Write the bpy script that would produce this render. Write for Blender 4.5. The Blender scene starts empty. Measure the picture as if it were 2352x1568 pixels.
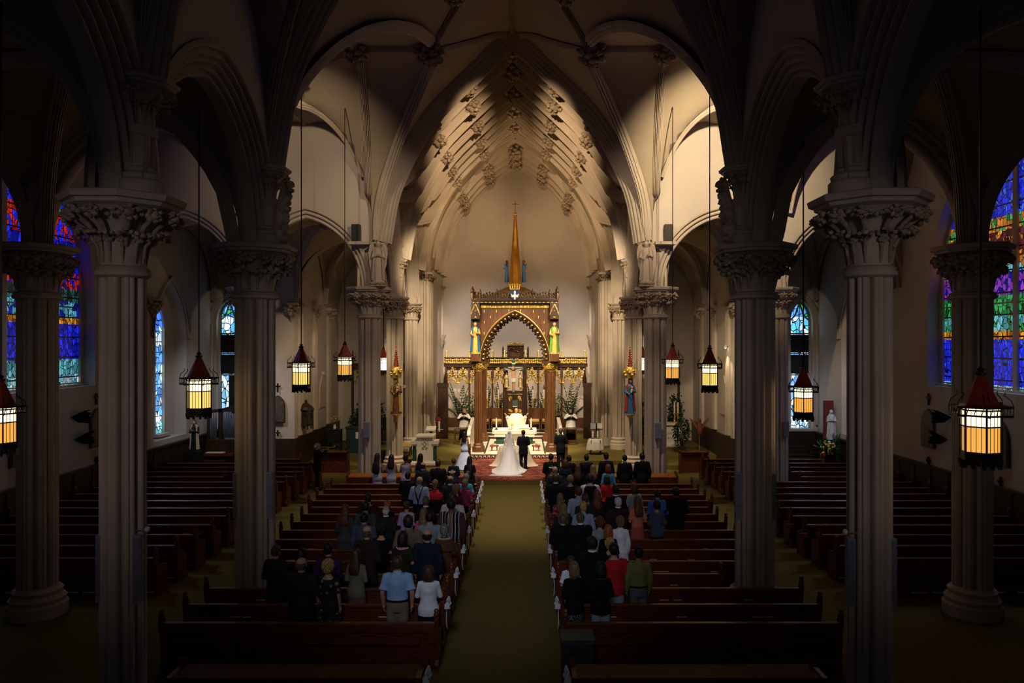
import bpy, math, random
from mathutils import Vector, Matrix, noise
PI = math.pi
S = bpy.context.scene
COL = S.collection
R = random.Random(7)
V = Vector
# ---- camera: stands on the choir gallery, looking down the nave (+Y) ----
F, CX, CZ, VX, VY = 1700.0, 0.35, 5.4, 1200.0, 789.0
def at(px, py, Y):
    """the place in the church, Y metres up the nave, that the photograph shows at px, py"""
    return V(((px - VX) * Y / F + CX, Y, CZ - (py - VY) * Y / F))
cam = bpy.data.cameras.new('camera'); camo = bpy.data.objects.new('camera', cam); COL.objects.link(camo)
camo.location = (CX, 0, CZ); camo.rotation_euler = (PI / 2, 0, 0)
cam.sensor_width = 36; cam.lens = 36 * F / 2352
cam.shift_x = -(VX - 1176) / 2352; cam.shift_y = (VY - 784) / 2352
cam.clip_start = 0.1; cam.clip_end = 200
S.camera = camo
S.view_settings.view_transform = 'Standard'; S.view_settings.look = 'None'
S.view_settings.gamma = 1; S.view_settings.use_curve_mapping = False
S.view_settings.exposure = 0
S.cycles.max_bounces = 5; S.cycles.diffuse_bounces = 2; S.cycles.glossy_bounces = 2
S.cycles.transmission_bounces = 3; S.cycles.transparent_max_bounces = 8
S.cycles.use_adaptive_sampling = True; S.cycles.adaptive_threshold = .05; S.cycles.sample_clamp_indirect = 4; S.cycles.caustics_reflective = False; S.cycles.caustics_refractive = False

# ---- mesh builder ----
class MB:
    def __init__(s): s.v = []; s.f = []
    def add(s, vs, fs, M=None):
        b = len(s.v)
        for p in vs: s.v.append(tuple(M @ V(p)) if M else tuple(p))
        for f in fs: s.f.append(tuple(b + i for i in f))
        return s
    def box(s, x0, x1, y0, y1, z0, z1, M=None):
        return s.add([(x0,y0,z0),(x1,y0,z0),(x1,y1,z0),(x0,y1,z0),(x0,y0,z1),(x1,y0,z1),(x1,y1,z1),(x0,y1,z1)],
                     [(3,2,1,0),(4,5,6,7),(0,1,5,4),(1,2,6,5),(2,3,7,6),(3,0,4,7)], M)
    def grid(s, rows, closed=False, cap0=False, cap1=False, M=None, flip=False):
        """rows: list of equal-length point lists"""
        n = len(rows[0]); vs = [p for r in rows for p in r]; fs = []
        m = n if closed else n - 1
        for i in range(len(rows) - 1):
            for j in range(m):
                a, b = i*n + j, i*n + (j+1) % n
                q = (a, b, b + n, a + n)
                fs.append(q[::-1] if flip else q)
        if cap0: fs.append(tuple(range(n))[::1 if flip else -1])
        if cap1: fs.append(tuple(range((len(rows)-1)*n, len(rows)*n))[::-1 if flip else 1])
        return s.add(vs, fs, M)
    def rings(s, rs, n=16, M=None, cap=True):
        """rs: (z, rx, ry[, cx, cy])"""
        rows = []
        for q in rs:
            z, rx, ry = q[:3]; cx, cy = (q[3], q[4]) if len(q) > 3 else (0, 0)
            rows.append([(cx + rx*math.cos(2*PI*k/n), cy + ry*math.sin(2*PI*k/n), z) for k in range(n)])
        return s.grid(rows, True, cap, cap, M)
    def lathe(s, prof, c=(0,0,0), n=16, M=None, lobe=None, rot=0):
        """prof: (r, z); lobe: f(angle) -> radius factor"""
        rows = []
        for r, z in prof:
            rows.append([(c[0] + r*(lobe(a) if lobe else 1)*math.cos(a+rot), c[1] + r*(lobe(a) if lobe else 1)*math.sin(a+rot), c[2] + z)
                         for a in [2*PI*k/n for k in range(n)]])
        return s.grid(rows, True, True, True, M)
    def tube(s, pts, rad, n=8, M=None, cap=True):
        pts = [V(p) for p in pts]; m = len(pts)
        if not hasattr(rad, '__len__'): rad = [rad] * m
        rows = []; up = None
        for i, p in enumerate(pts):
            t = (pts[min(i+1, m-1)] - pts[max(i-1, 0)]).normalized()
            if up is None:
                up = V((0,0,1)) if abs(t.z) < .9 else V((0,1,0))
            a = t.cross(up).normalized(); b = a.cross(t).normalized(); up = b
            r = rad[i]; ra, rb = r if hasattr(r, '__len__') else (r, r)
            rows.append([p + a*ra*math.cos(2*PI*k/n) + b*rb*math.sin(2*PI*k/n) for k in range(n)])
        return s.grid(rows, True, cap, cap, M, flip=True)
    def ball(s, c, r, n=8, m=6, sc=(1,1,1), M=None, jit=0, rnd=None):
        rows = []
        for i in range(m + 1):
            th = PI * (i + (.02 if i == 0 else -.02 if i == m else 0)) / m
            row = []
            for k in range(n):
                a = 2*PI*k/n; rr = r * (1 + (rnd or R).uniform(-jit, jit)) if jit else r
                row.append((c[0] + rr*sc[0]*math.sin(th)*math.cos(a), c[1] + rr*sc[1]*math.sin(th)*math.sin(a), c[2] - rr*sc[2]*math.cos(th)))
            rows.append(row)
        return s.grid(rows, True, True, True, M)
    def prism(s, poly, axis, d0, d1, M=None):
        """poly of 2-D points extruded along axis ('x','y','z')"""
        def mk(p, d): return (d, p[0], p[1]) if axis == 'x' else (p[0], d, p[1]) if axis == 'y' else (p[0], p[1], d)
        n = len(poly); vs = [mk(p, d0) for p in poly] + [mk(p, d1) for p in poly]
        fs = [tuple(range(n)), tuple(range(2*n-1, n-1, -1))] + [(i, i + n, (i+1) % n + n, (i+1) % n) for i in range(n)]
        return s.add(vs, fs, M)
    def merge(s, o, M=None): return s.add(o.v, o.f, M)
    def mesh(s, name, smooth=40):
        me = bpy.data.meshes.new(name); me.from_pydata(s.v, [], s.f); me.update()
        if smooth:
            me.polygons.foreach_set('use_smooth', [True] * len(me.polygons))
            if smooth < 180: me.set_sharp_from_angle(angle=math.radians(smooth))
        return me
    def build(s, name, mat=None, parent=None, smooth=40, loc=None):
        me = s.mesh(name, smooth); o = bpy.data.objects.new(name, me); COL.objects.link(o)
        if mat: me.materials.append(mat)
        if parent: o.parent = parent
        if loc: o.location = loc
        return o

def tag(o, label=None, cat=None, group=None, kind=None):
    if label: o['label'] = label
    if cat: o['category'] = cat
    if group: o['group'] = group
    if kind: o['kind'] = kind
    return o
def thing(name, label, cat, loc=(0,0,0), rz=0, group=None, kind='thing'):
    o = bpy.data.objects.new(name, None); COL.objects.link(o); o.empty_display_size = .1
    o.location = loc; o.rotation_euler = (0, 0, rz)
    return tag(o, label, cat, group, kind)
KIDS = {}
def copy_tree(o, parent=None):
    c = o.copy(); COL.objects.link(c)
    if parent: c.parent = parent
    for ch in list(o.children): copy_tree(ch, c)
    return c
def struct(name, mb, mat, smooth=40, parent=None, label=None):
    o = mb.build(name, mat, parent, smooth)
    if not parent:
        o['kind'] = 'structure'
    if label: o['label'] = label
    return o

# ---- materials ----
MATS = {}
def base_mat(name):
    m = bpy.data.materials.new(name); m.use_nodes = True
    nt = m.node_tree; b = nt.nodes['Principled BSDF']
    return m, nt, b
def N(nt, t, **kw):
    n = nt.nodes.new(t)
    for k, v in kw.items():
        if k.startswith('i_'):
            n.inputs[int(k[2:]) if k[2:].isdigit() else k[2:].replace('_', ' ')].default_value = v
        else: setattr(n, k, v)
    return n
def ramp(nt, pts, fac=None, interp='LINEAR'):
    n = nt.nodes.new('ShaderNodeValToRGB'); cr = n.color_ramp; cr.interpolation = interp
    while len(cr.elements) < len(pts): cr.elements.new(.5)
    for e, (p, c) in zip(cr.elements, pts):
        e.position = p; e.color = (*c, 1) if len(c) == 3 else c
    if fac is not None: nt.links.new(fac, n.inputs[0])
    return n
def M_(name, col, rough=.6, metal=0, var=.15, scale=6, bump=0, bscale=40, spec=.5, stretch=None, col2=None, gen=False, sheen=0):
    """plain procedural surface: base colour broken up by noise, optional bump"""
    if name in MATS: return MATS[name]
    m, nt, b = base_mat(name); L = nt.links.new
    tc = N(nt, 'ShaderNodeTexCoord'); src = tc.outputs['Object']
    if stretch:
        mp = N(nt, 'ShaderNodeMapping'); mp.inputs['Scale'].default_value = stretch; L(src, mp.inputs[0]); src = mp.outputs[0]
    n = N(nt, 'ShaderNodeTexNoise'); n.inputs['Scale'].default_value = scale; n.inputs['Detail'].default_value = 4; L(src, n.inputs['Vector'])
    c2 = col2 or tuple(max(0, c*(1-2*var)) for c in col)
    r = ramp(nt, [(.3, c2), (.7, tuple(min(1, c*(1+var)) for c in col) if not col2 else col)], n.outputs['Fac'])
    L(r.outputs[0], b.inputs['Base Color'])
    b.inputs['Roughness'].default_value = rough; b.inputs['Metallic'].default_value = metal
    b.inputs['Specular IOR Level'].default_value = spec
    if sheen: b.inputs['Sheen Weight'].default_value = sheen
    if bump:
        n2 = N(nt, 'ShaderNodeTexNoise'); n2.inputs['Scale'].default_value = bscale; n2.inputs['Detail'].default_value = 3; L(src, n2.inputs['Vector'])
        bp = N(nt, 'ShaderNodeBump'); bp.inputs['Strength'].default_value = bump; bp.inputs['Distance'].default_value = .02
        L(n2.outputs['Fac'], bp.inputs['Height']); L(bp.outputs[0], b.inputs['Normal'])
    MATS[name] = m; return m
def E_(name, col, strength):
    if name in MATS: return MATS[name]
    m, nt, b = base_mat(name)
    b.inputs['Base Color'].default_value = (*col, 1); b.inputs['Emission Color'].default_value = (*col, 1)
    b.inputs['Emission Strength'].default_value = strength
    MATS[name] = m; return m
STONE = M_('stone', (.60,.50,.40), .75, var=.08, scale=1.2, bump=.06, bscale=25, spec=.2)
CARVE = M_('carved_stone', (.50,.39,.29), .7, var=.2, scale=9, bump=.2, bscale=30, spec=.2)
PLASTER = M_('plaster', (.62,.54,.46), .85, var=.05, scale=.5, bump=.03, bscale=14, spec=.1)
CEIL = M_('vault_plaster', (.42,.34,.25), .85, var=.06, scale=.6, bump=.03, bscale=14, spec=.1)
PEW = M_('pew_wood', (.135,.030,.011), .38, var=.3, scale=7, stretch=(.6,6,6), bump=.05, bscale=30)
PEWTOP = M_('pew_rail_wood', (.18,.052,.017), .3, var=.25, scale=7, stretch=(.6,6,6))
WAIN = M_('wainscot_wood', (.045,.022,.013), .45, var=.3, scale=5, stretch=(6,6,.5))
OAK = M_('screen_wood', (.115,.045,.014), .42, var=.25, scale=6, stretch=(6,6,.6), bump=.05)
OAKD = M_('dark_screen_wood', (.05,.02,.008), .45, var=.3, scale=6, stretch=(6,6,.6))
GOLD = M_('gilding', (.92,.58,.14), .4, metal=.6, var=.2, scale=25, bump=.25, bscale=60)
BRASS = M_('brass', (.85,.58,.2), .25, metal=1, var=.1)
IRON = M_('black_iron', (.035,.03,.027), .45, metal=.6, var=.2)
CARPET = M_('carpet', (.17,.138,.042), .95, var=.05, scale=9, bump=.35, bscale=160, spec=.05)
MARBLE = M_('white_marble', (.80,.74,.64), .3, var=.07, scale=2.5)
WHITE = M_('white_cloth', (.82,.80,.76), .8, var=.03, bump=.1, bscale=12)
BLACK = M_('black_paint', (.012,.011,.011), .5, var=.2)
# ================= people =================
def remesh(mb, voxel, it=3, name='tmp'):
    """weld overlapping tubes and lofts into one continuous skin"""
    me = mb.mesh(name, 0); o = bpy.data.objects.new(name, me); COL.objects.link(o)
    m = o.modifiers.new('r', 'REMESH'); m.mode = 'VOXEL'; m.voxel_size = voxel
    if it: s = o.modifiers.new('s', 'SMOOTH'); s.factor = .5; s.iterations = it
    dg = bpy.context.evaluated_depsgraph_get(); ev = o.evaluated_get(dg)
    out = bpy.data.meshes.new_from_object(ev); bpy.data.objects.remove(o); bpy.data.meshes.remove(me)
    out.polygons.foreach_set('use_smooth', [True]*len(out.polygons)); return out
SHAPE = {'m': dict(sw=.19, cw=.178, ww=.152, hw=.165, ar=.048, bust=0), 'f': dict(sw=.158, cw=.148, ww=.122, hw=.17, ar=.038, bust=.03)}
def arm_pts(sx, pose, p):
    sw = p['sw']; sh = V((sx*(sw-.015), 0, 1.415))
    T = {'hang': ((sw+.045,-.03,1.13), (sw+.035,.04,.89)), 'clasp': ((sw+.055,-.03,1.14), (.07,.21,1.03)), 'book': ((sw+.04,.02,1.15), (.09,.27,1.20)),
         'orans': ((.33,.10,1.20), (.47,.22,1.42)), 'pray': ((.29,.06,1.17), (.035,.25,1.30)), 'horn': ((.25,.16,1.27), (.06,.33,1.47)), 'rail': ((sw+.05,.05,1.15), (sw-.02,.32,1.02))}[pose]
    e, w = [V((sx*a[0], a[1], a[2])) for a in T]; return sh, e, w
def hand(mb, w, d, inn, fan=.0, sc=1.0):
    """palm and five unequal bent fingers; d = along the hand, inn = towards the palm side"""
    d = V(d).normalized(); inn = V(inn).normalized(); lat = d.cross(inn).normalized(); inn = lat.cross(d)
    u = .01*sc; pe = w + d*u*8.5
    mb.tube([w - d*u*1.5, w + d*u*2, w + d*u*5.5, pe], [(u*2.3,u*1.9),(u*2.9,u*1.5),(u*3.9,u*1.4),(u*3.8,u*1.1)], 8) if False else mb.tube([w - d*u*1.5, w + d*u*3, pe], [u*2.3, u*2.7, u*2.6], 8)
    for j, (o, l) in enumerate(((-1.5,6.6),(-.5,7.6),(.5,7.1),(1.5,5.6))):
        b = pe + lat*u*1.9*o - d*u*1; dd = (d + lat*fan*o*.3).normalized()
        mb.tube([b, b + dd*u*l*.45 + inn*u*.4, b + dd*u*l*.8 + inn*u*1.4, b + dd*u*l + inn*u*2.4], [u*1.0, u*.95, u*.85, u*.55], 6)
    b = w + d*u*2.5 - lat*u*2.4
    mb.tube([b, b - lat*u*1.8 + d*u*2.2 + inn*u*.8, b - lat*u*2.3 + d*u*5 + inn*u*1.6], [u*1.3, u*1.1, u*.7], 6)
def head_lofts(mb, face=False):
    mb.tube([(0,-.01,1.44),(0,-.005,1.50),(0,.0,1.57)], [.062,.053,.055], 12)
    mb.rings([(1.525,.03,.03,0,.055),(1.535,.05,.055,0,.04),(1.565,.063,.078,0,.02),(1.605,.071,.092,0,.01),(1.65,.077,.099,0,.004),(1.695,.073,.094,0,-.002),(1.73,.052,.068,0,-.004),(1.75,.012,.016,0,-.004)], 18)
    for s in (-1,1): mb.ball((s*.078,-.005,1.625), .03, 8, 6, (.35,.75,1.1))
    mb.tube([(0,.098,1.655),(0,.115,1.622),(0,.10,1.61)], [.011,.016,.013], 6)
    mb.ball((0,.09,1.54), .026, 8, 6, (1,.8,.8)); mb.tube([(-.04,.092,1.672),(0,.1,1.675),(.04,.092,1.672)], .01, 6)
    mb.tube([(-.022,.093,1.583),(0,.1,1.583),(.022,.093,1.583)], .009, 6)
BODY = {}
def torso_rings(p, e=0, z0=.8, z1=1.5, neck=0):
    """(z, rx, ry, cx, cy) rings of the trunk, e = ease of a garment over it"""
    cw, ww, hw, b = p['cw'], p['ww'], p['hw'], p['bust']
    tab = [(.80,hw*.86,.10,0,0),(.88,hw*.98,.118,0,-.008),(.95,hw,.12,0,-.008),(1.02,(hw+ww)/2,.108,0,0),(1.10,ww,.098,0,.004),(1.2,ww+(cw-ww)*.55,.105,0,.004+b*.3),(1.30,cw,.114+b*.5,0,b*.5),(1.38,cw*1.0,.105,0,0),(1.425,cw*.88,.088,0,-.008),(1.455,cw*.62,.072,0,-.008),(1.485,.07+neck,.062+neck,0,-.008)]
    out = []
    for z, rx, ry, cx, cy in tab:
        if z0 - 1e-6 <= z <= z1: out.append((z, rx+e, ry+e, cx, cy))
    return out
def body_mesh(sex, pose, face=False, feet=True):
    key = (sex, pose)
    if key in BODY: return BODY[key]
    p = SHAPE[sex]; mb = MB(); mb.rings([(.77,.07,.06)] + [(z, rx-(.014 if z > 1.2 else .006), ry-(.014 if z > 1.2 else .006), cx, cy) for z, rx, ry, cx, cy in torso_rings(p)], 20); head_lofts(mb)
    for s in (-1,1):
        mb.tube([(s*.085,0,.90),(s*.09,.01,.70),(s*.09,.015,.49),(s*.092,-.015,.33),(s*.092,0,.09)], [.086,.076,.056,.055,.038], 12)
        mb.tube([(s*.092,-.05,.045),(s*.095,.05,.04),(s*.1,.16,.03)], [.038,.042,.03], 10)
        sh, e, w = arm_pts(s, pose, p); a = p['ar']
        mb.tube([sh + V((-s*.03,0,0)), sh, sh.lerp(e,.5), e, e.lerp(w,.4), w], [a*.8,a*.98,a*.92,a*.82,a*.8,a*.56], 12)
    me = remesh(mb, .0125, 2, 'body')
    h = MB(); h.v = [tuple(v.co) for v in me.vertices]; h.f = [tuple(q.vertices) for q in me.polygons]
    for s in (-1,1):
        sh, e, w = arm_pts(s, pose, p); d = (w-e).normalized()
        inn = V((-s,.1,0)) if pose in ('hang','pray') else V((-s*.3,-.2,-1)) if pose in ('clasp','book','rail') else V((-s*.5,-.6,0))
        if pose == 'clasp': d = (d + V((-s*.9,.1,-.2))).normalized()
        if pose == 'pray': d = V((-s*.05,.1,1)).normalized()
        hand(h, w, d, inn, .8 if pose == 'orans' else .1, .95 if sex == 'm' else .85)
    BODY[key] = h.mesh('body', 180); return BODY[key]
GARM = {}
def garment(sex, pose, kind):
    key = (sex, pose, kind)
    if key in GARM: return GARM[key]
    p = SHAPE[sex]; mb = MB(); a = p['ar']
    def sleeves(f0, ease, flare=0):
        for s in (-1,1):
            sh, e, w = arm_pts(s, pose, p); pts = [sh + V((-s*.05,0,0)), sh, sh.lerp(e,.5), e, e.lerp(w,.5), w]; rr = [a*1.1+ease, a*1.18+ease, a*1.0+ease, a*.92+ease, a*.82+ease+flare*.5, a*.64+ease+flare]
            if f0 == 'short': pts, rr = pts[:3] + [sh.lerp(e,.82)], rr[:3] + [a*1.1+ease+.012]
            if f0 == 'cap': pts, rr = pts[:2] + [sh.lerp(e,.3)], rr[:2] + [a*1.1+ease]
            mb.tube(pts, rr, 12)
    if kind in ('jacket', 'coat'):
        mb.rings([(.70,p['hw']+.035,.145),(.78,p['hw']+.032,.142)] + torso_rings(p, .026, .86, 1.46), 24); sleeves('long', .018)
        for s in (-1,1): sh = arm_pts(s, pose, p)[0]; mb.ball(sh + V((-s*.01,0,.012)), a*1.35, 10, 8, (1.1,1,.8))
        mb.rings([(1.44,.085,.08,0,-.01),(1.49,.072,.07,0,-.012),(1.505,.068,.066,0,-.012)], 16)
    elif kind in ('shirt', 'sweater', 'blouse'):
        lo = 1.0 if kind == 'shirt' else .84
        mb.rings(([(lo-.01,(p['hw']+p['ww'])/2+.012,.118)] if kind == 'shirt' else [(lo-.03,p['hw']+.02,.138)]) + torso_rings(p, .017 if kind == 'shirt' else .022, lo, 1.46), 24); sleeves('short' if kind == 'shirt' else 'long', .012)
        if kind == 'shirt': mb.rings([(1.45,.085,.078,0,-.01),(1.495,.066,.064,0,-.01),(1.51,.064,.062,0,-.01)], 16)
    elif kind == 'longshirt':
        mb.rings([(.99,(p['hw']+p['ww'])/2+.012,.118)] + torso_rings(p, .02, 1.0, 1.46), 24); sleeves('long', .012); mb.rings([(1.45,.085,.078,0,-.01),(1.5,.066,.064,0,-.01),(1.512,.064,.062,0,-.01)], 16)
    elif kind == 'vest': mb.rings([(.84,p['hw']+.02,.135)] + torso_rings(p, .024, .86, 1.46), 24)
    elif kind in ('dress', 'sheath', 'gown'):
        hem = {'dress': [(.48,.235,.17),(.7,.215,.155)], 'sheath': [(.46,.19,.15),(.7,.19,.145)], 'gown': [(.03,.46,.42,0,-.05),(.25,.38,.33,0,-.03),(.55,.28,.22)]}[kind]
        mb.rings(hem + torso_rings(p, .014, .8, 1.44 if kind == 'dress' else 1.31 if kind == 'gown' else 1.42), 28)
        if kind == 'dress': sleeves('short', .01)
    elif kind == 'skirt': mb.rings([(.42,.215,.165),(.6,.205,.155),(.8,p['hw']+.02,.135),(.92,p['hw']+.014,.13),(1.02,p['ww']+.02,.11)], 24)
    elif kind == 'trousers':
        mb.rings([(.8,p['hw']*.9,.11),(.88,p['hw']+.012,.128),(.96,p['hw']+.012,.128),(1.03,(p['hw']+p['ww'])/2+.012,.115)], 20)
        for s in (-1,1): mb.tube([(s*.082,0,.92),(s*.09,.005,.7),(s*.092,.01,.48),(s*.094,0,.25),(s*.095,.0,.06)], [.102,.092,.078,.07,.068], 12)
    elif kind == 'cassock': mb.rings([(.03,.30,.24),(.4,.25,.19),(.8,.2,.15)] + torso_rings(p, .02, .86, 1.46), 28); sleeves('long', .014, .02); mb.rings([(1.45,.085,.078,0,-.01),(1.515,.062,.062,0,0)], 14)
    elif kind == 'surplice':
        mb.rings([(.78,.27,.2),(.95,.245,.185),(1.15,.225,.165)] + torso_rings(p, .045, 1.28, 1.44), 28)
        for s in (-1,1): sh, e, w = arm_pts(s, pose, p); mb.tube([sh + V((-s*.05,0,0)), sh, sh.lerp(e,.6), e.lerp(w,.1)], [a+.03,a+.035,a+.05,a+.07], 12)
    elif kind == 'chasuble':
        mb.rings([(.45,.28,.22),(.8,.30,.22),(1.1,.27,.2),(1.28,.25,.17),(1.38,.21,.14),(1.44,.14,.1),(1.5,.08,.08)], 28)
        for s in (-1,1):
            sh, e, w = arm_pts(s, pose, p); mb.tube([sh + V((-s*.06,0,0)), sh, e, e.lerp(w,.75)], [.075,.085,.095,.085], 12)
            rows = [[sh.lerp(e,t)*1.0, V((s*(.2+.2*t), .03+.06*t, 1.15-.1*t)), V((s*(.2+.2*t), .05+.04*t, .72))] for t in (0,.5,1)]
            mb.tube([e.lerp(w,.5), e + V((0,0,-.15)), e + V((-s*.04,-.02,-.42))], [(.10,.05),(.11,.06),(.09,.05)], 10); mb.tube([sh.lerp(e,.6), sh.lerp(e,.6) + V((-s*.03,0,-.5))], [.09,.09], 10)
    elif kind == 'collar': mb.rings([(1.475,.071,.069,0,-.008),(1.52,.066,.064,0,-.004)], 18); GARM[key] = mb.mesh(kind, 60); return GARM[key]
    elif kind == 'shoes':
        for s in (-1,1): mb.tube([(s*.093,-.07,.045),(s*.094,0,.06),(s*.096,.09,.045),(s*.1,.18,.035)], [.036,.052,.046,.034], 10)
    elif kind == 'belt': mb.rings([(.985,(p['hw']+p['ww'])/2+.026,.13),(1.02,(p['hw']+p['ww'])/2+.024,.126)], 20); GARM[key] = mb.mesh(kind, 60); return GARM[key]
    elif kind == 'suspenders':
        for s in (-1,1): mb.tube([(s*.09,.09,1.40),(s*.105,.0,1.475),(s*.095,-.085,1.44),(s*.055,-.135,1.28),(s*.02,-.125,1.12),(0,-.125,1.08)], [(.02,.012)]*6, 6)
        mb.tube([(0,-.125,1.1),(0,-.135,1.0)], [(.02,.012)]*2, 6); GARM[key] = mb.mesh(kind, 60); return GARM[key]
    elif kind == 'shawl': mb.rings([(1.2,p['sw']+.09,.17),(1.3,p['sw']+.085,.165),(1.4,p['sw']+.05,.14),(1.46,.12,.1),(1.49,.085,.085)], 24)
    me = remesh(mb, .016, 2, kind); GARM[key] = me; return me
HAIR = {}
def hair_mesh(style):
    if style in HAIR: return HAIR[style]
    top = {'short': [(1.565,.055,.035,0,-.06),(1.60,.077,.066,0,-.04),(1.65,.086,.094,0,-.016),(1.70,.082,.098,0,-.008),(1.74,.058,.074,0,-.004),(1.765,.014,.018,0,-.004)],
           'bald': [(1.565,.055,.035,0,-.06),(1.60,.079,.068,0,-.04),(1.645,.083,.082,0,-.03),(1.672,.07,.07,0,-.04)],
           'crop': [(1.545,.062,.04,0,-.055),(1.59,.088,.075,0,-.04),(1.65,.097,.104,0,-.018),(1.71,.09,.106,0,-.01),(1.755,.064,.082,0,-.008),(1.785,.014,.018,0,-.004)],
           'bob': [(1.475,.085,.045,0,-.055),(1.52,.103,.072,0,-.05),(1.59,.104,.096,0,-.034),(1.66,.097,.106,0,-.018),(1.72,.082,.1,0,-.01),(1.76,.05,.066,0,-.006),(1.775,.012,.014)],
           'long': [(1.27,.07,.018,0,-.125),(1.31,.11,.034,0,-.12),(1.42,.118,.052,0,-.10),(1.50,.11,.07,0,-.07),(1.58,.1,.09,0,-.04),(1.66,.093,.104,0,-.018),(1.72,.08,.098,0,-.01),(1.76,.05,.066,0,-.006),(1.775,.012,.014)],
           'xlong': [(1.08,.08,.02,0,-.135),(1.12,.12,.035,0,-.14),(1.3,.125,.045,0,-.135),(1.42,.118,.055,0,-.11),(1.50,.1,.066,0,-.07),(1.58,.098,.09,0,-.04),(1.66,.091,.104,0,-.018),(1.72,.08,.098,0,-.01),(1.76,.05,.066,0,-.006),(1.775,.012,.014)]}
    base = {'bun': 'short', 'curly': 'crop'}.get(style, style); rnd = random.Random(len(style)*7); mb = MB(); rows = []; n = 36
    rr = top[base]; fine = []
    for (a, b) in zip(rr, rr[1:]):
        for j in range(3): fine.append(tuple(x + (y-x)*j/3 for x, y in zip((list(a)+[0,0])[:5], (list(b)+[0,0])[:5])))
    fine.append((list(rr[-1])+[0,0])[:5])
    for i, (z, rx, ry, cx, cy) in enumerate(fine):
        rows.append([(cx + rx*f*math.cos(t), cy + ry*f*math.sin(t), z + .004*math.sin(5*t)) for t, f in [(2*PI*k/n, 1 + .035*math.sin(k*2.1 + i*.35) + .02*math.sin(k*.9 - i*.2)) for k in range(n)]])
    mb.grid(rows, True, True, True)
    if style == 'bun': mb.ball((0,-.115,1.66), .055, 12, 8, (1,.8,.9), None, .06, rnd)
    if style == 'curly':
        for i in range(70):
            a = i*2.39996; h = 1 - 1.55*i/70; q = math.sqrt(max(0,1-h*h)); x, y, z = .093*q*math.cos(a), -.02 + .1*q*math.sin(a), 1.665 + .11*h
            if y > .05 and z < 1.72: continue
            mb.ball((x,y,z), rnd.uniform(.018,.028), 6, 5)
    me = mb.mesh('hair', 70); HAIR[style] = me; return me
def cloth(name, col, **kw): return M_('cloth_' + name, col, kw.pop('rough', .85), var=kw.pop('var', .08), scale=kw.pop('scale', 8), bump=.12, bscale=18, spec=.15, **kw)
def hairm(name, col): return M_('hair_' + name, col, .5, var=.45, scale=60, stretch=(1,1,.12), spec=.35)
SKIN = M_('skin', (.52,.28,.18), .55, var=.08, scale=10, spec=.3); SKIN2 = M_('skin_tan', (.36,.18,.10), .55, var=.08, scale=10, spec=.3); SKIN3 = M_('skin_brown', (.13,.06,.035), .5, var=.08, scale=10, spec=.3)
HC = {'dark': hairm('dark', (.022,.014,.010)), 'black': hairm('black', (.010,.008,.009)), 'brown': hairm('brown', (.075,.035,.016)), 'auburn': hairm('auburn', (.16,.05,.018)), 'red': hairm('red', (.36,.10,.025)),
      'blond': hairm('blond', (.50,.30,.10)), 'light': hairm('light', (.22,.125,.05)), 'grey': hairm('grey', (.22,.20,.18)), 'white': hairm('white', (.70,.66,.62)), 'greybrown': hairm('greybrown', (.12,.09,.065))}
def setmat(o, m):
    if len(o.data.materials) == 0: o.data.materials.append(None)
    o.material_slots[0].link = 'OBJECT'; o.material_slots[0].material = m
def part_of(root, name, me, m):
    o = bpy.data.objects.new(name, me); COL.objects.link(o); o.parent = root; setmat(o, m); return o
def person(label, loc, H, sex, pose, hair, hc, wear, rz=0, skin=SKIN, wide=1.0, group=None, face=False):
    """body is one continuous mesh; hair and clothes are its children. wear: list of (garment, material)"""
    o = bpy.data.objects.new('person', body_mesh(sex, pose)); COL.objects.link(o); setmat(o, skin)
    s = H/1.775; o.scale = (s*wide, s*wide, s); o.location = loc; o.rotation_euler = (0,0,rz); tag(o, label, 'person', group, 'thing')
    if hair: part_of(o, 'hair', hair_mesh(hair), HC[hc])
    for kind, m in wear: part_of(o, kind if kind not in ('longshirt',) else 'shirt', garment(sex, pose, kind), m)
    if face:
        for x in (-.03,.03):
            mb = MB(); mb.ball((x,.093,1.648), .011, 8, 6); mb.build('eye', M_('eye_white', (.6,.58,.55), .3), o); mb = MB(); mb.ball((x,.101,1.648), .006, 6, 5); mb.build('iris', BLACK, o)
        mb = MB(); mb.tube([(-.024,.1,1.582),(0,.106,1.58),(.024,.1,1.582)], .0045, 5); mb.build('mouth', M_('lips', (.35,.12,.1), .5), o)
    return o
# ================= architecture =================
W = 5.0                                  # nave arcade lines stand at x = +-W
Y1, Y2, Y3, Y4, Y5, YA = 9.92, 14.81, 25.9, 31.0, 35.6, 37.1
ZC, ZU = 7.35, 8.9                       # abacus top of the columns, springing of the high vaults
XO, XW = 9.35, 13.5                      # outer columns, outer walls
def pointed(s, half, rise):
    s = min(abs(s), half); Rr = (half*half + rise*rise) / (2*half); c = Rr - half
    return math.sqrt(max(0, Rr*Rr - (s + c)**2))
_ZN = [(0,16.2),(.7,15.72),(1.33,15.1),(2.1,14.38),(2.93,13.5),(3.6,12.5),(4.15,11.4),(4.5,10.4),(4.75,8.9)]
def interp(tab, x):
    n = len(tab)
    for i in range(n - 1):
        if x <= tab[i+1][0]:
            x0, y0 = tab[i]; x1, y1 = tab[i+1]; t = (x - x0) / (x1 - x0)
            m0 = (y1 - (tab[i-1][1] if i else y0)) / (x1 - (tab[i-1][0] if i else x0))
            m1 = ((tab[i+2][1] if i+2 < n else y1) - y0) / ((tab[i+2][0] if i+2 < n else x1) - x0)
            h = x1 - x0; t2, t3 = t*t, t*t*t
            return (2*t3-3*t2+1)*y0 + (t3-2*t2+t)*h*m0 + (-2*t3+3*t2)*y1 + (t3-t2)*h*m1
    return tab[-1][1]
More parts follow.
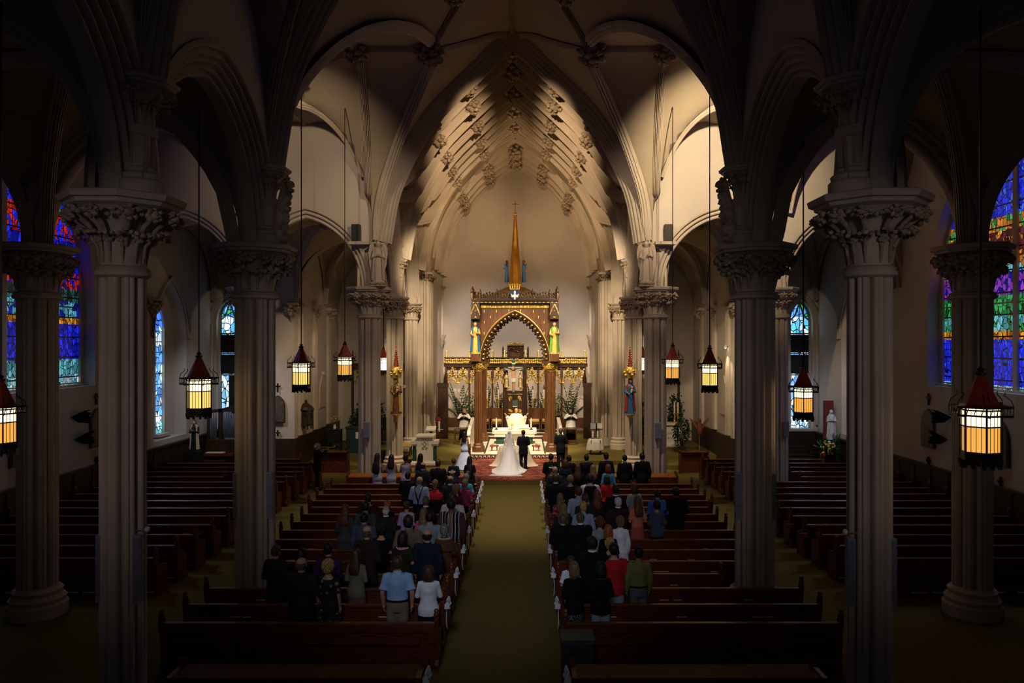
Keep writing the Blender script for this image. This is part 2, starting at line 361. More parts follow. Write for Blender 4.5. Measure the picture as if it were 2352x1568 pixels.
def zn(x):
    x = abs(x); return interp(_ZN, x) if x < 4.75 else 0
YR = 22.0                                # cross ridge of the wide crossing bay
def zcross(x, y):
    top = 14.2 - max(0, abs(x) - 4.6) * .35 if abs(x) < 7.5 else 13.2
    s = (YR - y)/(YR - Y2 - .2) if y < YR else (y - YR)/(Y3 - .3 - YR)
    z = ZU + pointed(s*5, 5, top - ZU) if s < 1 else ZU - .3
    if abs(x) > 4.8:                    # cells that open on to the walls over the aisle arches
        xa, xb = (4.8, XO - .1) if abs(x) < XO else (XO + .1, XW)
        q = abs(abs(x) - (xa+xb)/2)/((xb-xa)/2)
        if q < 1: z = max(z, ZU + pointed(q*5, 5, 13.0 - ZU))
    return z
def zbay(y, ya, yb, zr):
    h = (yb - ya)/2 - .15; s = abs(y - (ya+yb)/2)
    return ZU + pointed(s, h, zr - ZU) if s < h else ZU - .2
def znave(x, y):
    if y < Y1: return max(zn(x), zbay(y, 5.0, Y1, 12.6))
    if y < Y2: return max(zn(x), zbay(y, Y1, Y2, 12.6))
    if y < Y3: return max(zn(x), zcross(x, y))
    if y < Y4: return max(zn(x), zbay(y, Y3, Y4, 12.2))
    if y < Y5: return max(zn(x), zbay(y, Y4, Y5, 12.2))
    return zn(x)
def field(x0, x1, nx, y0, y1, ny, fz):
    mb = MB(); rows = []
    for i in range(ny + 1):
        y = y0 + (y1-y0)*i/ny
        rows.append([(x0 + (x1-x0)*j/nx, y, fz(x0 + (x1-x0)*j/nx, y)) for j in range(nx + 1)])
    mb.grid(rows, flip=True); return mb
nv = field(-4.85, 4.85, 64, 3, YA, 190, lambda x, y: znave(min(4.749, max(-4.749, x)), y))
for sx in (-1, 1):
    nv.merge(field(sx*4.85, sx*XW, 40, Y2, Y3, 60, lambda x, y: zcross(x, y)))
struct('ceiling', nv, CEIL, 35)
# low vaults over the aisles and the side chapels
def zlow(xa, xb, ya, yb, zs=ZC, zr=10.2):
    def f(x, y):
        hx, hy = (xb-xa)/2, (yb-ya)/2
        return max(zs + pointed(x - (xa+xb)/2, hx, zr - zs), zs + pointed(y - (ya+yb)/2, hy, zr - zs))
    return f
av = MB()
LOWB = []
for sx in (-1, 1):
    for ya, yb in ((5.0, Y1), (Y1, Y2)):
        for xa, xb in ((W, XO), (XO, XW)): LOWB.append((sx, xa, xb, ya, yb))
    for xa, xb, ya, yb in ((W, 9.2, Y3, Y4), (W, 9.2, Y4, Y5), (W, 9.2, Y5, 38.4), (9.2, XW, Y3, 33.0)): LOWB.append((sx, xa, xb, ya, yb))
for sx, xa, xb, ya, yb in LOWB:
    f = zlow(xa, xb, ya, yb); av.merge(field(sx*xa, sx*xb, 16, ya, yb, 18, lambda x, y: f(abs(x), y)))
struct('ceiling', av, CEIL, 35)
LOWRIBS = True

def molding(T, D, k, amp=.05, tip=.16, m=6):
    """half arch moulding, from the wall face (u=D, v=T/2) in to the soffit, scalloped with k rolls; mirrored"""
    half = []; a = V((D, T/2)); b = V((0, T*tip)); d = b - a; nrm = V((-d.y, d.x)).normalized()
    if nrm.y < 0: nrm = -nrm
    for i in range(k*m + 1):
        t = i/(k*m); p = a + d*t + nrm*amp*(abs(math.sin(k*PI*t)) - .25)
        half.append((p.x, p.y))
    half[0] = (D, T/2)
    return half + [(u, -v) for u, v in reversed(half)]
def arch(mb, A, d, half, rise, z0, prof, n=14):
    """sweep a moulding round a pointed arch that stands at plan point A and spans along d"""
    A = V((A[0], A[1], 0)); d = V((d[0], d[1], 0)).normalized(); nr = V((-d.y, d.x, 0))
    Rr = (half*half + rise*rise)/(2*half); c = Rr - half; rows = []
    for i in range(-n, n + 1):
        row = []
        for u, v in prof:
            tm = math.acos(max(-1, min(1, c/(Rr+u)))); th = tm*(1 - abs(i)/n)
            s = ((Rr+u)*math.cos(th) - c); z = (Rr+u)*math.sin(th)
            row.append(A + d*(s*(1 if i >= 0 else -1)) + nr*v + V((0,0,z0+z)))
        rows.append(row)
    # order the sweep along +d
    mb.grid(rows[:], flip=False)
def spandrel(mb, A, d, L0, L1, half, rise, z0, u, T, ztop, n=16):
    """wall over an arch: from the outer line of its moulding up to ztop(s), between L0 and L1 along d"""
    A = V((A[0], A[1], 0)); d = V((d[0], d[1], 0)).normalized(); nr = V((-d.y, d.x, 0))
    Rr = (half*half + rise*rise)/(2*half); c = Rr - half
    def zl(s):
        q = (Rr+u)**2 - (abs(s)+c)**2
        return z0 + (math.sqrt(q) if q > 0 else 0)
    ss = sorted(set([L0, L1, 0, -half-u, half+u] + [L0 + (L1-L0)*i/n for i in range(n+1)])); ss = [s for s in ss if L0 <= s <= L1]
    zt = ztop if callable(ztop) else (lambda s: ztop)
    for v, fl in ((T/2, False), (-T/2, True)):
        mb.grid([[A + d*s + nr*v + V((0,0,min(zl(s), zt(s)))) for s in ss], [A + d*s + nr*v + V((0,0,max(zt(s), zl(s)))) for s in ss]], flip=fl)
ARCADE = molding(.76, .56, 5, .075, .06)
SLIM = molding(.6, .4, 3, .06, .08)
na = 0
def trim(mb, label, mat=STONE, sm=40):
    global na; na += 1
    return struct('trim_%d' % na, mb, mat, sm, label=label)
AISLE = []
# nave and chancel arcades (each arch its own object, wall above it separate)
for sx, side in ((-1, 'left'), (1, 'right')):
    wl = MB()
    for k, (ya, yb) in enumerate(((5.0, Y1), (Y1, Y2), (Y3, Y4), (Y4, Y5))):
        yc, hf = (ya+yb)/2, (yb-ya)/2
        mb = MB(); arch(mb, (sx*W, yc), (0, 1), hf - .3, 2.45, ZC, ARCADE)
        trim(mb, 'moulded stone arcade arch, %s side of the %s, %s' % (side, 'nave' if k < 2 else 'chancel', ('nearest', 'second', 'first', 'second')[k]))
        zr = 12.6 if k < 2 else 12.2
        spandrel(wl, (sx*W, yc), (0, 1), -hf, hf, hf - .3, 2.45, ZC, .55, .70, lambda s, a=ya, b=yb, r=zr, c=yc: zbay(c+s, a, b, r) + .25)
    struct('wall_nave_' + side, wl, PLASTER)
    # cross walls of the aisle: arches at Y2 and at Y3
    wl = MB()
    for yy, ztop in ((Y2, 14.2), (Y3, 14.2)):
        for xa, xb in ((W, XO), (XO, XW)):
            xc, hf = (xa+xb)/2, (xb-xa)/2
            mb = MB(); arch(mb, (sx*xc, yy), (1, 0), hf - .28, 2.4, ZC, SLIM)
            trim(mb, 'moulded stone aisle arch over the %s aisle' % side)
            spandrel(wl, (sx*xc, yy), (1, 0), -hf, hf, hf - .28, 2.4, ZC, .39, .5, ztop)
    for yy in (Y2, Y3): wl.box(*sorted((sx*4.7, sx*5.45)), yy-.2, yy+.25, ZU, 13.5)
    for yy in (Y1,):
        for xa, xb in ((W, XO), (XO, XW)):
            xc, hf = (xa+xb)/2, (xb-xa)/2
            mb = MB(); arch(mb, (sx*xc, yy), (1, 0), hf - .28, 2.4, ZC, SLIM)
            trim(mb, 'moulded stone rib arch across the %s aisle' % side)
    struct('wall_transept_' + side, wl, PLASTER)

# ---- ribs on the vaults ----
def rib(mb, pts, w=.16, dp=.2, k=3):
    """moulded rib hanging under the vault along pts"""
    pts = [V(p) for p in pts]; rows = []; m = len(pts)
    prof = []
    for i in range(2*k*7 + 1):
        t = i/(2*k*7)*2 - 1; a = w*t; b = -dp*(1 - abs(t)**1.5)*.85 - (.03 + .16*dp)*abs(math.sin(k*PI*t))**.8 + .05
        prof.append((a, b))
    for i, p in enumerate(pts):
        t = (pts[min(i+1, m-1)] - pts[max(i-1, 0)]).normalized()
        lat = t.cross(V((0,0,1))); lat = lat.normalized() if lat.length > 1e-4 else V((1,0,0)); n = lat.cross(t)
        if n.z < 0: n = -n
        rows.append([p + lat*a + n*b for a, b in prof])
    mb.grid(rows)
def on(fz, p, q, n=24, dz=0):
    return [(p[0]+(q[0]-p[0])*i/n, p[1]+(q[1]-p[1])*i/n, fz(p[0]+(q[0]-p[0])*i/n, p[1]+(q[1]-p[1])*i/n) + dz) for i in range(n+1)]
def lump(mb, c, r, rnd, M=None):
    mb.ball(c, r, 7, 5, (1, 1, rnd.uniform(.6, .9)), M, .28, rnd)
def boss(c, r=.28, seed=1, parent=None):
    rnd = random.Random(seed); mb = MB(); mb.ball((0,0,0), r*.72, 10, 7)
    for i in range(26):
        a = i*2.39996; h = 1 - 1.7*i/26; q = math.sqrt(max(0, 1-h*h))
        d = V((q*math.cos(a), q*math.sin(a), -h)); 
        # curled leaf tips
        lump(mb, d*r*.78, r*.27, rnd)
        mb.tube([d*r*.6, d*r*.98 + V((.05,0,.03))*r, d*r*1.06 + V((0,.14,.12))*r], [r*.12, r*.1, r*.04], 5)
    o = mb.build('boss', CARVE, parent, 60); o.location = c; return o
def xg(z):
    lo, hi = 0.0, 4.749
    for _ in range(30):
        m = (lo+hi)/2
        if zn(m) > z: lo = m
        else: hi = m
    return lo
def yg(z, east, x):
    a, b = (YR, Y3-.31) if east else (YR, Y2+.21)
    for _ in range(30):
        m = (a+b)/2
        if zcross(x, m) > z: a = m
        else: b = m
    return a
crossing = MB(); HB = []
for sx in (-1, 1):
    for east in (True, False):
        pts = []
        for i in range(25):
            z = ZU + .15 + (14.15 - ZU - .15)*i/24; x = xg(z); pts.append((sx*x, yg(z, east, x), z))
        rib(crossing, pts, .19, .24)
        # tiercerons out to the ridge of the transept
        y0 = Y3 - .35 if east else Y2 + .3
        rib(crossing, on(lambda x, y: zcross(x, y), (sx*4.95, y0), (sx*4.6, YR)), .15, .2)
        for xa, xb in ((5.1, 7.2), (9.2, 7.2), (9.5, 11.4)):
            rib(crossing, on(zcross, (sx*xa, y0), (sx*xb, YR + (1.2 if east else -2.2))), .15, .2)
    for xm in (7.2, 11.4): rib(crossing, on(zcross, (sx*xm, Y2+.2), (sx*xm, Y3-.2)), .12, .16)
    rib(crossing, on(zcross, (sx*2.45, YR), (sx*XW, YR), 30), .14, .18)
    rib(crossing, on(znave, (sx*2.45, YR), (0, YR-3.2), 16), .15, .2)
    rib(crossing, on(znave, (sx*2.45, YR), (0, Y3), 16), .12, .14)
rib(crossing, on(lambda x, y: zn(0), (0, 3), (0, Y3), 20), .14, .18)
t_cross = trim(crossing, 'fan of moulded ribs on the crossing vault')
for i, c in enumerate([(sx*2.43, YR, 14.05) for sx in (-1,1)] + [(sx*4.6, YR, 14.05) for sx in (-1,1)] + [(sx*6.5, YR, 13.4) for sx in (-1,1)] + [(0, YR-3.2, 16.0), (-1.5, YR-2, 14.9), (1.5, YR-2, 14.9)]):
    boss(c, .46 if i < 2 else .38, i + 5, t_cross)
for sx in (-1, 1):
    for ya, yb in ((5.0, Y1), (Y1, Y2)):
        mb = MB()
        for p, q in (((sx*4.74, ya+.16), (0, (ya+yb)/2)), ((sx*4.74, yb-.16), (0, (ya+yb)/2)), ((sx*4.74, ya+.16), (sx*2.4, (ya+yb)/2)), ((sx*4.74, yb-.16), (sx*2.4, (ya+yb)/2))):
            rib(mb, on(znave, p, q), .13, .2)
        trim(mb, 'moulded ribs of the nave vault')
def transverse(y, w, dp, k=3, half=4.74, fz=None, n=40):
    mb = MB(); fz = fz or (lambda x, y: zn(x))
    rib(mb, [(x, y, fz(x, y)) for x in [half*math.sin(PI*(i/n - .5)) for i in range(n+1)]], w, dp, k); return mb
trim(transverse(Y1, .34, .34, 4), 'moulded cross rib over the nave'); trim(transverse(Y2, .36, .36, 4), 'moulded cross rib west of the crossing')
trim(transverse(Y3, .5, .55, 5), 'heavy moulded arch where the chancel begins')
# chancel: close net of ribs and bosses
ch = MB(); bl = []
for y in (27.2, 28.45, 29.7, Y4, 32.2, 33.3, 34.5, Y5):
    ch.merge(transverse(y, .26 if y in (Y4, Y5) else .16, .46, 3, 4.74, znave))
for ya, yb in ((Y3, Y4), (Y4, Y5)):
    yc = (ya+yb)/2
    for sx in (-1, 1):
        for p, q in (((sx*4.74, ya+.2), (0, yb)), ((sx*4.74, yb-.2), (0, ya)), ((sx*4.74, ya+.2), (0, yc)), ((sx*4.74, yb-.2), (0, yc))):
            rib(ch, on(znave, p, q), .15, .22)
rib(ch, on(znave, (0, Y3), (0, YA), 20), .15, .22)
for sx in (-1, 1):
    rib(ch, on(znave, (sx*1.6, Y3), (sx*1.6, YA), 30), .1, .16); rib(ch, on(znave, (sx*2.9, Y3), (sx*2.9, YA), 30), .1, .16)
t_ch = trim(ch, 'close net of moulded ribs on the chancel vault')
sd = 40
for y in (Y3+.5, 28.45, Y4, 33.3, Y5):
    for x in (0, -1.6, 1.6, -2.9, 2.9):
        sd += 1; boss((x, y, znave(x, y) - .3), .46 if x == 0 else .37, sd, t_ch)
# chancel arch and the wall round it
mb = MB(); PRO = molding(2.0, .72, 9, .07, .1)
CH_H, CH_R = 4.3, 7.0
arch(mb, (0, YA+.2), (1, 0), CH_H, CH_R, ZU, PRO, 22); trim(mb, 'deep many-rolled chancel arch in front of the altar')
wl = MB(); spandrel(wl, (0, YA-.4), (1, 0), -5.4, 5.4, CH_H, CH_R, ZU, .70, .3, 17.5, 30); struct('wall_chancel_arch', wl, STONE)
# inner sanctuary vault
YB = 43.0
def zs_(x, y=0): return ZU + pointed(x, 4.35, 7.0)
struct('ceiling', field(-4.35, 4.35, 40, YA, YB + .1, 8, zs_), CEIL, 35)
sv = MB()
for y in (39.2, 40.6, 41.9, 42.85):
    sv.merge(transverse(y, .26 if y < 42.5 else .3, .34, 5, 4.34, zs_))
for sx in (-1, 1):
    for x in (1.5, 2.9): rib(sv, on(zs_, (sx*x, YA), (sx*x, YB), 6), .1, .15)
    for a, b in ((YA+.8, 40.6), (40.6, YB)):
        rib(sv, on(zs_, (sx*4.3, a), (0, b)), .11, .18); rib(sv, on(zs_, (sx*4.3, b), (0, a)), .11, .18)
t_sv = trim(sv, 'moulded ribs of the vault over the altar')
for y in (39.2, 40.6, 41.9):
    for x in (0, -1.5, 1.5, -2.9, 2.9):
        sd += 1; boss((x, y, zs_(x) - .3), .46 if x == 0 else .36, sd, t_sv)
# ---- walls ----
def arch_wall(name, A, d, L0, L1, zlo, zhi, T, ops, mat=PLASTER):
    """wall along d from L0 to L1 at plan point A with pointed openings (centre, half, sill, spring, rise); v = 0 is the room face"""
    mb = MB(); A = V((A[0], A[1], 0)); d = V((d[0], d[1], 0)); nr = V((-d.y, d.x, 0)); up = V((0,0,1))
    ss = {L0, L1}
    for c, h, *_ in ops:
        for i in range(21): ss.add(round(c - h + 2*h*i/20, 4))
    ss = sorted(ss)
    def P(s, v, z): return A + d*s + nr*v + up*z
    for a, b in zip(ss, ss[1:]):
        m = (a+b)/2; op = next((o for o in ops if abs(m - o[0]) < o[1]), None)
        for v, fl in ((0, 1), (T, 0)):
            def q(za, zb, zc, zd):
                f = [P(a, v, za), P(b, v, zb), P(b, v, zc), P(a, v, zd)]
                mb.add(f, [(0,1,2,3) if fl else (3,2,1,0)])
            if op:
                c, h, sill, spr, rise = op
                q(zlo, zlo, sill, sill); q(spr + pointed(a-c, h, rise), spr + pointed(b-c, h, rise), zhi, zhi)
            else: q(zlo, zlo, zhi, zhi)
        if op:
            c, h, sill, spr, rise = op; za, zb = spr + pointed(a-c, h, rise), spr + pointed(b-c, h, rise)
            mb.add([P(a,0,za), P(b,0,zb), P(b,T,zb), P(a,T,za)], [(0,1,2,3)])
            mb.add([P(a,0,sill+0), P(b,0,sill), P(b,T,sill+.0), P(a,T,sill)], [(3,2,1,0)])
    for c, h, sill, spr, rise in ops:
        for s, fl in ((c-h, 0), (c+h, 1)):
            mb.add([P(s,0,sill), P(s,T,sill), P(s,T,spr), P(s,0,spr)], [(0,1,2,3) if fl else (3,2,1,0)])
    return struct(name, mb, mat, 30)
TW = (20.3, 3.7, 4.05, 6.9, 4.6)         # big transept window: centre, half width, sill, spring, rise
SW = (29.15, 1.35, 1.7, 5.6, 2.2)        # narrow chapel side window
arch_wall('wall_left', (-XW, 0), (0, 1), 3, 33.0, 0, 14.5, .8, [TW, SW])
arch_wall('wall_right', (XW, 0), (0, -1), -33.0, -3, 0, 14.5, .8, [(-TW[0],)+TW[1:], (-SW[0],)+SW[1:]])
FWIN = (0, .5, 1.6, 6.4, .95)
for sx, side in ((-1, 'left'), (1, 'right')):
    arch_wall('wall_chapel_' + side, (sx*12.8, 33.0), (1, 0), -2.0 if sx > 0 else -.8, .8 if sx > 0 else 2.0, 0, 11, .6, [(0,)+FWIN[1:]])
    mb = MB(); mb.box(min(sx*9.2, sx*11.3), max(sx*9.2, sx*11.3), 31, 31.4, 0, 11); mb.box(min(sx*10.9, sx*11.3), max(sx*10.9, sx*11.3), 31.4, 33.2, 0, 11)
    mb.box(min(sx*9.2, sx*9.6), max(sx*9.2, sx*9.6), 31.4, 38.8, 0, 11); mb.box(min(sx*4.4, sx*9.2), max(sx*4.4, sx*9.2), 38.4, 38.8, 0, 11)
    struct('wall_side_chapel_' + side, mb, PLASTER)
    # vaulting shafts against the chapel wall
    for k, y in enumerate((31.7, 33.9, 36.3)):
        mb = MB(); 
        for dx in (-.16, 0, .16): mb.tube([(sx*9.17, y+dx, 1.5), (sx*9.17, y+dx, 7.0)], .1, 10)
        mb.box(min(sx*8.9, sx*9.22), max(sx*8.9, sx*9.22), y-.36, y+.36, 7.0, 7.14); trim(mb, 'cluster of wall shafts in the %s chapel' % side)
    mb = MB(); lw = sx*XW
    for a, b in ((3, 33.0),):
        mb.box(min(lw, lw-sx*.12), max(lw, lw-sx*.12), a, b, 0, 1.42); mb.box(min(lw, lw-sx*.17), max(lw, lw-sx*.17), a, b, 1.42, 1.5)
    for k in range(30): y = 4 + k*.98; mb.box(min(lw-sx*.12, lw-sx*.15), max(lw-sx*.12, lw-sx*.15), y, y+.1, .05, 1.4)
    mb.box(min(sx*9.1, sx*11.3), max(sx*9.1, sx*11.3), 30.9, 31, 0, 1.42); mb.box(min(sx*9.1, sx*9.2), max(sx*9.1, sx*9.2), 31, 38.3, 0, 1.42)
    mb.box(min(sx*11.3, sx*13.5), max(sx*11.3, sx*13.5), 32.9, 33.0, 0, 1.5)
    struct('baseboard_' + side, mb, WAIN)
mb = MB(); mb.box(-4.4, 4.4, YB, YB+.4, 0, 17); struct('wall_back', mb, PLASTER)
for sx, side in ((-1, 'left'), (1, 'right')):
    mb = MB(); mb.box(min(sx*4.25, sx*4.7), max(sx*4.25, sx*4.7), 38.2, YB, 0, ZU+.3); struct('wall_sanctuary_' + side, mb, PLASTER)
# floor and steps
mb = MB(); mb.box(-XW, XW, 2, YB, -.3, 0); struct('floor', mb, CARPET)
ST = MB()
ST.box(-2.05, 2.05, 28.3, 33.7, 0, .16)                       # tongue under the rug
ST.box(-W-.1, W+.1, 30.2, YB, 0, .17); 
for sx in (-1, 1):
    ST.box(min(sx*2.3, sx*(W+.1)), max(sx*2.3, sx*(W+.1)), 31.9, YB, .17, .36)
    ST.box(min(sx*(W+.1), sx*9.1), max(sx*(W+.1), sx*9.1), 31.7, 38.4, 0, .19); ST.box(min(sx*(W+.1), sx*9.1), max(sx*(W+.1), sx*9.1), 33.4, 38.4, .19, .39)
struct('floor', ST, CARPET, label='olive carpeted chancel steps')
for k, y in enumerate((38.88, 39.18, 39.48)):
    mb = MB(); mb.box(-2.3, 2.3, y, y+.02, .4 + .148*k, .51 + .148*k); struct('floor', mb, M_('dark_riser_marble', (.06,.025,.015), .3, var=.4, scale=8), label='dark marble riser of an altar step')
MS = MB(); MS.box(-2.3, 2.3, 33.7, YB, .17, .385)
for k, y in enumerate((38.9, 39.2, 39.5)): MS.box(-2.3, 2.3, y, YB, .385 + .148*k, .385 + .148*(k+1))
struct('floor', MS, MARBLE, label='white marble altar pavement and steps')

# ribs of the low vaults seen through the arches, with carved corbels under them
for sx, side in ((-1, 'left'), (1, 'right')):
    for nm, xa, xb, ya, yb in (('chapel', W+.3, 9.15, Y3+.2, Y4), ('chapel', W+.3, 9.15, Y4, Y5), ('end chapel', 9.4, XW-.1, Y3+.2, 32.9), ('aisle', W+.3, XO-.3, Y1+.2, Y2-.2)):
        f = zlow(xa, xb, ya, yb); mb = MB(); fz = lambda x, y: f(abs(x), y)
        for p, q in (((xa, ya), (xb, yb)), ((xa, yb), (xb, ya)), ((xa, (ya+yb)/2), (xb, (ya+yb)/2)), (((xa+xb)/2, ya), ((xa+xb)/2, yb))):
            rib(mb, [(x, y, z - .02) for x, y, z in on(fz, (sx*p[0], p[1]), (sx*q[0], q[1]))], .13, .2)
        if nm != 'aisle': rib(mb, [(sx*(xb-.03), y, z) for x, y, z in on(fz, (sx*xb, ya), (sx*xb, yb))], .1, .16)
        to = trim(mb, 'moulded ribs of the %s %s vault' % (side, nm))
        if nm != 'aisle': sd += 1; boss((sx*(xa+xb)/2, (ya+yb)/2, f((xa+xb)/2, (ya+yb)/2) - .15), .28, sd, to)
    for k, (x, y, z) in enumerate(((9.3, 30.9, 7.1), (9.1, 33.9, 7.1), (9.1, 36.3, 7.1), (11.35, 32.9, 7.1), (13.4, 27.6, 7.1))):
        rnd = random.Random(k); mb = MB()
        mb.rings([(z-.75,.03,.03,sx*x,y),(z-.4,.12,.12,sx*x,y),(z-.12,.24,.24,sx*x,y),(z-.1,.34,.34,sx*x,y),(z,.34,.34,sx*x,y)], 8)
        for j in range(26): a = j*2.4; q = .12 + .2*(j/26); mb.ball((sx*x + q*math.cos(a), y + q*math.sin(a), z - .5 + .38*j/26), .085, 6, 5, (1,1,1), None, .25, rnd)
        struct('trim_%d' % (na + 1), mb, CARVE, 50, label='carved leafy corbel in the %s chapel' % side); na += 1
    # pointed hood moulds round the chapel windows
    mb = MB(); arch(mb, (sx*(XW-.02), 29.15), (0,1), 1.4, 2.3, 5.6, molding(.2, .16, 2, .02), 10); arch(mb, (sx*12.8, 32.98), (1,0), .62, 1.25, 6.25, molding(.2, .16, 2, .02), 10)
    for xx in (12.8-.7, 12.8+.66): mb.tube([(sx*xx, 32.9, 1.8), (sx*xx, 32.9, 6.25)], .07, 8)
    trim(mb, 'pointed hood moulds round the %s chapel windows' % side)
# ================= columns =================
def lobed(k, d):
    return lambda a: 1.02 - d*abs(math.cos(k*a/2))**7 - .3*d*abs(math.cos(k*a))**12 - .1*d*(1-abs(math.sin(k*a/2)))
def leaf_ring(mb, rnd, n, z, r0, r1, h, size):
    """ring of knobbly curling carved leaves from the bell outwards"""
    for i in range(n):
        a = 2*PI*(i + rnd.uniform(-.18, .18))/n; ca, sa = math.cos(a), math.sin(a); w = size*rnd.uniform(.85, 1.12)
        P = lambda r, zz, t=0: V((ca*r - sa*t, sa*r + ca*t, zz))
        mb.tube([P(r0, z - h), P(r0 + (r1-r0)*.4, z - h*.35), P(r0 + (r1-r0)*.85, z)], [w*.2, w*.3, w*.4], 6)
        lump(mb, P(r1*.98, z - w*.1), w*.58, rnd)
        for t, dz, dr, q in ((-.7,.15,-.1,.36),(.7,.2,-.1,.36),(-.45,-.55,-.22,.34),(.5,-.5,-.2,.36),(0,.5,-.16,.32),(0,-.75,-.05,.3),(-.2,-.1,.32,.26),(.3,.1,.3,.24)):
            lump(mb, P(r1 + dr*w + rnd.uniform(-.1,.1)*w, z + dz*w, t*w), w*q*rnd.uniform(.8,1.15), rnd)
def capital(root, rnd, c, r, zt, h, ra, n=12, oct_=True):
    """carved capital: neck ring, bell, foliage, abacus; zt = top of abacus"""
    x, y = c; zb = zt - h; ab = h*.2
    nk = MB(); nk.lathe([(r*1.02, zb-.13), (r*1.2, zb-.1), (r*1.22, zb-.05), (r*1.12, zb-.02), (r*1.18, zb), (r*1.02, zb+.03)], (x, y, 0), 24); nk.build('neck_ring', STONE, root)
    be = MB(); be.lathe([(r*.95, zb-.02), (r*.98, zb+h*.3), (r*1.12, zb+h*.55), (ra*.8, zt-ab)], (x, y, 0), 24); 
    be.build('bell', STONE, root)
    lf = MB(); q_ = max(r*.5, ra*.2); leaf_ring(lf, rnd, n, zb+h*.42, r*.95, r*1.22, h*.36, q_*.62); leaf_ring(lf, rnd, n, zt-ab-.04-q_*.28, r*1.02, ra*.93, h*.42, q_*.8)
    for i in range(5*n): a_ = 2*PI*i/(5*n); lump(lf, V((ra*.86*math.cos(a_), ra*.86*math.sin(a_), zt-ab-.05-q_*.2 + rnd.uniform(-.35,.15)*q_)), q_*rnd.uniform(.22,.36), rnd)
    for i in range(4*n): a_ = 2*PI*i/(4*n); lump(lf, V(((ra*.55+r*.5)*math.cos(a_), (ra*.55+r*.5)*math.sin(a_), zt-ab-h*.34 + rnd.uniform(-.3,.3)*q_)), q_*rnd.uniform(.2,.34), rnd)
    M = Matrix.Translation((x, y, 0)); lf2 = MB(); lf2.merge(lf, M); lf2.build('foliage', CARVE, root, 60)
    a = MB(); nseg = 8
    a.lathe([(ra*.8, zt-ab), (ra*.93, zt-ab*.8), (ra*.95, zt-ab*.55), (ra*1.03, zt-ab*.5), (ra*1.06, zt-ab*.1), (ra*1.02, zt)], (x, y, 0), nseg, rot=PI/8)
    a.build('abacus', STONE, root, 20)
def column(label, x, y, r, z0=0, ra=.8, h=.95, upper=0, udir=1, k=8, ur=.17, uh=.62, statue=None):
    t = thing('column', label, 'column', (0, 0, 0), group='stone columns of the church'); rnd = random.Random(int(x*100 + y*7))
    sh = MB(); lob = lobed(k, .25); zb = ZC - h
    sh.lathe([(r, z0+.55), (r, zb)], (x, y, 0), 176, lobe=lob, rot=PI/8); sh.build('shaft', STONE, t, 50)
    b = MB(); b.lathe([(r*1.5, z0), (r*1.5, z0+.22), (r*1.38, z0+.26), (r*1.42, z0+.34), (r*1.2, z0+.42), (r*1.26, z0+.5), (r*1.02, z0+.57)], (x, y, 0), 16, rot=PI/16); b.build('base', STONE, t, 30)
    capital(t, rnd, (x, y), r, ZC, h, ra)
    if upper:
        ux = x + udir*upper
        u = MB(); zt = ZU; hb = uh
        u.lathe([(ur*1.65, ZC), (ur*1.65, ZC+.2), (ur*1.45, ZC+.23), (ur*1.5, ZC+.29), (ur*1.15, ZC+.33), (ur*1.22, ZC+.37), (ur, ZC+.4)], (ux, y, 0), 16); u.build('upper_base', STONE, t, 30)
        u = MB(); u.lathe([(ur, ZC+.38), (ur, zt-hb)], (ux, y, 0), 48, lobe=lobed(3, .2)); 
        u.box(min(x, ux), max(x, ux), y-.2, y+.2, ZC, zt); u.build('upper_shaft', STONE, t, 40)
        capital(t, rnd, (ux, y), ur, zt, hb, ur*2.5, 9)
    return t
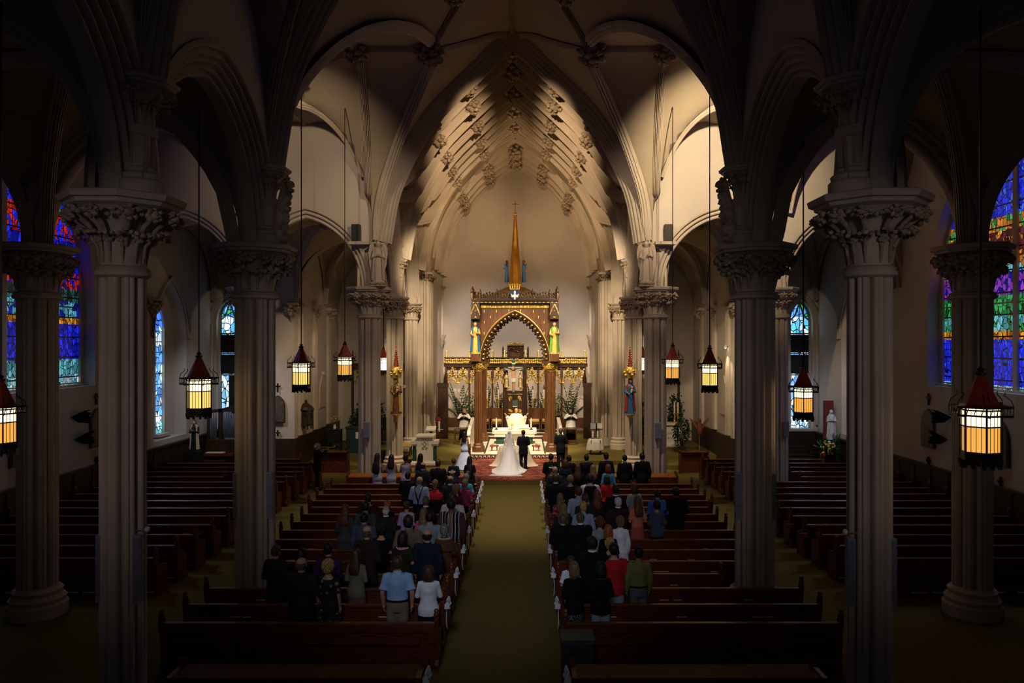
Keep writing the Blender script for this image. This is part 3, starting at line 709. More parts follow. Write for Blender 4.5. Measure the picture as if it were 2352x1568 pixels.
for sx, side, bl in ((-1, 'left', 'on the left of the centre aisle'), (1, 'right', 'on the right of the centre aisle')):
    column('nearest big fluted stone column, %s of the centre aisle' % side, sx*W, Y1, .285, ra=.74, upper=.22, udir=-sx, ur=.19)
    column('second fluted stone column %s of the centre aisle, beside the rear pews' % side, sx*W, Y2, .39, ra=.78, upper=.24, udir=-sx, ur=.18)
    column('tall fluted column on the %s with a carved angel above its capital' % side, sx*W, Y3, .38, ra=.78, upper=.24, udir=-sx)
    column('pale column on the %s with a painted saint under a spired canopy' % side, sx*W, Y4, .34, z0=.17, ra=.6, h=.8, upper=.2, udir=-sx, ur=.14)
    column('slender brownish column just in front of the chancel arch, %s side' % side, sx*W, Y5, .3, z0=.36, ra=.52, h=.7, upper=.12, udir=-sx, ur=.12)
    column('dark outer aisle column by the %s stained glass window' % side, sx*XO, Y2, .36, ra=.72)
    column('outer aisle column among the %s side pews' % side, sx*XO, Y3, .29, ra=.62)
    # chancel arch pier: bundle of shafts in front of a flat face
    t = thing('pier', 'broad clustered stone pier of the chancel arch, %s of the altar' % side, 'pier', (0,0,0), kind='thing')
    mb = MB(); 
    a0, a1 = sorted((sx*4.35, sx*5.3)); mb.box(a0, a1, YA-.3, YA+1.2, .36, ZU)
    mb.box(*sorted((sx*4.55, sx*4.98)), YA-.42, YA, .36, ZU); mb.build('core', STONE, t)
    sh = MB()
    for i, (dx, dy, r) in enumerate(((4.36, -.3, .1), (4.33, -.05, .11), (4.33, .25, .11), (4.33, .55, .11), (4.33, .85, .11), (4.5, -.42, .07), (5.03, -.42, .08), (5.2, -.34, .1))):
        sh.tube([(sx*dx, YA+dy, .7), (sx*dx, YA+dy, ZU-.4)], r, 12)
    sh.build('shaft', STONE, t)
    b = MB(); b.box(*sorted((sx*4.2, sx*5.4)), YA-.5, YA+1.3, .36, .75); b.build('base', STONE, t)
    rnd = random.Random(3 + sx); lf = MB()
    for i, (dx, dy) in enumerate(((4.36, -.3), (4.33, .0), (4.33, .3), (4.33, .6), (4.33, .9), (4.55, -.42), (4.8, -.45), (5.05, -.42), (5.2, -.34))):
        l1 = MB(); leaf_ring(l1, rnd, 7, ZU-.12, .1, .24, .22, .1); lf.merge(l1, Matrix.Translation((sx*dx, YA+dy, 0)))
    lf.build('foliage', CARVE, t, 60)
    ab = MB(); ab.box(*sorted((sx*4.1, sx*5.4)), YA-.66, YA+1.3, ZU-.08, ZU+.04); ab.build('abacus', STONE, t)
    # corbelled wall shafts beyond the arch
    t2 = thing('wall_shaft', 'short corbelled wall shaft on the sanctuary wall, %s of the altar canopy' % side, 'wall shaft')
    m2 = MB(); m2.tube([(sx*4.2, 41.9, 5.9), (sx*4.2, 41.9, 8.5)], .09, 10); m2.build('shaft', STONE, t2)
    m2 = MB(); m2.rings([(5.2,.03,.03,sx*4.22,41.9),(5.6,.13,.13,sx*4.2,41.9),(5.8,.2,.2,sx*4.18,41.9),(5.92,.2,.2,sx*4.18,41.9)], 12); m2.build('corbel', CARVE, t2)
    l1 = MB(); leaf_ring(l1, rnd, 7, ZU-.3, .09, .2, .2, .09); m3 = MB(); m3.merge(l1, Matrix.Translation((sx*4.2, 41.9, 0))); m3.build('foliage', CARVE, t2, 60)
# ================= windows =================
def glass_mat(name, zones, seed, strength, cell=5, lead=.035, grid=None):
    """stained glass lit from outside: colour bands by height, each broken into leaded panes"""
    m, nt, b = base_mat(name); L = nt.links.new
    tc = N(nt, 'ShaderNodeTexCoord'); sep = N(nt, 'ShaderNodeSeparateXYZ'); L(tc.outputs['Object'], sep.inputs[0])
    z0, z1 = zones[0][0], zones[-1][0]
    mr = N(nt, 'ShaderNodeMapRange'); mr.inputs[1].default_value = z0; mr.inputs[2].default_value = z1; L(sep.outputs['Z'], mr.inputs[0])
    A = ramp(nt, [((z - z0)/(z1 - z0)*.999, c) for z, c, c2 in zones], mr.outputs[0], 'CONSTANT')
    B = ramp(nt, [((z - z0)/(z1 - z0)*.999, c2) for z, c, c2 in zones], mr.outputs[0], 'CONSTANT')
    mp = N(nt, 'ShaderNodeMapping'); mp.inputs['Location'].default_value = (seed, seed*2, seed*3); mp.inputs['Scale'].default_value = (1, 1.0, .6); L(tc.outputs['Object'], mp.inputs[0])
    vo = N(nt, 'ShaderNodeTexVoronoi'); vo.inputs['Scale'].default_value = cell; L(mp.outputs[0], vo.inputs['Vector'])
    sc = N(nt, 'ShaderNodeSeparateColor'); L(vo.outputs['Color'], sc.inputs[0])
    gt = N(nt, 'ShaderNodeMath', operation='GREATER_THAN'); gt.inputs[1].default_value = .62; L(sc.outputs[0], gt.inputs[0])
    mx = N(nt, 'ShaderNodeMix', data_type='RGBA'); L(gt.outputs[0], mx.inputs[0]); L(A.outputs[0], mx.inputs[6]); L(B.outputs[0], mx.inputs[7])
    br = N(nt, 'ShaderNodeMapRange'); br.inputs[3].default_value = .35; br.inputs[4].default_value = 1.2; L(sc.outputs[1], br.inputs[0])
    m2 = N(nt, 'ShaderNodeMix', data_type='RGBA', blend_type='MULTIPLY'); m2.inputs[0].default_value = 1; L(mx.outputs[2], m2.inputs[6]); L(br.outputs[0], m2.inputs[7])
    ve = N(nt, 'ShaderNodeTexVoronoi', feature='DISTANCE_TO_EDGE'); ve.inputs['Scale'].default_value = cell; L(mp.outputs[0], ve.inputs['Vector'])
    le = N(nt, 'ShaderNodeMath', operation='GREATER_THAN'); le.inputs[1].default_value = lead; L(ve.outputs['Distance'], le.inputs[0]); out = le.outputs[0]
    if grid:
        for ax, per in grid:
            d = N(nt, 'ShaderNodeMath', operation='DIVIDE'); d.inputs[1].default_value = per; L(sep.outputs[ax], d.inputs[0])
            fr = N(nt, 'ShaderNodeMath', operation='FRACT'); L(d.outputs[0], fr.inputs[0])
            g = N(nt, 'ShaderNodeMath', operation='GREATER_THAN'); g.inputs[1].default_value = .07; L(fr.outputs[0], g.inputs[0])
            mu = N(nt, 'ShaderNodeMath', operation='MULTIPLY'); L(out, mu.inputs[0]); L(g.outputs[0], mu.inputs[1]); out = mu.outputs[0]
    m3 = N(nt, 'ShaderNodeMix', data_type='RGBA', blend_type='MULTIPLY'); m3.inputs[0].default_value = 1; L(m2.outputs[2], m3.inputs[6]); L(out, m3.inputs[7])
    L(m3.outputs[2], b.inputs['Emission Color']); b.inputs['Emission Strength'].default_value = strength
    b.inputs['Base Color'].default_value = (.01,.01,.015,1); b.inputs['Roughness'].default_value = .25
    return m
blue, dblue, aqua, white, red, gold_, green, purple = (.015,.03,1), (.005,.01,.45), (.15,.6,.75), (.7,.9,1), (.6,.02,.01), (.9,.38,.02), (.03,.4,.1), (.3,.05,.6)
BIG = {'left': glass_mat('stained_glass_blue', [(4.0,aqua,white),(4.42,aqua,(.05,.25,.3)),(4.9,blue,dblue),(6.0,gold_,(.3,.1,.01)),(6.2,(.1,.45,.6),dblue),(6.7,(.02,.12,.1),(.01,.02,.02)),(7.1,red,dblue),(7.6,dblue,blue),(8.6,red,blue),(9.4,blue,green),(11.8,blue,dblue)], 3, .75, 9, .05, [('Z', .62), ('Y', .23)]),
       'right': glass_mat('stained_glass_green', [(4.0,aqua,white),(4.2,blue,(.03,.08,1)),(5.5,gold_,(.5,.15,.01)),(5.75,aqua,green),(6.2,green,(.01,.08,.03)),(6.75,purple,dblue),(7.4,(.9,.25,.03),aqua),(7.8,(.1,.02,.02),(.9,.3,.03)),(8.6,(.9,.28,.03),green),(9.0,blue,(.05,.15,1)),(11.8,blue,dblue)], 9, .8, 9, .05, [('Z', .62), ('Y', .23)])}
PALE = glass_mat('stained_glass_pale', [(1.7,aqua,white),(2.4,(.12,.4,1),white),(6.0,(.05,.2,1),white),(7.3,white,aqua)], 5, 1.5, 4.5, .045, [('Z', .42)])
FRONT = glass_mat('stained_glass_lozenge', [(1.7,(.25,.55,.8),white),(3.6,(.15,.4,.9),white),(5.4,white,(.1,.5,.8)),(6.6,(.1,.35,.9),green),(7.4,white,aqua)], 8, 1.6, 5, .05, [('X', .4)])
nwin = 0
def window_obj(label, fn_panel, mat, frame_mb, fmat=STONE):
    global nwin; nwin += 1
    t = thing('window_%d' % nwin, label, 'window', (0,0,0), kind='structure')
    fn_panel.build('glass', mat, t, 0); frame_mb.build('frame', fmat, t, 30); return t
def lancet_panel(fixed, c, half, sill, spr, rise, axis):
    """pointed pane at x (axis 'y') or y (axis 'x') = fixed"""
    pts = [(-half, sill), (half, sill)] + [(half*math.cos(PI*i/24), 0) for i in range(25)]
    poly = [(-half, sill), (half, sill)] + [(s, spr + pointed(s, half, rise)) for s in [half*math.cos(PI*i/24) for i in range(25)]]
    mb = MB(); vs = [(fixed, c+s, z) if axis == 'y' else (c+s, fixed, z) for s, z in poly]
    mb.add(vs, [tuple(range(len(vs)))]); return mb
for sx, side in ((-1, 'left'), (1, 'right')):
    gx = sx*(XW + .42); c, h, sill, spr, rise = TW
    fr = MB()
    for yy in (c-h+.12, c-1.9, c, c+1.9, c+h-.12, c+1.1 if 0 else c+2.0):
        fr.box(gx-.07, gx+.07, yy-.09, yy+.09, sill, spr + pointed(yy-c, h, rise))
    for zz in (4.15, 6.55): fr.box(gx-.03, gx+.03, c-h, c+h, zz-.02, zz+.02)
    pts = [(gx, c + s, spr + pointed(s, h, rise)) for s in [h*math.cos(PI*i/24) for i in range(25)]]; fr.tube(pts, .12, 6)
    fr.box(gx-.2, gx+.2, c-h-.1, c+h+.1, sill-.1, sill+.06)
    window_obj('tall stained glass window of many lights, blue canopies below figures, in the %s transept wall' % side, lancet_panel(gx, c, h, sill, spr, rise, 'y'), BIG[side], fr)
    c, h, sill, spr, rise = 29.2, .5, 1.8, 6.0, .95; gx = sx*(XW + .5); fr = MB(); g = lancet_panel(gx+sx*.05, c, h*.8, sill+.05, spr, rise*.95, 'y')
    arch_wall('wall_window_recess_' + side, (gx, 0), (0, 1) if sx < 0 else (0, -1), *((27.4, 31.0) if sx < 0 else (-31.0, -27.4)), 1.6, 8.2, .1, [(c if sx < 0 else -c, h*.8, sill+.05, spr, rise*.95)])
    fr.tube([(gx, c + s, spr + pointed(s, h*.85, rise)) for s in [h*.85*math.cos(PI*i/24) for i in range(25)]], .08, 6)
    for yy in (c-h*.85, c+h*.85): fr.box(gx-.06, gx+.06, yy-.07, yy+.07, sill, spr)
    fr.box(gx-.3, gx+.25, c-h, c+h, sill-.05, sill+.06)
    window_obj('narrow pale blue leaded lancet window in the %s side wall' % side, g, PALE, fr)
    c, h, sill, spr, rise = sx*12.8, .46, 1.62, 6.4, .9; gy = 33.3; fr = MB()
    g = lancet_panel(gy, c, h, sill, spr, rise, 'x')
    fr.tube([(c + s, gy, spr + pointed(s, h, rise)) for s in [h*math.cos(PI*i/24) for i in range(25)]], .06, 6)
    for xx in (c-h, c+h): fr.box(xx-.06, xx+.06, gy-.06, gy+.06, sill, spr)
    fr.tube([(c, gy-.02, 7.25), (c-.2, gy-.02, 6.65), (c-.42, gy-.02, 6.45)], .04, 5); fr.tube([(c, gy-.02, 7.25), (c+.2, gy-.02, 6.65), (c+.42, gy-.02, 6.45)], .04, 5)
    for zz in (4.0, 4.95, 5.85): fr.box(c-h, c+h, gy-.04, gy+.02, zz-.03, zz+.03)
    w = window_obj('leaded lozenge lancet window with dark open sashes at the end of the %s aisle' % side, g, FRONT, fr)
    d = MB(); d.box(c-h+.06, c+h-.06, gy-.035, gy-.02, 4.05, 4.9); d.box(c-h+.06, c+h-.06, gy-.035, gy-.02, 5.0, 5.8)
    if sx < 0: d.box(c-.05, c+h-.06, gy-.035, gy-.02, 2.0, 4.0)
    d.build('open_sash', BLACK, w)
# ================= pews =================
PAPER = M_('book_paper', (.75,.72,.66), .8, var=.05)
BOOKC = M_('hymnal_cover', (.25,.02,.02), .5, var=.1)
def pew_end(h=1.0, d=.56):
    """shaped end panel in the y-z plane: y=0 is the back of the pew"""
    return [(-.05,0),(-.05,.12),(-.02,.2),(-.06,.6),(-.10,h-.12),(-.11,h-.03),(-.06,h),(.0,h-.02),(.04,h-.12),(.07,.72),(.16,.64),(.34,.62),(.42,.58),(.44,.5),(.40,.42),(.38,.2),(.42,.1),(.42,0)]
PEWCACHE = {}
def pew(label, x0, x1, y, group, panels=False, h=.84, rack=True):
    """pew with its back at y, seat towards the altar, from x0 to x1"""
    Lg = round(x1 - x0, 2); key = (Lg, panels, rack)
    t = thing('pew', label, 'pew', (x0, y, 0), group=group)
    if key in PEWCACHE:
        for ch in list(PEWCACHE[key].children): copy_tree(ch, t)
        return t
    PEWCACHE[key] = t
    b = MB(); b.prism([(-.02,.1),(.02,.1),(-.05,h-.04),(-.085,h-.04)], 'x', .06, Lg-.06)
    n = max(2, int(Lg/1.1))
    if panels:
        for k in range(n + 1):
            xx = .06 + (Lg-.12-.12)*k/n; b.prism([(-.05,.1),(-.02,.1),(-.085,h-.05),(-.115,h-.05)], 'x', xx, xx+.12)
        b.prism([(-.045,.1),(-.02,.1),(-.04,.24),(-.062,.24)], 'x', .06, Lg-.06); b.prism([(-.108,h-.16),(-.08,h-.16),(-.085,h-.04),(-.115,h-.04)], 'x', .06, Lg-.06)
    else:
        for k in range(1, n): b.prism([(-.024,.1),(-.018,.1),(-.084,h-.05),(-.09,h-.05)], 'x', Lg*k/n-.008, Lg*k/n+.008)
    b.build('backrest', PEW, t, 20)
    c = MB(); c.prism([(-.115,h-.045),(-.03,h-.045),(-.022,h-.015),(-.035,h),(-.11,h),(-.125,h-.015)], 'x', .05, Lg-.05); c.build('cap_rail', PEWTOP, t, 30)
    s = MB(); s.prism([(.0,.40),(.40,.43),(.425,.445),(.40,.46),(.0,.43)], 'x', .06, Lg-.06); s.build('seat', PEWTOP, t, 30)
    f = MB()
    for k in range(n + 1):
        xx = .06 + (Lg-.16)*k/n; f.box(xx, xx+.04, .02, .34, 0, .41)
    f.build('seat_support', PEW, t, 0)
    for xx in (0, Lg-.06):
        e = MB(); e.prism(pew_end(.93), 'x', xx, xx+.06); eo = e.build('end_panel', PEW, t, 20)
        k = MB(); k.lathe([(.0,.9),(.035,.91),(.05,.95),(.04,.985),(.028,1.0),(.045,1.02),(.03,1.05),(.004,1.06)], (xx+.03, -.055, 0), 10); k.build('finial', PEW, eo)
    kn = MB(); kn.box(.15, Lg-.15, -.15, -.10, .14, .30)
    for k in range(n): kn.box(.2 + k*(Lg-.5)/max(1, n-1), .26 + k*(Lg-.5)/max(1, n-1), -.14, -.08, 0, .14)
    kn.build('kneeler', PEW, t, 20)
    if rack:
        r = MB(); r.box(.3, Lg-.3, -.14, -.06, .50, .52); r.box(.3, Lg-.3, -.145, -.13, .50, .60); r.build('book_rack', PEW, t, 0)
    return t
ORD = ['rearmost', 'second', 'third', 'fourth', 'fifth', 'sixth', 'seventh', 'eighth', 'ninth', 'tenth', 'eleventh', 'twelfth', 'thirteenth', 'fourteenth', 'front']
YK = lambda k: 12.19 + .857*k
for k in range(15):
    y = YK(k); fo = ORD[k]
    for sx, side in ((-1, 'left'), (1, 'right')):
        a, b = 1.03, 5.6
        if k in (3,): b = 4.33
        if k >= 11: b = 5.9
        pew(('rearmost panelled wooden pew %s of the centre aisle' if k == 0 else 'wooden pew %s of the centre aisle, '+fo+(' row' if k == 14 else ' row from the back')) % side,
            *sorted((sx*a, sx*b)), y, 'nave pews %s of the aisle' % side, k == 0)
YS = lambda k: 15.85 + .965*k
for k in range(15):
    y = YS(k)
    for sx, side in ((-1, 'left'), (1, 'right')):
        spans = [(7.45, 13.3)] if abs(y + .2 - Y3) > .8 else [(7.45, 8.85), (9.85, 13.3)]
        for j, (a, b) in enumerate(spans):
            if k == 14: a, b = (8.4, 10.4) if sx < 0 else (7.45, 12.2)
            pew('empty wooden side aisle pew on the %s, %s%s' % (side, ORD[k] + (' row' if k == 14 else ' row from the back'), '' if len(spans) == 1 else (', inside the column' if j == 0 else ', outside the column')),
                *sorted((sx*a, sx*b)), y, 'side aisle pews on the ' + side)
# benches at the two ends of the blocks
for sx, side in ((-1, 'left'), (1, 'right')):
    t = thing('bench', 'low wooden bench %s of the aisle at the very bottom of the view' % side, 'bench', (0, 0, 0))
    x0, x1 = sorted((sx*1.03, sx*4.5)); mb = MB(); mb.box(x0, x1, 10.1, 10.53, .80, .84); mb.build('seat', M_('bench_wood', (.12,.036,.007), .6, var=.2, spec=.15, stretch=(.6,6,6)), t, 30)
    mb = MB(); mb.box(x0, x1, 10.45, 10.5, .1, .8); mb.build('front_board', PEW, t, 30)
    for xx in (x0, x1-.07):
        mb = MB(); mb.prism([(10.0,0),(10.55,0),(10.57,.9),(10.53,.96),(10.45,.9),(10.4,.86),(10.05,.86)], 'x', xx, xx+.07); mb.build('end_panel', PEW, t, 20)
    t = thing('prayer_desk', 'front wooden prayer desk with a sloping top, %s of the centre aisle' % side, 'prayer desk', (0, 0, 0))
    x0, x1 = sorted((sx*1.3, sx*5.55)); mb = MB(); mb.prism([(25.05,.86),(25.36,.93),(25.36,.97),(25.05,.9)], 'x', x0, x1); mb.build('desk_top', M_('orange_wood', (.42,.13,.03), .3, var=.2, stretch=(.6,6,6)), t, 20)
    mb = MB(); mb.box(x0, x1, 25.3, 25.34, .05, .92); mb.box(x0, x1, 25.06, 25.1, .55, .86); mb.build('front_panel', PEW, t, 20)
    for xx in (x0-.06, x1):
        mb = MB(); mb.prism([(24.98,0),(25.42,0),(25.42,1.0),(25.3,1.05),(24.98,.95)], 'x', xx, xx+.06); mb.build('end_panel', PEW, t, 20)
    t = thing('prayer_desk', 'dark wooden desk facing the empty %s side pews' % side, 'prayer desk', (0, 0, 0))
    x0, x1 = sorted((sx*6.9, sx*8.1)); y = 30.75; mb = MB(); mb.box(x0, x1, y, y+.3, .86, .9); mb.build('desk_top', PEW, t, 20)
    mb = MB(); mb.box(x0, x1, y+.2, y+.24, .0, .86); mb.build('front_panel', PEW, t, 20)
    for xx in (x0, x1-.05):
        mb = MB(); mb.box(xx, xx+.05, y, y+.3, 0, .95); mb.build('end_panel', PEW, t, 20)
    t = thing('prayer_desk', 'dark wooden kneeling desk beside the %s column at the chapel step' % side, 'prayer desk', (0, 0, 0))
    x0, x1 = sorted((sx*5.4, sx*6.1)); y = 30.9; mb = MB(); mb.box(x0, x1, y, y+.35, .9, .94); mb.build('desk_top', OAKD, t, 20)
    mb = MB(); mb.box(x0, x1, y, y+.05, .0, .9); mb.build('front_panel', OAKD, t, 20)
    for xx in (x0, x1-.05):
        mb = MB(); mb.box(xx, xx+.05, y, y+.34, 0, .9); mb.build('side_panel', OAKD, t, 20)
# hymnals left in the racks (their pages show as pale strips)
HN = {}
def hymnal(px, py, k, label, side_yk=YK):
    HN[label] = HN.get(label, 0) + 1; label += ('', ', next one', ', third one', ', fourth one')[HN[label] - 1]
    y = side_yk(k); p = at(px, py, y - .1)
    t = thing('hymnal', label, 'book', (p.x, y - .118, .524), R.uniform(-.06, .06), group='hymnals in the pew racks')
    mb = MB(); mb.box(-.085, .085, -.008, .016, 0, .10); mb.build('cover', BOOKC, t, 0)
    mb = MB(); mb.box(-.08, .08, -.005, .013, .004, .108); mb.build('pages', PAPER, t, 0)
for i, (px, py, k) in enumerate([(1405,1405,1),(1565,1405,1),(1738,1405,1),(1765,1405,1),(1525,1367,2),(1556,1367,2),(1720,1367,2),(1548,1335,3),(1510,1305,4),(1527,1305,4),(1640,1305,4),
        (1588,1280,5),(1620,1256,6),(1645,1256,6),(1500,1280,5),(1575,1232,7),(540,1401,1),(568,1401,1),(600,1365,2),(668,1276,5),(690,1252,6),(715,1252,6),(820,1160,10),(840,1149,10),(900,1149,10),(880,1401,1)]):
    hymnal(px, py, k, 'red hymnal in the %s %s pew rack from the back' % (ORD[k], 'left' if px < 1180 else 'right'))
for i, (px, k) in enumerate([(430,3),(455,3),(545,5),(1845,3),(1880,3),(1815,4),(1895,4),(1855,6)]):
    hymnal(px, 0, k, 'hymnal in the %s empty side pew from the back, %s aisle' % (ORD[k], 'left' if px < 1180 else 'right'), YS)
# white bows on the pew ends along the aisle
SATIN = M_('white_satin', (.80,.80,.86), .4, var=.04, bump=.1, bscale=10)
def bow(label, x, y, z=.78):
    t = thing('bow', label, 'bow', (x, y, z), group='white ribbon bows on the pew ends')
    sx = -1 if x > 0 else 1
    for s in (-1, 1):
        mb = MB(); mb.tube([(.02*sx,0,0),(.05*sx,s*.06,.05),(.07*sx,s*.13,.06),(.06*sx,s*.15,-.01),(.05*sx,s*.08,-.03),(.02*sx,0,0)], [(.012,.03),(.02,.05),(.02,.06),(.02,.06),(.02,.05),(.012,.03)], 6); mb.build('loop', SATIN, t)
        mb = MB(); mb.tube([(.02*sx,0,0),(.04*sx,s*.03,-.12),(.035*sx,s*.06,-.26),(.045*sx,s*.05,-.4-.04*s)], [(.006,.02),(.008,.04),(.008,.045),(.006,.05)], 6); mb.build('tail', SATIN, t)
    mb = MB(); mb.ball((.03*sx,0,0), .035, 8, 6); mb.build('knot', SATIN, t)
for k in (-1, 1, 3, 5, 7, 9, 11, 12, 13, 14):
    for sx, side in ((-1, 'left'), (1, 'right')):
        if k == 9 and sx > 0: continue
        bow(('white ribbon bow on the %s bench end at the very bottom' % side) if k < 0 else 'white ribbon bow on the aisle end of the %s %s pew from the back' % (ORD[k], side), sx*1.02, (10.2 if k < 0 else YK(k) + .0), .80)
# ================= lamps =================
HORN1 = E_('lamp_glass_bright', (1, .86, .5), 2.2); HORN2 = E_('lamp_glass_amber', (1, .46, .08), .95); HORN3 = E_('lamp_glass_yellow', (1, .66, .16), 1.2); HORN4 = E_('lamp_glass_white', (1, .9, .68), 4.0)
REDGL = M_('lamp_red_roof', (.30,.035,.02), .35, var=.2)
def lantern(label, px, ytop, ybot, Y, ztop, rot, low=HORN2, up=HORN1, pw=2.5, small=False):
    """hanging octagonal lantern; ytop/ybot = pixel rows of roof finial and bottom fringe"""
    p = at(px, ybot, Y); H = (ybot - ytop)*Y/F; t = thing('hanging_lantern', label, 'lantern', p, rot, 'hanging lanterns'); ax = abs(p.x)
    ztop = (zcross(ax, Y) if Y2 < Y < Y3 else zlow(*((W, XO) if ax < XO else (XO, XW)), *((5.0, Y1) if Y < Y1 else (Y1, Y2)))(ax, Y) if Y < Y2 else zlow(W, 8.3, *((Y3, Y4) if Y < Y4 else (Y4, Y5)))(ax, Y)) - .03
    n = 6; h = H; r = h*.175
    def hexr(r, z): return (z, r, r)
    mb = MB(); mb.lathe([(r*1.35, h*.62), (r*.95, h*.66), (r*.25, h*.93), (r*.2, h*.95)], (0,0,0), n); mb.build('roof', REDGL, t, 0)
    mb = MB(); mb.lathe([(r*.12, h*.93), (r*.3, h*.95), (r*.3, h*.97), (r*.1, h*.98), (r*.22, h*1.0), (r*.05, h*1.03)], (0,0,0), 8); mb.build('finial', IRON, t)
    mb = MB()
    for zz in (h*.625, h*.545): mb.grid([[(r*1.62*math.cos(PI/3*k), r*1.62*math.sin(PI/3*k), zz+dz) for k in range(7)] for dz in (0, h*.018)]); mb.grid([[(r*1.56*math.cos(PI/3*k), r*1.56*math.sin(PI/3*k), zz+dz) for k in range(7)] for dz in (h*.018, 0)])
    for k in range(24):
        a = k*PI/12; rr = r*1.58*math.cos(PI/6)/math.cos((a % (PI/3)) - PI/6); mb.tube([(rr*math.cos(a), rr*math.sin(a), h*.55), (rr*math.cos(a+.1), rr*math.sin(a+.1), h*.64)], r*.03, 4)
    for k in range(6):
        a = k*PI/3; c, s_ = math.cos(a), math.sin(a); mb.tube([(r*1.6*c, r*1.6*s_, h*.54), (r*1.02*c, r*1.02*s_, h*.54)], r*.04, 4)
        mb.tube([(r*1.6*c, r*1.6*s_, h*.64), (r*1.5*c, r*1.5*s_, h*.70), (r*1.15*c, r*1.15*s_, h*.75), (r*1.2*c, r*1.2*s_, h*.78)], r*.03, 4)
    mb.build('gallery', IRON, t, 0)
    mb = MB()
    for k in range(6):
        a = k*PI/3; c, s_ = math.cos(a), math.sin(a); mb.tube([(r*1.03*c, r*1.03*s_, h*.12), (r*1.03*c, r*1.03*s_, h*.64)], r*.055, 6)
        b0 = V((r*1.02*c, r*1.02*s_, 0)); b1 = V((r*1.02*math.cos(a+PI/3), r*1.02*math.sin(a+PI/3), 0))
        for zz, w in ((h*.44, .045), (h*.185, .05), (h*.6, .05)): mb.tube([b0+V((0,0,zz)), b1+V((0,0,zz))], r*w, 4)
        for j in range(1, 4):
            q = b0.lerp(b1, j/4); mb.tube([q+V((0,0,h*.18)), q+V((0,0,h*.6))], r*.022, 4)
        for j in range(4):
            q = b0.lerp(b1, (j+.5)/4)*1.02; mb.box(q.x-r*.08, q.x+r*.08, q.y-r*.08, q.y+r*.08, h*(.03 if j % 2 else .06), h*.11)
    mb.lathe([(r*1.06, h*.1), (r*1.06, h*.185)], (0,0,0), 6); mb.build('cage', IRON, t, 0)
    mb = MB(); mb.grid([[(r*.95*math.cos(PI/3*k), r*.95*math.sin(PI/3*k), zz) for k in range(7)] for zz in (h*.18, h*.44)]); mb.build('lower_pane', low, t, 0)
    mb = MB(); mb.grid([[(r*.95*math.cos(PI/3*k), r*.95*math.sin(PI/3*k), zz) for k in range(7)] for zz in (h*.44, h*.62)]); mb.build('upper_pane', up, t, 0)
    mb = MB(); mb.tube([(0, 0, h*1.0), (0, 0, ztop - p.z)], .014 if Y < 30 else .02, 5); mb.build('cable', IRON, t)
    L_ = bpy.data.lights.new('lantern_light', 'POINT'); L_.energy = pw; L_.color = (1, .7, .35); L_.shadow_soft_size = r*.9
    lo = bpy.data.objects.new('lantern_light', L_); COL.objects.link(lo); lo.parent = t; lo.location = (0, 0, -.25)
lantern('big amber lantern hanging at the right edge of the view', 2252, 848, 1080, 9.3, 10.0, .26, pw=1)
lantern('amber lantern cut by the left edge of the view', 2, 865, 1050, 9.6, 10.0, .2, pw=1)
lantern('amber lantern between the two left nave columns, before the organ pipes', 457, 812, 965, 13.6, 10.0, .1, HORN3)
lantern('amber lantern right of the second right column, before the lozenge window', 1845, 840, 970, 14.4, 10.0, .2)
lantern('yellow lantern against the left chapel wall, above the wall tabernacle', 692, 792, 904, 19.6, 12.4, .5, HORN3)
lantern('yellow lantern against the right chapel wall', 1630, 795, 905, 19.6, 12.4, .3, HORN3)
lantern('small amber lantern just left of the left angel column', 792, 786, 878, 24.0, 13.0, .3)
lantern('small amber lantern just right of the right angel column', 1545, 790, 886, 24.0, 13.0, .2)
lantern('white glowing lantern behind the left angel column', 881, 797, 862, 33.0, 9.9, .4, HORN4, HORN4)
lantern('white glowing lantern behind the right angel column', 1476, 797, 862, 33.0, 9.9, .4, HORN4, HORN4)
# ================= loudspeakers on the columns =================
SPK = M_('speaker_grey', (.30,.32,.38), .6, var=.06)
def speaker(label, px, py0, py1, Y, wpx):
    p = at(px, py1, Y); h = (py1-py0)*Y/F; w = wpx*Y/F
    t = thing('column_speaker', label, 'loudspeaker', p); mb = MB(); mb.box(-w/2, w/2, 0, .1, 0, h); mb.build('cabinet', SPK, t, 0)
    mb = MB(); mb.box(-w*.42, w*.42, -.012, 0, h*.03, h*.97); mb.build('grille', M_('speaker_grille', (.22,.24,.30), .8, bump=.4, bscale=300), t, 0)
    mb = MB(); mb.box(-w*.3, w*.3, .1, .16, h*.3, h*.34); mb.box(-w*.3, w*.3, .1, .16, h*.7, h*.74); mb.build('bracket', IRON, t, 0)
for a in (('tall grey column speaker on the outer edge of the nearest left column', 226, 1230, 1384, 9.72, 14), ('tall grey column speaker on the inner face of the nearest left column', 313, 1230, 1385, 9.52, 18),
          ('grey column speaker on the left edge of the second left column', 540, 1086, 1190, 14.5, 11), ('grey column speaker on the right of the second left column', 618, 1085, 1190, 14.32, 13),
          ('grey column speaker on the left of the second right column', 1697, 1086, 1192, 14.32, 14), ('grey column speaker on the right edge of the second right column', 1778, 1088, 1193, 14.5, 11),
          ('tall grey column speaker on the inner face of the nearest right column', 1957, 1237, 1393, 9.52, 18), ('tall blue grey column speaker on the outer edge of the nearest right column', 2053, 1237, 1394, 9.72, 15),
          ('short grey speaker box on the left angel column', 841, 969, 1007, 25.4, 14), ('short grey speaker box on the right angel column', 1512, 971, 1008, 25.4, 15),
          ('short grey speaker box on the outer right column', 1806, 968, 1005, 25.5, 12)): speaker(*a)
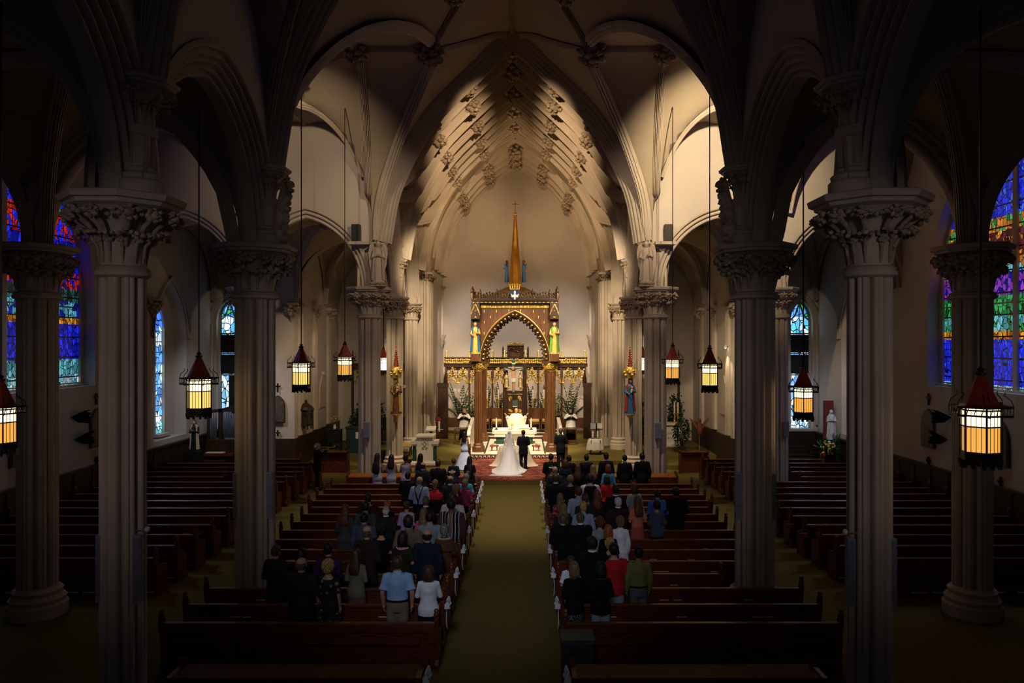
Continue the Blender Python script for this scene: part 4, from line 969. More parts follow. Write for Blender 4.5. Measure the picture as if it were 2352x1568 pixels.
# dark green chest behind the rearmost right pew
t = thing('chest', 'dark green box standing behind the rearmost right pew', 'box', (1.2, 11.5, 0)); GRN = M_('dark_green_paint', (.012,.035,.028), .6, var=.1)
mb = MB(); mb.box(-.24, .24, -.2, .2, 0, .82); mb.build('body', GRN, t, 0); mb = MB(); mb.box(-.26, .26, -.22, .22, .82, .88); mb.build('lid', M_('green_lid', (.03,.07,.05), .6), t, 20)
# ================= sanctuary furnishings =================
GREENM = M_('green_marble', (.012,.045,.03), .25, var=.5, scale=5, col2=(.035,.10,.07))
REDM = M_('red_marble', (.25,.07,.04), .3, var=.3, scale=8)
FACE = M_('painted_skin', (.62,.36,.24), .6, var=.06)
BLUEP = M_('painted_blue', (.03,.14,.34), .5, var=.1); GREENP = M_('painted_green', (.10,.32,.06), .5, var=.15); REDP = M_('painted_red', (.34,.03,.02), .5, var=.15)
CREAM = M_('painted_cream', (.75,.62,.40), .5, var=.1); WAX = M_('candle_wax', (.85,.78,.62), .5, var=.03)
LEAF = M_('leaf_green', (.035,.10,.025), .5, var=.4, scale=3); LEAFD = M_('dark_palm', (.02,.055,.022), .5, var=.4, scale=3)
FLAME = E_('candle_flame', (1, .75, .35), 12)
BROWNR = M_('brown_robe', (.16,.05,.02), .6, var=.2); STONEW = M_('plaster_white_statue', (.62,.62,.66), .6, var=.06)
def fold(k, d, ph=0): return lambda a: 1 + d*math.sin(k*a + ph) + d*.5*math.sin((k+4)*a + 1)
def statue(name, label, loc, h, rz, robe, mantle=None, skin=FACE, hair=None, pose='fold', cat='statue', halo=None, wings=None, veil=False, child=False, group=None):
    """robed standing figure, h high, facing -y (towards the nave) before rz"""
    t = thing(name, label, cat, loc, rz, group); u = h/7.6
    rb = MB(); prof = [(u*1.15,0),(u*1.1,u*.4),(u*.95,u*2),(u*.85,u*3.3),(u*.72,u*4.4),(u*.82,u*5.3),(u*.86,u*5.9),(u*.55,u*6.35),(u*.25,u*6.5)]
    rows = []
    for r, z in prof:
        fd = fold(9, .08*max(0, 1 - z/(u*5.5))); rows.append([(r*fd(a)*math.cos(a), .68*r*fd(a)*math.sin(a), z) for a in [2*PI*k/36 for k in range(36)]])
    rb.grid(rows, True, True, True)
    hands = []
    for s in (-1, 1):
        sh = V((s*u*.72, 0, u*5.95))
        if pose == 'fold': el, ha = V((s*u*.98, -u*.15, u*4.6)), V((s*u*.12, -u*.75, u*5.0))
        elif pose == 'raise': el, ha = V((s*u*1.1, -u*.3, u*5.0)), V((s*u*1.25, -u*.8, u*6.2 if s > 0 else u*4.9))
        elif pose == 'out': el, ha = V((s*u*1.15, -u*.2, u*4.8)), V((s*u*1.5, -u*.8, u*4.2))
        else: el, ha = V((s*u*1.0, -u*.1, u*4.7)), V((s*u*.45, -u*.8, u*4.7 + s*u*.3))
        rb.tube([sh, el, ha], [(u*.33), (u*.36), (u*.26)], 10); hands.append(ha + (ha - el).normalized()*u*.2)
    rb.build('robe', robe, t, 60)
    if mantle:
        m = MB(); rows = []
        for r, z in [(u*1.22,u*.5),(u*1.08,u*2),(u*.98,u*3.5),(u*.92,u*4.8),(u*.98,u*5.8),(u*.62,u*6.4),(u*.45,u*6.6)]:
            fd = fold(7, .07, 2); rows.append([(r*fd(a)*math.cos(a), .74*r*fd(a)*math.sin(a), z) for a in [-PI*.3 + PI*1.6*k/24 for k in range(25)]])
        m.grid(rows); m.grid([[ (x*.96, y*.96, z) for x, y, z in r] for r in rows], flip=True); m.build('mantle', mantle, t, 60)
    hd = MB(); hd.rings([(u*6.3,u*.2,u*.22),(u*6.55,u*.2,u*.22),(u*6.65,u*.27,u*.3,0,-u*.05),(u*6.9,u*.36,u*.42,0,-u*.06),(u*7.2,u*.4,u*.46,0,-u*.03),(u*7.45,u*.33,u*.38),(u*7.58,u*.12,u*.14)], 14)
    hd.ball((0,-u*.5,u*7.02), u*.09, 6, 5, (.8,1,1.4)); 
    hd.build('head', skin, t, 60)
    ha = MB(); col = hair or (mantle if veil else BROWNR)
    ha.rings([(u*(6.0 if veil else 6.5),u*.5,u*.4,0,u*.25),(u*6.8,u*.44,u*.42,0,u*.14),(u*7.2,u*.45,u*.47,0,u*.06),(u*7.5,u*.36,u*.4,0,u*.02),(u*7.66,u*.14,u*.16)], 14); ha.build('veil' if veil else 'hair', col or BROWNR, t, 60)
    for p in hands:
        b = MB(); b.ball(p, u*.2, 8, 6, (.7,.8,1.2)); b.build('hand', skin, t)
    if halo:
        b = MB(); b.lathe([(u*.8,-.01),(u*.8,.01)], (0,0,0), 20, Matrix.Translation((0,u*.35,u*7.15)) @ Matrix.Rotation(PI/2,4,'X')); b.build('halo', halo, t)
    if wings:
        for s in (-1, 1):
            b = MB(); b.prism([(s*u*.2,u*5.4),(s*u*.9,u*7.3),(s*u*1.5,u*7.0),(s*u*1.75,u*5.6),(s*u*1.5,u*3.4),(s*u*.9,u*1.2),(s*u*.6,u*2.6)][::s], 'y', u*.45, u*.62)
            for j in range(5): b.tube([(s*u*(.9+.12*j),u*.42,u*(7.0-.1*j)),(s*u*(1.35-.02*j),u*.4,u*(5-.3*j)),(s*u*(1.0-.0*j),u*.42,u*(2+.25*j))], u*.1, 5)
            b.build('wing', wings, t)
    if child:
        b = MB(); b.ball((u*.35,-u*.75,u*5.7), u*.27, 8, 6); b.build('child_head', skin, t)
        b = MB(); b.tube([(u*.35,-u*.72,u*5.5),(u*.3,-u*.78,u*5.0),(u*.15,-u*.82,u*4.6)], [u*.18,u*.25,u*.15], 8); b.build('child_robe', CREAM, t)
    return t
# ---- the altar screen ----
YS_ = 40.5; q = YS_/F
sxp = lambda px: (px - VX)*q + CX
szp = lambda py: CZ - (py - VY)*q
t = thing('altar_screen', 'long carved wooden screen with gilded tracery behind the altar', 'screen', (0,0,0))
posts = [1025, 1078, 1131, 1159, 1207, 1236, 1290, 1344]
for px in posts:
    mb = MB(); w = .10 if px not in (1159, 1207) else .2; mb.box(sxp(px)-w/2, sxp(px)+w/2, YS_-.08, YS_+.08, .83, szp(842)); mb.build('post', OAK, t, 0)
    mb = MB(); mb.lathe([(.05,0),(.09,.03),(.05,.09),(.065,.2),(.02,.36),(.045,.4),(.004,.5)], (sxp(px), YS_, szp(824)), 8); mb.build('finial', GOLD, t)
mb = MB(); mb.box(sxp(1020), sxp(1349), YS_-.14, YS_+.14, szp(842), szp(835)); mb.box(sxp(1020), sxp(1349), YS_-.18, YS_+.18, szp(836), szp(834)); mb.box(sxp(1020), sxp(1349), YS_-.16, YS_+.16, szp(822), szp(820)); mb.build('cornice', OAKD, t, 0)
rnd = random.Random(5); mb = MB(); x = sxp(1022)
while x < sxp(1346):
    for zz in (szp(832), szp(826)):
        mb.ball((x, YS_-.12, zz + rnd.uniform(-.03,.03)), .062, 6, 5, (1,.5,1), None, .25, rnd)
    mb.tube([(x-.07, YS_-.1, szp(833)), (x, YS_-.13, szp(829)), (x+.07, YS_-.1, szp(824))], .02, 5); x += .105
mb.build('cresting', GOLD, t, 60); mb = MB(); mb.box(sxp(1021), sxp(1348), YS_-.08, YS_+.08, szp(834), szp(822)); mb.build('cresting_board', OAKD, t, 0)
LAT = molding(.1, .07, 1, .01, .3, 3)
for a, b in ((1025,1078),(1078,1131),(1131,1159),(1207,1236),(1236,1290),(1290,1344)):
    xa, xb = sxp(a)+.05, sxp(b)-.05; nn = 2 if b - a > 40 else 1; wd = (xb-xa)/nn
    mb = MB(); mb.box(xa, xb, YS_-.03, YS_+.03, szp(843), szp(838))
    for k in range(nn):
        xc = xa + wd*(k+.5); zb = szp(877); h = wd/2
        arch(mb, (xc, YS_-.05), (1,0), h-.05, .34, zb, LAT, 6)
        mb.tube([(xc-h*.6, YS_-.08, zb+.28), (xc-.1, YS_-.1, zb+.46), (xc, YS_-.1, zb+.76)], [.05,.05,.03], 5); mb.tube([(xc+h*.6, YS_-.08, zb+.28), (xc+.1, YS_-.1, zb+.46), (xc, YS_-.1, zb+.76)], [.05,.05,.03], 5)
        for i in range(5):
            f_ = i/4; 
            for s in (-1, 1): lump(mb, (xc + s*(h*.6*(1-f_)), YS_-.12, zb+.3+.45*f_), .07, rnd)
        for s in (-1, 1):
            mb.tube([(xc+s*(h-.05), YS_-.05, zb), (xc+s*(h-.1), YS_-.06, zb-.08), (xc+s*h*.62, YS_-.05, zb+.02), (xc+s*h*.55, YS_-.05, zb+.12), (xc+s*h*.2, YS_-.05, zb+.13), (xc, YS_-.05, zb+.26)], .04, 5)
            lump(mb, (xc+s*(h-.02), YS_-.09, zb-.05), .06, rnd)
    for j in range(14): lump(mb, (xa + (xb-xa)*rnd.random(), YS_-.06, szp(858) + rnd.uniform(-.1,.3)), .05, rnd)
    mb.build('tracery_panel', GOLD, t, 50)
    mb = MB(); mb.box(xa, xb, YS_-.01, YS_+.02, szp(850), szp(838)) 
    for k in range(nn*2 + 1): mb.box(xa + (xb-xa)*k/(nn*2)-.02, xa + (xb-xa)*k/(nn*2)+.02, YS_-.05, YS_+.03, szp(868), szp(838))
    mb.build('tracery_back', OAKD, t, 0)
    mb = MB(); mb.box(xa, xb, YS_-.03, YS_+.03, .83, 1.5 if b < 1160 and b > 1078 or 1207 <= a < 1290 else 1.35); mb.build('dado_panel', OAK, t, 0)
# central tower of the screen with relief panel
t = thing('tabernacle_tower', 'gilded wooden tabernacle tower rising behind the priest', 'tabernacle', (0,0,0))
y = 39.9; q2 = y/F; X_ = lambda px: (px-VX)*q2 + CX; Z_ = lambda py: CZ - (py-VY)*q2
mb = MB(); mb.box(X_(1163), X_(1205), y, y+.5, .83, Z_(898)); mb.build('back', OAK, t, 0)
for a in (1158, 1200):
    mb = MB(); mb.box(X_(a), X_(a+9), y-.05, y+.3, .83, Z_(835)); mb.build('side_post', OAKD, t, 0)
mb = MB()
for cx_ in (1173, 1193):
    for k in range(14): lump(mb, (X_(cx_) + rnd.uniform(-.08,.08), y-.02, Z_(915) + rnd.uniform(-.12,.12)), .05, rnd)
    for k in range(12): lump(mb, (X_(cx_) + rnd.uniform(-.1,.1), y-.04, Z_(943) + rnd.uniform(-.07,.07)), .05, rnd)
mb.box(X_(1166), X_(1202), y-.05, y, Z_(950), Z_(948)); mb.box(X_(1166), X_(1202), y-.05, y, Z_(906), Z_(904)); mb.build('gilded_relief', GOLD, t, 60)
mb = MB(); mb.box(X_(1177), X_(1189), y-.04, y, Z_(932), Z_(918)); mb.build('icon', M_('icon_green', (.10,.16,.13), .4, var=.4, scale=30), t, 0)
mb = MB(); mb.box(X_(1177.5), X_(1188.5), y-.05, y, Z_(934), Z_(932)); mb.build('icon_ledge', WHITE, t, 0)
for a in (1164, 1194):
    mb = MB(); mb.tube([(X_(a), y-.1, Z_(896)), (X_(a+6), y-.14, Z_(890)), (X_(a), y-.1, Z_(884))], .05, 6); lump(mb, (X_(a+3), y-.14, Z_(890)), .09, rnd); mb.build('bracket', GOLD, t)
# carved throne canopy seen through the baldachin arch
t = thing('throne_canopy', 'carved brown box canopy on the screen, seen through the altar canopy arch', 'canopy', (0,0,0))
mb = MB(); mb.box(sxp(1165), sxp(1203), YS_+.1, YS_+.7, szp(822), szp(792)); mb.build('box', OAKD, t, 0)
mb = MB()
for k in range(16): lump(mb, (sxp(1166 + 2.4*k), YS_+.08, szp(789)), .06, rnd); 
mb.box(sxp(1164), sxp(1204), YS_+.04, YS_+.75, szp(793), szp(791)); mb.build('cresting', GOLD, t)
mb = MB()
for k in range(9): lump(mb, (sxp(1170 + 3.2*k), YS_+.08, szp(803) + .12*math.sin(k*.9)), .07, rnd)
mb.box(sxp(1175), sxp(1194), YS_+.08, YS_+.1, szp(819), szp(809)); mb.build('carving', OAK, t)
for a in (1155, 1213):
    mb = MB(); mb.tube([(sxp(a), YS_+.3, szp(820)), (sxp(a), YS_+.3, szp(800)), (sxp(a), YS_+.3, szp(795))], [.05,.05,.01], 6); mb.tube([(sxp(a), YS_+.3, szp(814)), (sxp((a+1184)/2), YS_+.3, szp(808)), (sxp(1184+(a-1184)*.6), YS_+.3, szp(812))], .04, 6); mb.build('pinnacle', OAKD, t)
# crucifix in front of the tower
y = 39.6; t = thing('crucifix', 'large painted crucifix with green edged cross above the tabernacle', 'crucifix', (0,0,0)); c = at(1179.5, 870, y)
mb = MB(); mb.box(c.x-.07, c.x+.07, y, y+.06, at(0,905,y).z, at(0,828,y).z); mb.box(c.x-.47, c.x+.47, y, y+.06, at(0,851,y).z, at(0,845,y).z)
for zz, xx in ((at(0,829,y).z, c.x), (at(0,848,y).z, c.x-.44), (at(0,848,y).z, c.x+.44)): mb.ball((xx, y+.03, zz), .11, 8, 5, (1,.4,1))
mb.build('cross', M_('cross_green', (.04,.16,.10), .45, var=.2), t, 0)
mb = MB(); zt = at(0,850,y).z; mb.tube([(c.x, y-.1, zt-.05), (c.x, y-.13, zt-.3), (c.x+.01, y-.12, zt-.52), (c.x+.02, y-.14, zt-.85), (c.x, y-.08, zt-1.15)], [(.13,.08),(.11,.08),(.11,.08),(.07,.06),(.05,.05)], 10)
for s in (-1, 1): mb.tube([(c.x+s*.1, y-.1, zt-.06), (c.x+s*.27, y-.07, zt+.02), (c.x+s*.43, y-.03, zt+.05)], [.05,.035,.03], 8)
mb.ball((c.x-.02, y-.14, zt+.1), .095, 10, 8, (.85,.95,1.15)); mb.build('corpus', FACE, t)
mb = MB(); mb.tube([(c.x, y-.13, zt-.42), (c.x+.01, y-.14, zt-.62)], [(.13,.1),(.12,.09)], 10); mb.build('loincloth', WHITE, t)
mb = MB(); mb.box(c.x-.09, c.x+.09, y-.02, y, at(0,836,y).z, at(0,833,y).z); mb.build('title_board', WHITE, t, 0)
for px, nm, mt, sd_ in ((1164, 'white and gold saint standing left of the crucifix', CREAM, 0), (1195, 'white and gold saint standing right of the crucifix', CREAM, 0)):
    p = at(px, 889, 39.75); statue('figurine', nm, p, .78, 0, mt, GOLD, cat='statue', group='figures beside the crucifix')
# ---- altar canopy (baldachin) ----
BX, BF, BB = 1.69, 34.4, 38.2; bq = BF/F; bz = lambda py: CZ - (py-VY)*bq
t = thing('altar_canopy', 'tall carved wooden canopy with a golden spire over the altar', 'altar canopy', (0,0,0))
for sx in (-1, 1):
    for yy in (BF, BB):
        mb = MB(); mb.lathe([(.2,.75),(.2,bz(853))], (sx*BX, yy, 0), 64, lobe=lobed(8, .2)); po = mb.build('post', OAK, t, 50)
        mb = MB(); mb.lathe([(.31,.385),(.31,.62),(.25,.68),(.26,.74),(.2,.8)], (sx*BX, yy, 0), 8, rot=PI/8); mb.build('post_base', OAK, po, 20)
        l1 = MB(); leaf_ring(l1, rnd, 10, bz(842), .17, .27, .22, .12); leaf_ring(l1, rnd, 10, bz(836), .18, .31, .2, .12); mb = MB(); mb.merge(l1, Matrix.Translation((sx*BX, yy, 0))); mb.lathe([(.19, bz(853)),(.22,bz(846)),(.3,bz(835))], (sx*BX, yy, 0), 12); mb.build('post_capital', GOLD, po, 60)
mb = MB(); w = 2.0
for ya, yb in ((BF-.3, BF+.3), (BB-.3, BB+.3)): mb.box(-w, w, ya, yb, bz(835), bz(829)) if 0 else None
for sx in (-1, 1):
    mb = MB(); mb.box(*sorted((sx*(BX-.38), sx*(BX+.42))), BF-.3, BF+.3, bz(835), bz(829)); mb.box(*sorted((sx*(BX-.38), sx*(BX+.42))), BB-.3, BB+.3, bz(835), bz(829)); mb.box(*sorted((sx*(BX-.2), sx*(BX+.2))), BF, BB, bz(835), bz(829)); mb.build('beam', OAKD, t, 20)
AH, AR, Z0 = 1.52, 2.24, bz(829); OPRO = molding(.3, .1, 2, .02, .2)
for yy, nm in ((BF, 'front_panel'), (BB, 'rear_panel')):
    mb = MB(); spandrel(mb, (0, yy), (1,0), -1.72, 1.72, AH, AR, Z0, .06, .16, bz(700)); mb.box(-1.72, 1.72, yy-.08, yy+.08, bz(701), bz(699)); fp = mb.build(nm, OAK, t, 20)
    mb = MB(); arch(mb, (0, yy), (1,0), AH-.03, AR-.06, Z0, OPRO, 16); mb.build('arch_moulding', OAKD, fp, 40)
    g = MB(); Rr = (AH*AH+AR*AR)/(2*AH); cc = Rr-AH
    for s in (-1, 1):
        n = 13
        for k in range(n):
            tm = math.acos(cc/Rr); th = tm*(k+.5)/n; r_ = Rr-.05; x_, z_ = s*(r_*math.cos(th)-cc), Z0 + r_*math.sin(th)
            lump(g, (x_, yy-.1, z_), .045, rnd)
        r_ = Rr-.1; pts = []
        for k in range(n*2+1):
            th = tm*k/(n*2); rr = Rr-.02-(.12 if k % 2 else 0); pts.append((s*(rr*math.cos(th)-cc), yy, Z0+rr*math.sin(th)))
        d = MB(); d.tube(pts, .045, 5); d.build('cusping', OAKD, fp)
    g.tube([(s_*(( (Rr+.1)*math.cos(a) )-cc), yy-.17, Z0+(Rr+.1)*math.sin(a)) for s_ in (-1,) for a in [math.acos(cc/(Rr+.1))*k/14 for k in range(15)]], .02, 5)
    g.tube([(((Rr+.1)*math.cos(a)-cc), yy-.17, Z0+(Rr+.1)*math.sin(a)) for a in [math.acos(cc/(Rr+.1))*k/14 for k in range(15)]], .02, 5)
    for px, py in ((1110,716),(1138,716),(1166,714),(1193,714),(1247,716),(1124,729),(1110,741),(1234,729),(1247,741),(1110,766),(1247,766),(1222,716)):
        g.ball(((px-1180)*bq, yy-.09, bz(py)), .035, 6, 5, (.7,.5,2.2))
    g.build('gilding', GOLD, fp)
    if yy == BF:
        mb = MB(); mb.box(-1.58, 1.58, yy-.12, yy-.08, bz(707), bz(700)); tb = mb.build('inscription_band', GOLD, fp, 0)
        mb = MB(); x = -1.52; r3 = random.Random(12)
        while x < 1.5:                                              # blackletter strokes
            for j in range(r3.choice((2,2,3))):
                mb.box(x, x+.016, yy-.128, yy-.118, bz(706.3), bz(701.2 if r3.random() < .3 else 702)); 
                if r3.random() < .6: mb.add([(x, yy-.128, bz(702)), (x+.05, yy-.128, bz(701.6)), (x+.05, yy-.128, bz(702.4)), (x, yy-.128, bz(702.8))], [(0,1,2,3)])
                if r3.random() < .5: mb.add([(x, yy-.128, bz(706)), (x+.05, yy-.128, bz(705.2)), (x+.05, yy-.128, bz(705.8)), (x, yy-.128, bz(706.5))], [(0,1,2,3)])
                x += .045
            x += r3.choice((.03,.03,.09))
        mb.build('lettering', OAKD, tb, 0)
for sx in (-1, 1):
    mb = MB(); spandrel(mb, (sx*BX, (BF+BB)/2), (0,1), -1.9, 1.9, 1.62, 2.24, Z0, .05, .16, bz(700)); mb.build('side_panel', OAK, t, 20)
mb = MB(); mb.box(-2.0, 2.0, BF-.32, BB+.32, bz(697), bz(694)); mb.box(-1.95, 1.95, BF-.27, BB+.27, bz(694), bz(690)); mb.box(-2.02, 2.02, BF-.34, BB+.34, bz(691), bz(689)); mb.build('cornice', OAKD, t, 0)
mb = MB()
for k in range(21): mb.ball((-1.9 + .19*k, BF-.34, bz(695.5)), .03, 6, 4, (1.6,.6,.8))
mb.build('cornice_studs', GOLD, t)
def cresting(mb, p0, p1):
    p0, p1 = V(p0), V(p1); d = (p1-p0); n = int(d.length/.13); d = d/n
    for k in range(n+1):
        p = p0 + d*k; hh = .28 + .05*math.sin(k*1.3)
        mb.tube([p + V((0,0,0)), p + d*.35 + V((0,0,.12)), p + V((0,0,hh)), p + d*.2 + V((0,0,hh+.06))], [.03,.025,.035,.02], 5)
        mb.tube([p + d*.5 + V((0,0,.02)), p + d*.9 + V((0,0,.14)), p + d*.45 + V((0,0,.24))], [.025,.03,.025], 5); lump(mb, p + V((0,0,hh)), .05, rnd)
    mb.tube([p0 + V((0,0,.03)), p1 + V((0,0,.03))], .04, 6)
for a, b, nm in (((-1.95,BF-.28,bz(689)),(1.95,BF-.28,bz(689)),'front'),((-1.95,BB+.28,bz(689)),(1.95,BB+.28,bz(689)),'back'),((-1.95,BF-.28,bz(689)),(-1.95,BB+.28,bz(689)),'l'),((1.95,BF-.28,bz(689)),(1.95,BB+.28,bz(689)),'r')):
    mb = MB(); cresting(mb, a, b); mb.build('cresting', OAKD, t, 60)
for x_, y_, hh in [(sx*1.95, yy, .62) for sx in (-1,1) for yy in (BF-.28, BB+.28)] + [(-1.6,BF-.28,.5),(1.6,BF-.28,.5),(-.82,BF-.28,.5),(.82,BF-.28,.5)]:
    mb = MB(); s = 1.4 if hh > .55 else .8; mb.lathe([(.06*s,0),(.06*s,hh*.5),(.085*s,hh*.52),(.05*s,hh*.62),(.07*s,hh*.72),(.02*s,hh*.9),(.035*s,hh*.95),(.004,hh)], (x_, y_, bz(689)), 8); mb.build('pinnacle', OAKD, t)
mb = MB(); yc = (BF+BB)/2; ROOFM = M_('tan_roof', (.36,.20,.06), .5, var=.12)
mb.add([(-1.8,BF,bz(689)),(1.8,BF,bz(689)),(1.8,BB,bz(689)),(-1.8,BB,bz(689)),(-.4,yc-.4,8.15),(.4,yc-.4,8.15),(.4,yc+.4,8.15),(-.4,yc+.4,8.15)], [(0,1,5,4),(1,2,6,5),(2,3,7,6),(3,0,4,7),(4,5,6,7)]); mb.build('roof', ROOFM, t, 0)
zs = lambda py: CZ - (py-VY)*yc/F
mb = MB(); mb.lathe([(.36,8.05),(.30,zs(640)),(.24,zs(598)),(.17,zs(560)),(.08,zs(505)),(.05,zs(500)),(.09,zs(498)),(.1,zs(496)),(.05,zs(494)),(.055,zs(491)),(.075,zs(489)),(.01,zs(487))], (0.0, yc, 0), 8, rot=PI/8); mb.build('spire', M_('spire_gold', (.62,.30,.04), .3, metal=.7, var=.15, scale=3), t, 20)
mb = MB(); mb.box(-.018, .018, yc-.02, yc+.02, zs(490), zs(461)); mb.box(-.18, .18, yc-.02, yc+.02, zs(469.3), zs(467.8)); mb.build('cross', BROWNR, t, 0)
# shield with the white dove and its crown
sh = MB(); y0 = BF-.42; xs = lambda px: (px-1179)*bq
sh.prism([(xs(1169),bz(667)),(xs(1189),bz(667)),(xs(1190),bz(675)),(xs(1187),bz(683)),(xs(1179),bz(691)),(xs(1171),bz(683)),(xs(1168),bz(675))], 'y', y0, y0+.06); so = sh.build('shield', M_('shield_blue', (.02,.05,.22), .4, var=.1), t, 0)
d = MB()
d.prism([(xs(1177.5),bz(689)),(xs(1180.5),bz(689)),(xs(1180.8),bz(683)),(xs(1186),bz(684)),(xs(1188.5),bz(675)),(xs(1184),bz(679)),(xs(1180.8),bz(677)),(xs(1181.5),bz(671)),(xs(1180),bz(668.5)),(xs(1178),bz(668.5)),(xs(1176.5),bz(671)),(xs(1177.2),bz(677)),(xs(1174),bz(679)),(xs(1169.5),bz(675)),(xs(1172),bz(684)),(xs(1177.2),bz(683))], 'y', y0-.03, y0); d.build('dove', WHITE, so, 0)
d = MB(); d.tube([(xs(1169),y0,bz(665)),(xs(1179),y0-.08,bz(666)),(xs(1189),y0,bz(665))], .045, 6)
for px, py in ((1168,656),(1173.5,655),(1179,654.5),(1184.5,655),(1190,656)):
    d.tube([(xs(1179+(px-1179)*.9),y0-.04,bz(665)),(xs(px),y0-.05,bz(py))], [.035,.03], 5); d.ball((xs(px),y0-.05,bz(py)), .055, 6, 5)
d.tube([(xs(1168),y0-.02,bz(657)),(xs(1179),y0-.06,bz(655.5)),(xs(1190),y0-.02,bz(657))], .03, 5); d.build('crown', GOLD, so)
for sx, side in ((-1,'left'),(1,'right')):
    # corner niches with gilded saints
    mb = MB(); x_ = sx*1.82; mb.box(x_-.22, x_+.22, BF-.12, BF+.2, bz(829), bz(697)); mb.build('corner_pier', OAKD, t, 0)
    g = MB(); yy = BF-.34
    for s in (-1,1): g.tube([(x_+s*.2,yy,bz(724)),(x_+s*.16,yy-.02,bz(716)),(x_+s*.08,yy-.02,bz(707)),(x_,yy,bz(698))], [.03,.035,.03,.02], 5)
    for k in range(7): lump(g, (x_ + (.2-.03*k)*(1 if k % 2 else -1), yy-.02, bz(722-3.4*k)), .045, rnd)
    g.ball((x_,yy,bz(714)), .05, 6, 5, (.6,.5,1.5)); lump(g, (x_,yy,bz(729)), .07, rnd); g.build('gable', GOLD, t)
    mb = MB(); mb.box(x_-.2, x_+.2, BF-.36, BF, bz(733), bz(697)); mb.build('niche_canopy', OAKD, t, 0)
    mb = MB(); mb.box(x_-.19, x_+.19, BF-.54, BF-.12, bz(829), bz(812)); mb.build('pedestal', OAK, t, 0)
    statue('saint_statue', ('gilded saint with a blue mantle on the left corner of the altar canopy' if sx < 0 else 'gilded bishop with a green mantle on the right corner of the altar canopy'), (x_, BF-.35, bz(812)), bz(740)-bz(812), 0, GOLD, BLUEP if sx < 0 else GREENP, pose='hold', halo=None)
    statue('angel_figure', 'slim blue robed figure with raised arms on the %s side of the golden spire' % side, (sx*.42, yc, zs(648)), zs(598)-zs(648), sx*PI/2, BLUEP, None, skin=BROWNR, pose='raise')
# ---- altar and what stands on it ----
def hex_prism(mb, x, y, z0, z1, r): mb.lathe([(r,z0),(r,z1)], (x,y,0), 6)
t = thing('altar', 'white marble altar table with green marble supports', 'altar', (0,0,0)); ya, yb = 35.3, 36.5
zt = CZ - (988-VY)*ya/F; ax0, ax1 = (1131-VX)*ya/F+CX, (1232-VX)*ya/F+CX
mb = MB(); mb.box(ax0, ax1, ya, yb, zt-.17, zt-.02); mb.build('table_top', MARBLE, t, 0); mb = MB(); mb.box(ax0-.01, ax1+.01, ya-.01, yb+.01, zt-.05, zt); mb.build('altar_cloth', WHITE, t, 0)
for x_ in (ax0+.35, ax1-.35):
    mb = MB(); mb.box(x_-.18, x_+.18, ya+.1, yb-.1, .6, zt-.3); mb.build('support', GREENM, t, 0); mb = MB(); mb.box(x_-.26, x_+.26, ya+.02, yb-.02, zt-.32, zt-.17); mb.build('support_cap', MARBLE, t, 0)
mb = MB(); mb.box(ax0+.05, ax1-.05, ya-.05, yb, .385, .6); mb.build('plinth', MARBLE, t, 0)
mb = MB(); mb.box(ax0+.62, ax1-.62, ya+.3, yb-.2, .6, zt-.17); mb.build('core', MARBLE, t, 0)
def candle(label, x, y, z, h, hold, r=.03, lit=True, hm=BRASS, cat='candlestick', group=None):
    t = thing('candlestick', label, cat, (x,y,z), 0, group); mb = MB()
    mb.lathe([(r*3,0),(r*3,.02),(r*1.2,hold*.15),(r*.8,hold*.3),(r*1.5,hold*.36),(r*.8,hold*.42),(r*.9,hold*.85),(r*2,hold*.95),(r*2,hold)], (0,0,0), 12); mb.build('holder', hm, t)
    mb = MB(); mb.lathe([(r,hold),(r,h-.02),(r*.4,h)], (0,0,0), 10); mb.build('candle', WAX, t)
    if lit:
        mb = MB(); mb.lathe([(.004,h),(.014,h+.02),(.012,h+.04),(.002,h+.075)], (0,0,0), 8); mb.build('flame', FLAME, t)
for px, side in ((1140,'left'),(1220,'right')):
    p = at(px, 983, 35.55); candle('thick white candle on the %s end of the altar table' % side, p.x, 35.6, zt, .48, .1, .035, True, IRON)
t = thing('chalice', 'gold chalice on the altar before the priest', 'chalice', at(1176,981,35.9)); t.location.z = zt
mb = MB(); mb.lathe([(.07,0),(.06,.02),(.015,.05),(.03,.09),(.015,.12),(.06,.17),(.075,.24),(.068,.24),(.05,.17)], (0,0,0), 14); mb.build('cup', GOLD, t)
t = thing('missal', 'gold covered missal on a stand on the altar', 'book', (at(1203,982,35.8).x, 35.85, zt)); mb = MB(); mb.prism([(-.15,.0),(.15,0),(.15,.16),(-.15,.05)], 'x', -.2, .2); mb.build('stand', GOLD, t, 0)
mb = MB(); mb.prism([(-.16,.06),(.16,.17),(.15,.2),(-.17,.1)], 'x', -.24, .24); mb.build('pages', PAPER, t, 0)
t = thing('paten', 'small gold dish of bread on the altar', 'dish', (at(1172,981,35.8).x, 35.7, zt)); mb = MB(); mb.lathe([(.03,0),(.1,.02),(.11,.03),(.02,.02)], (0,0,0), 14); mb.build('dish', GOLD, t)
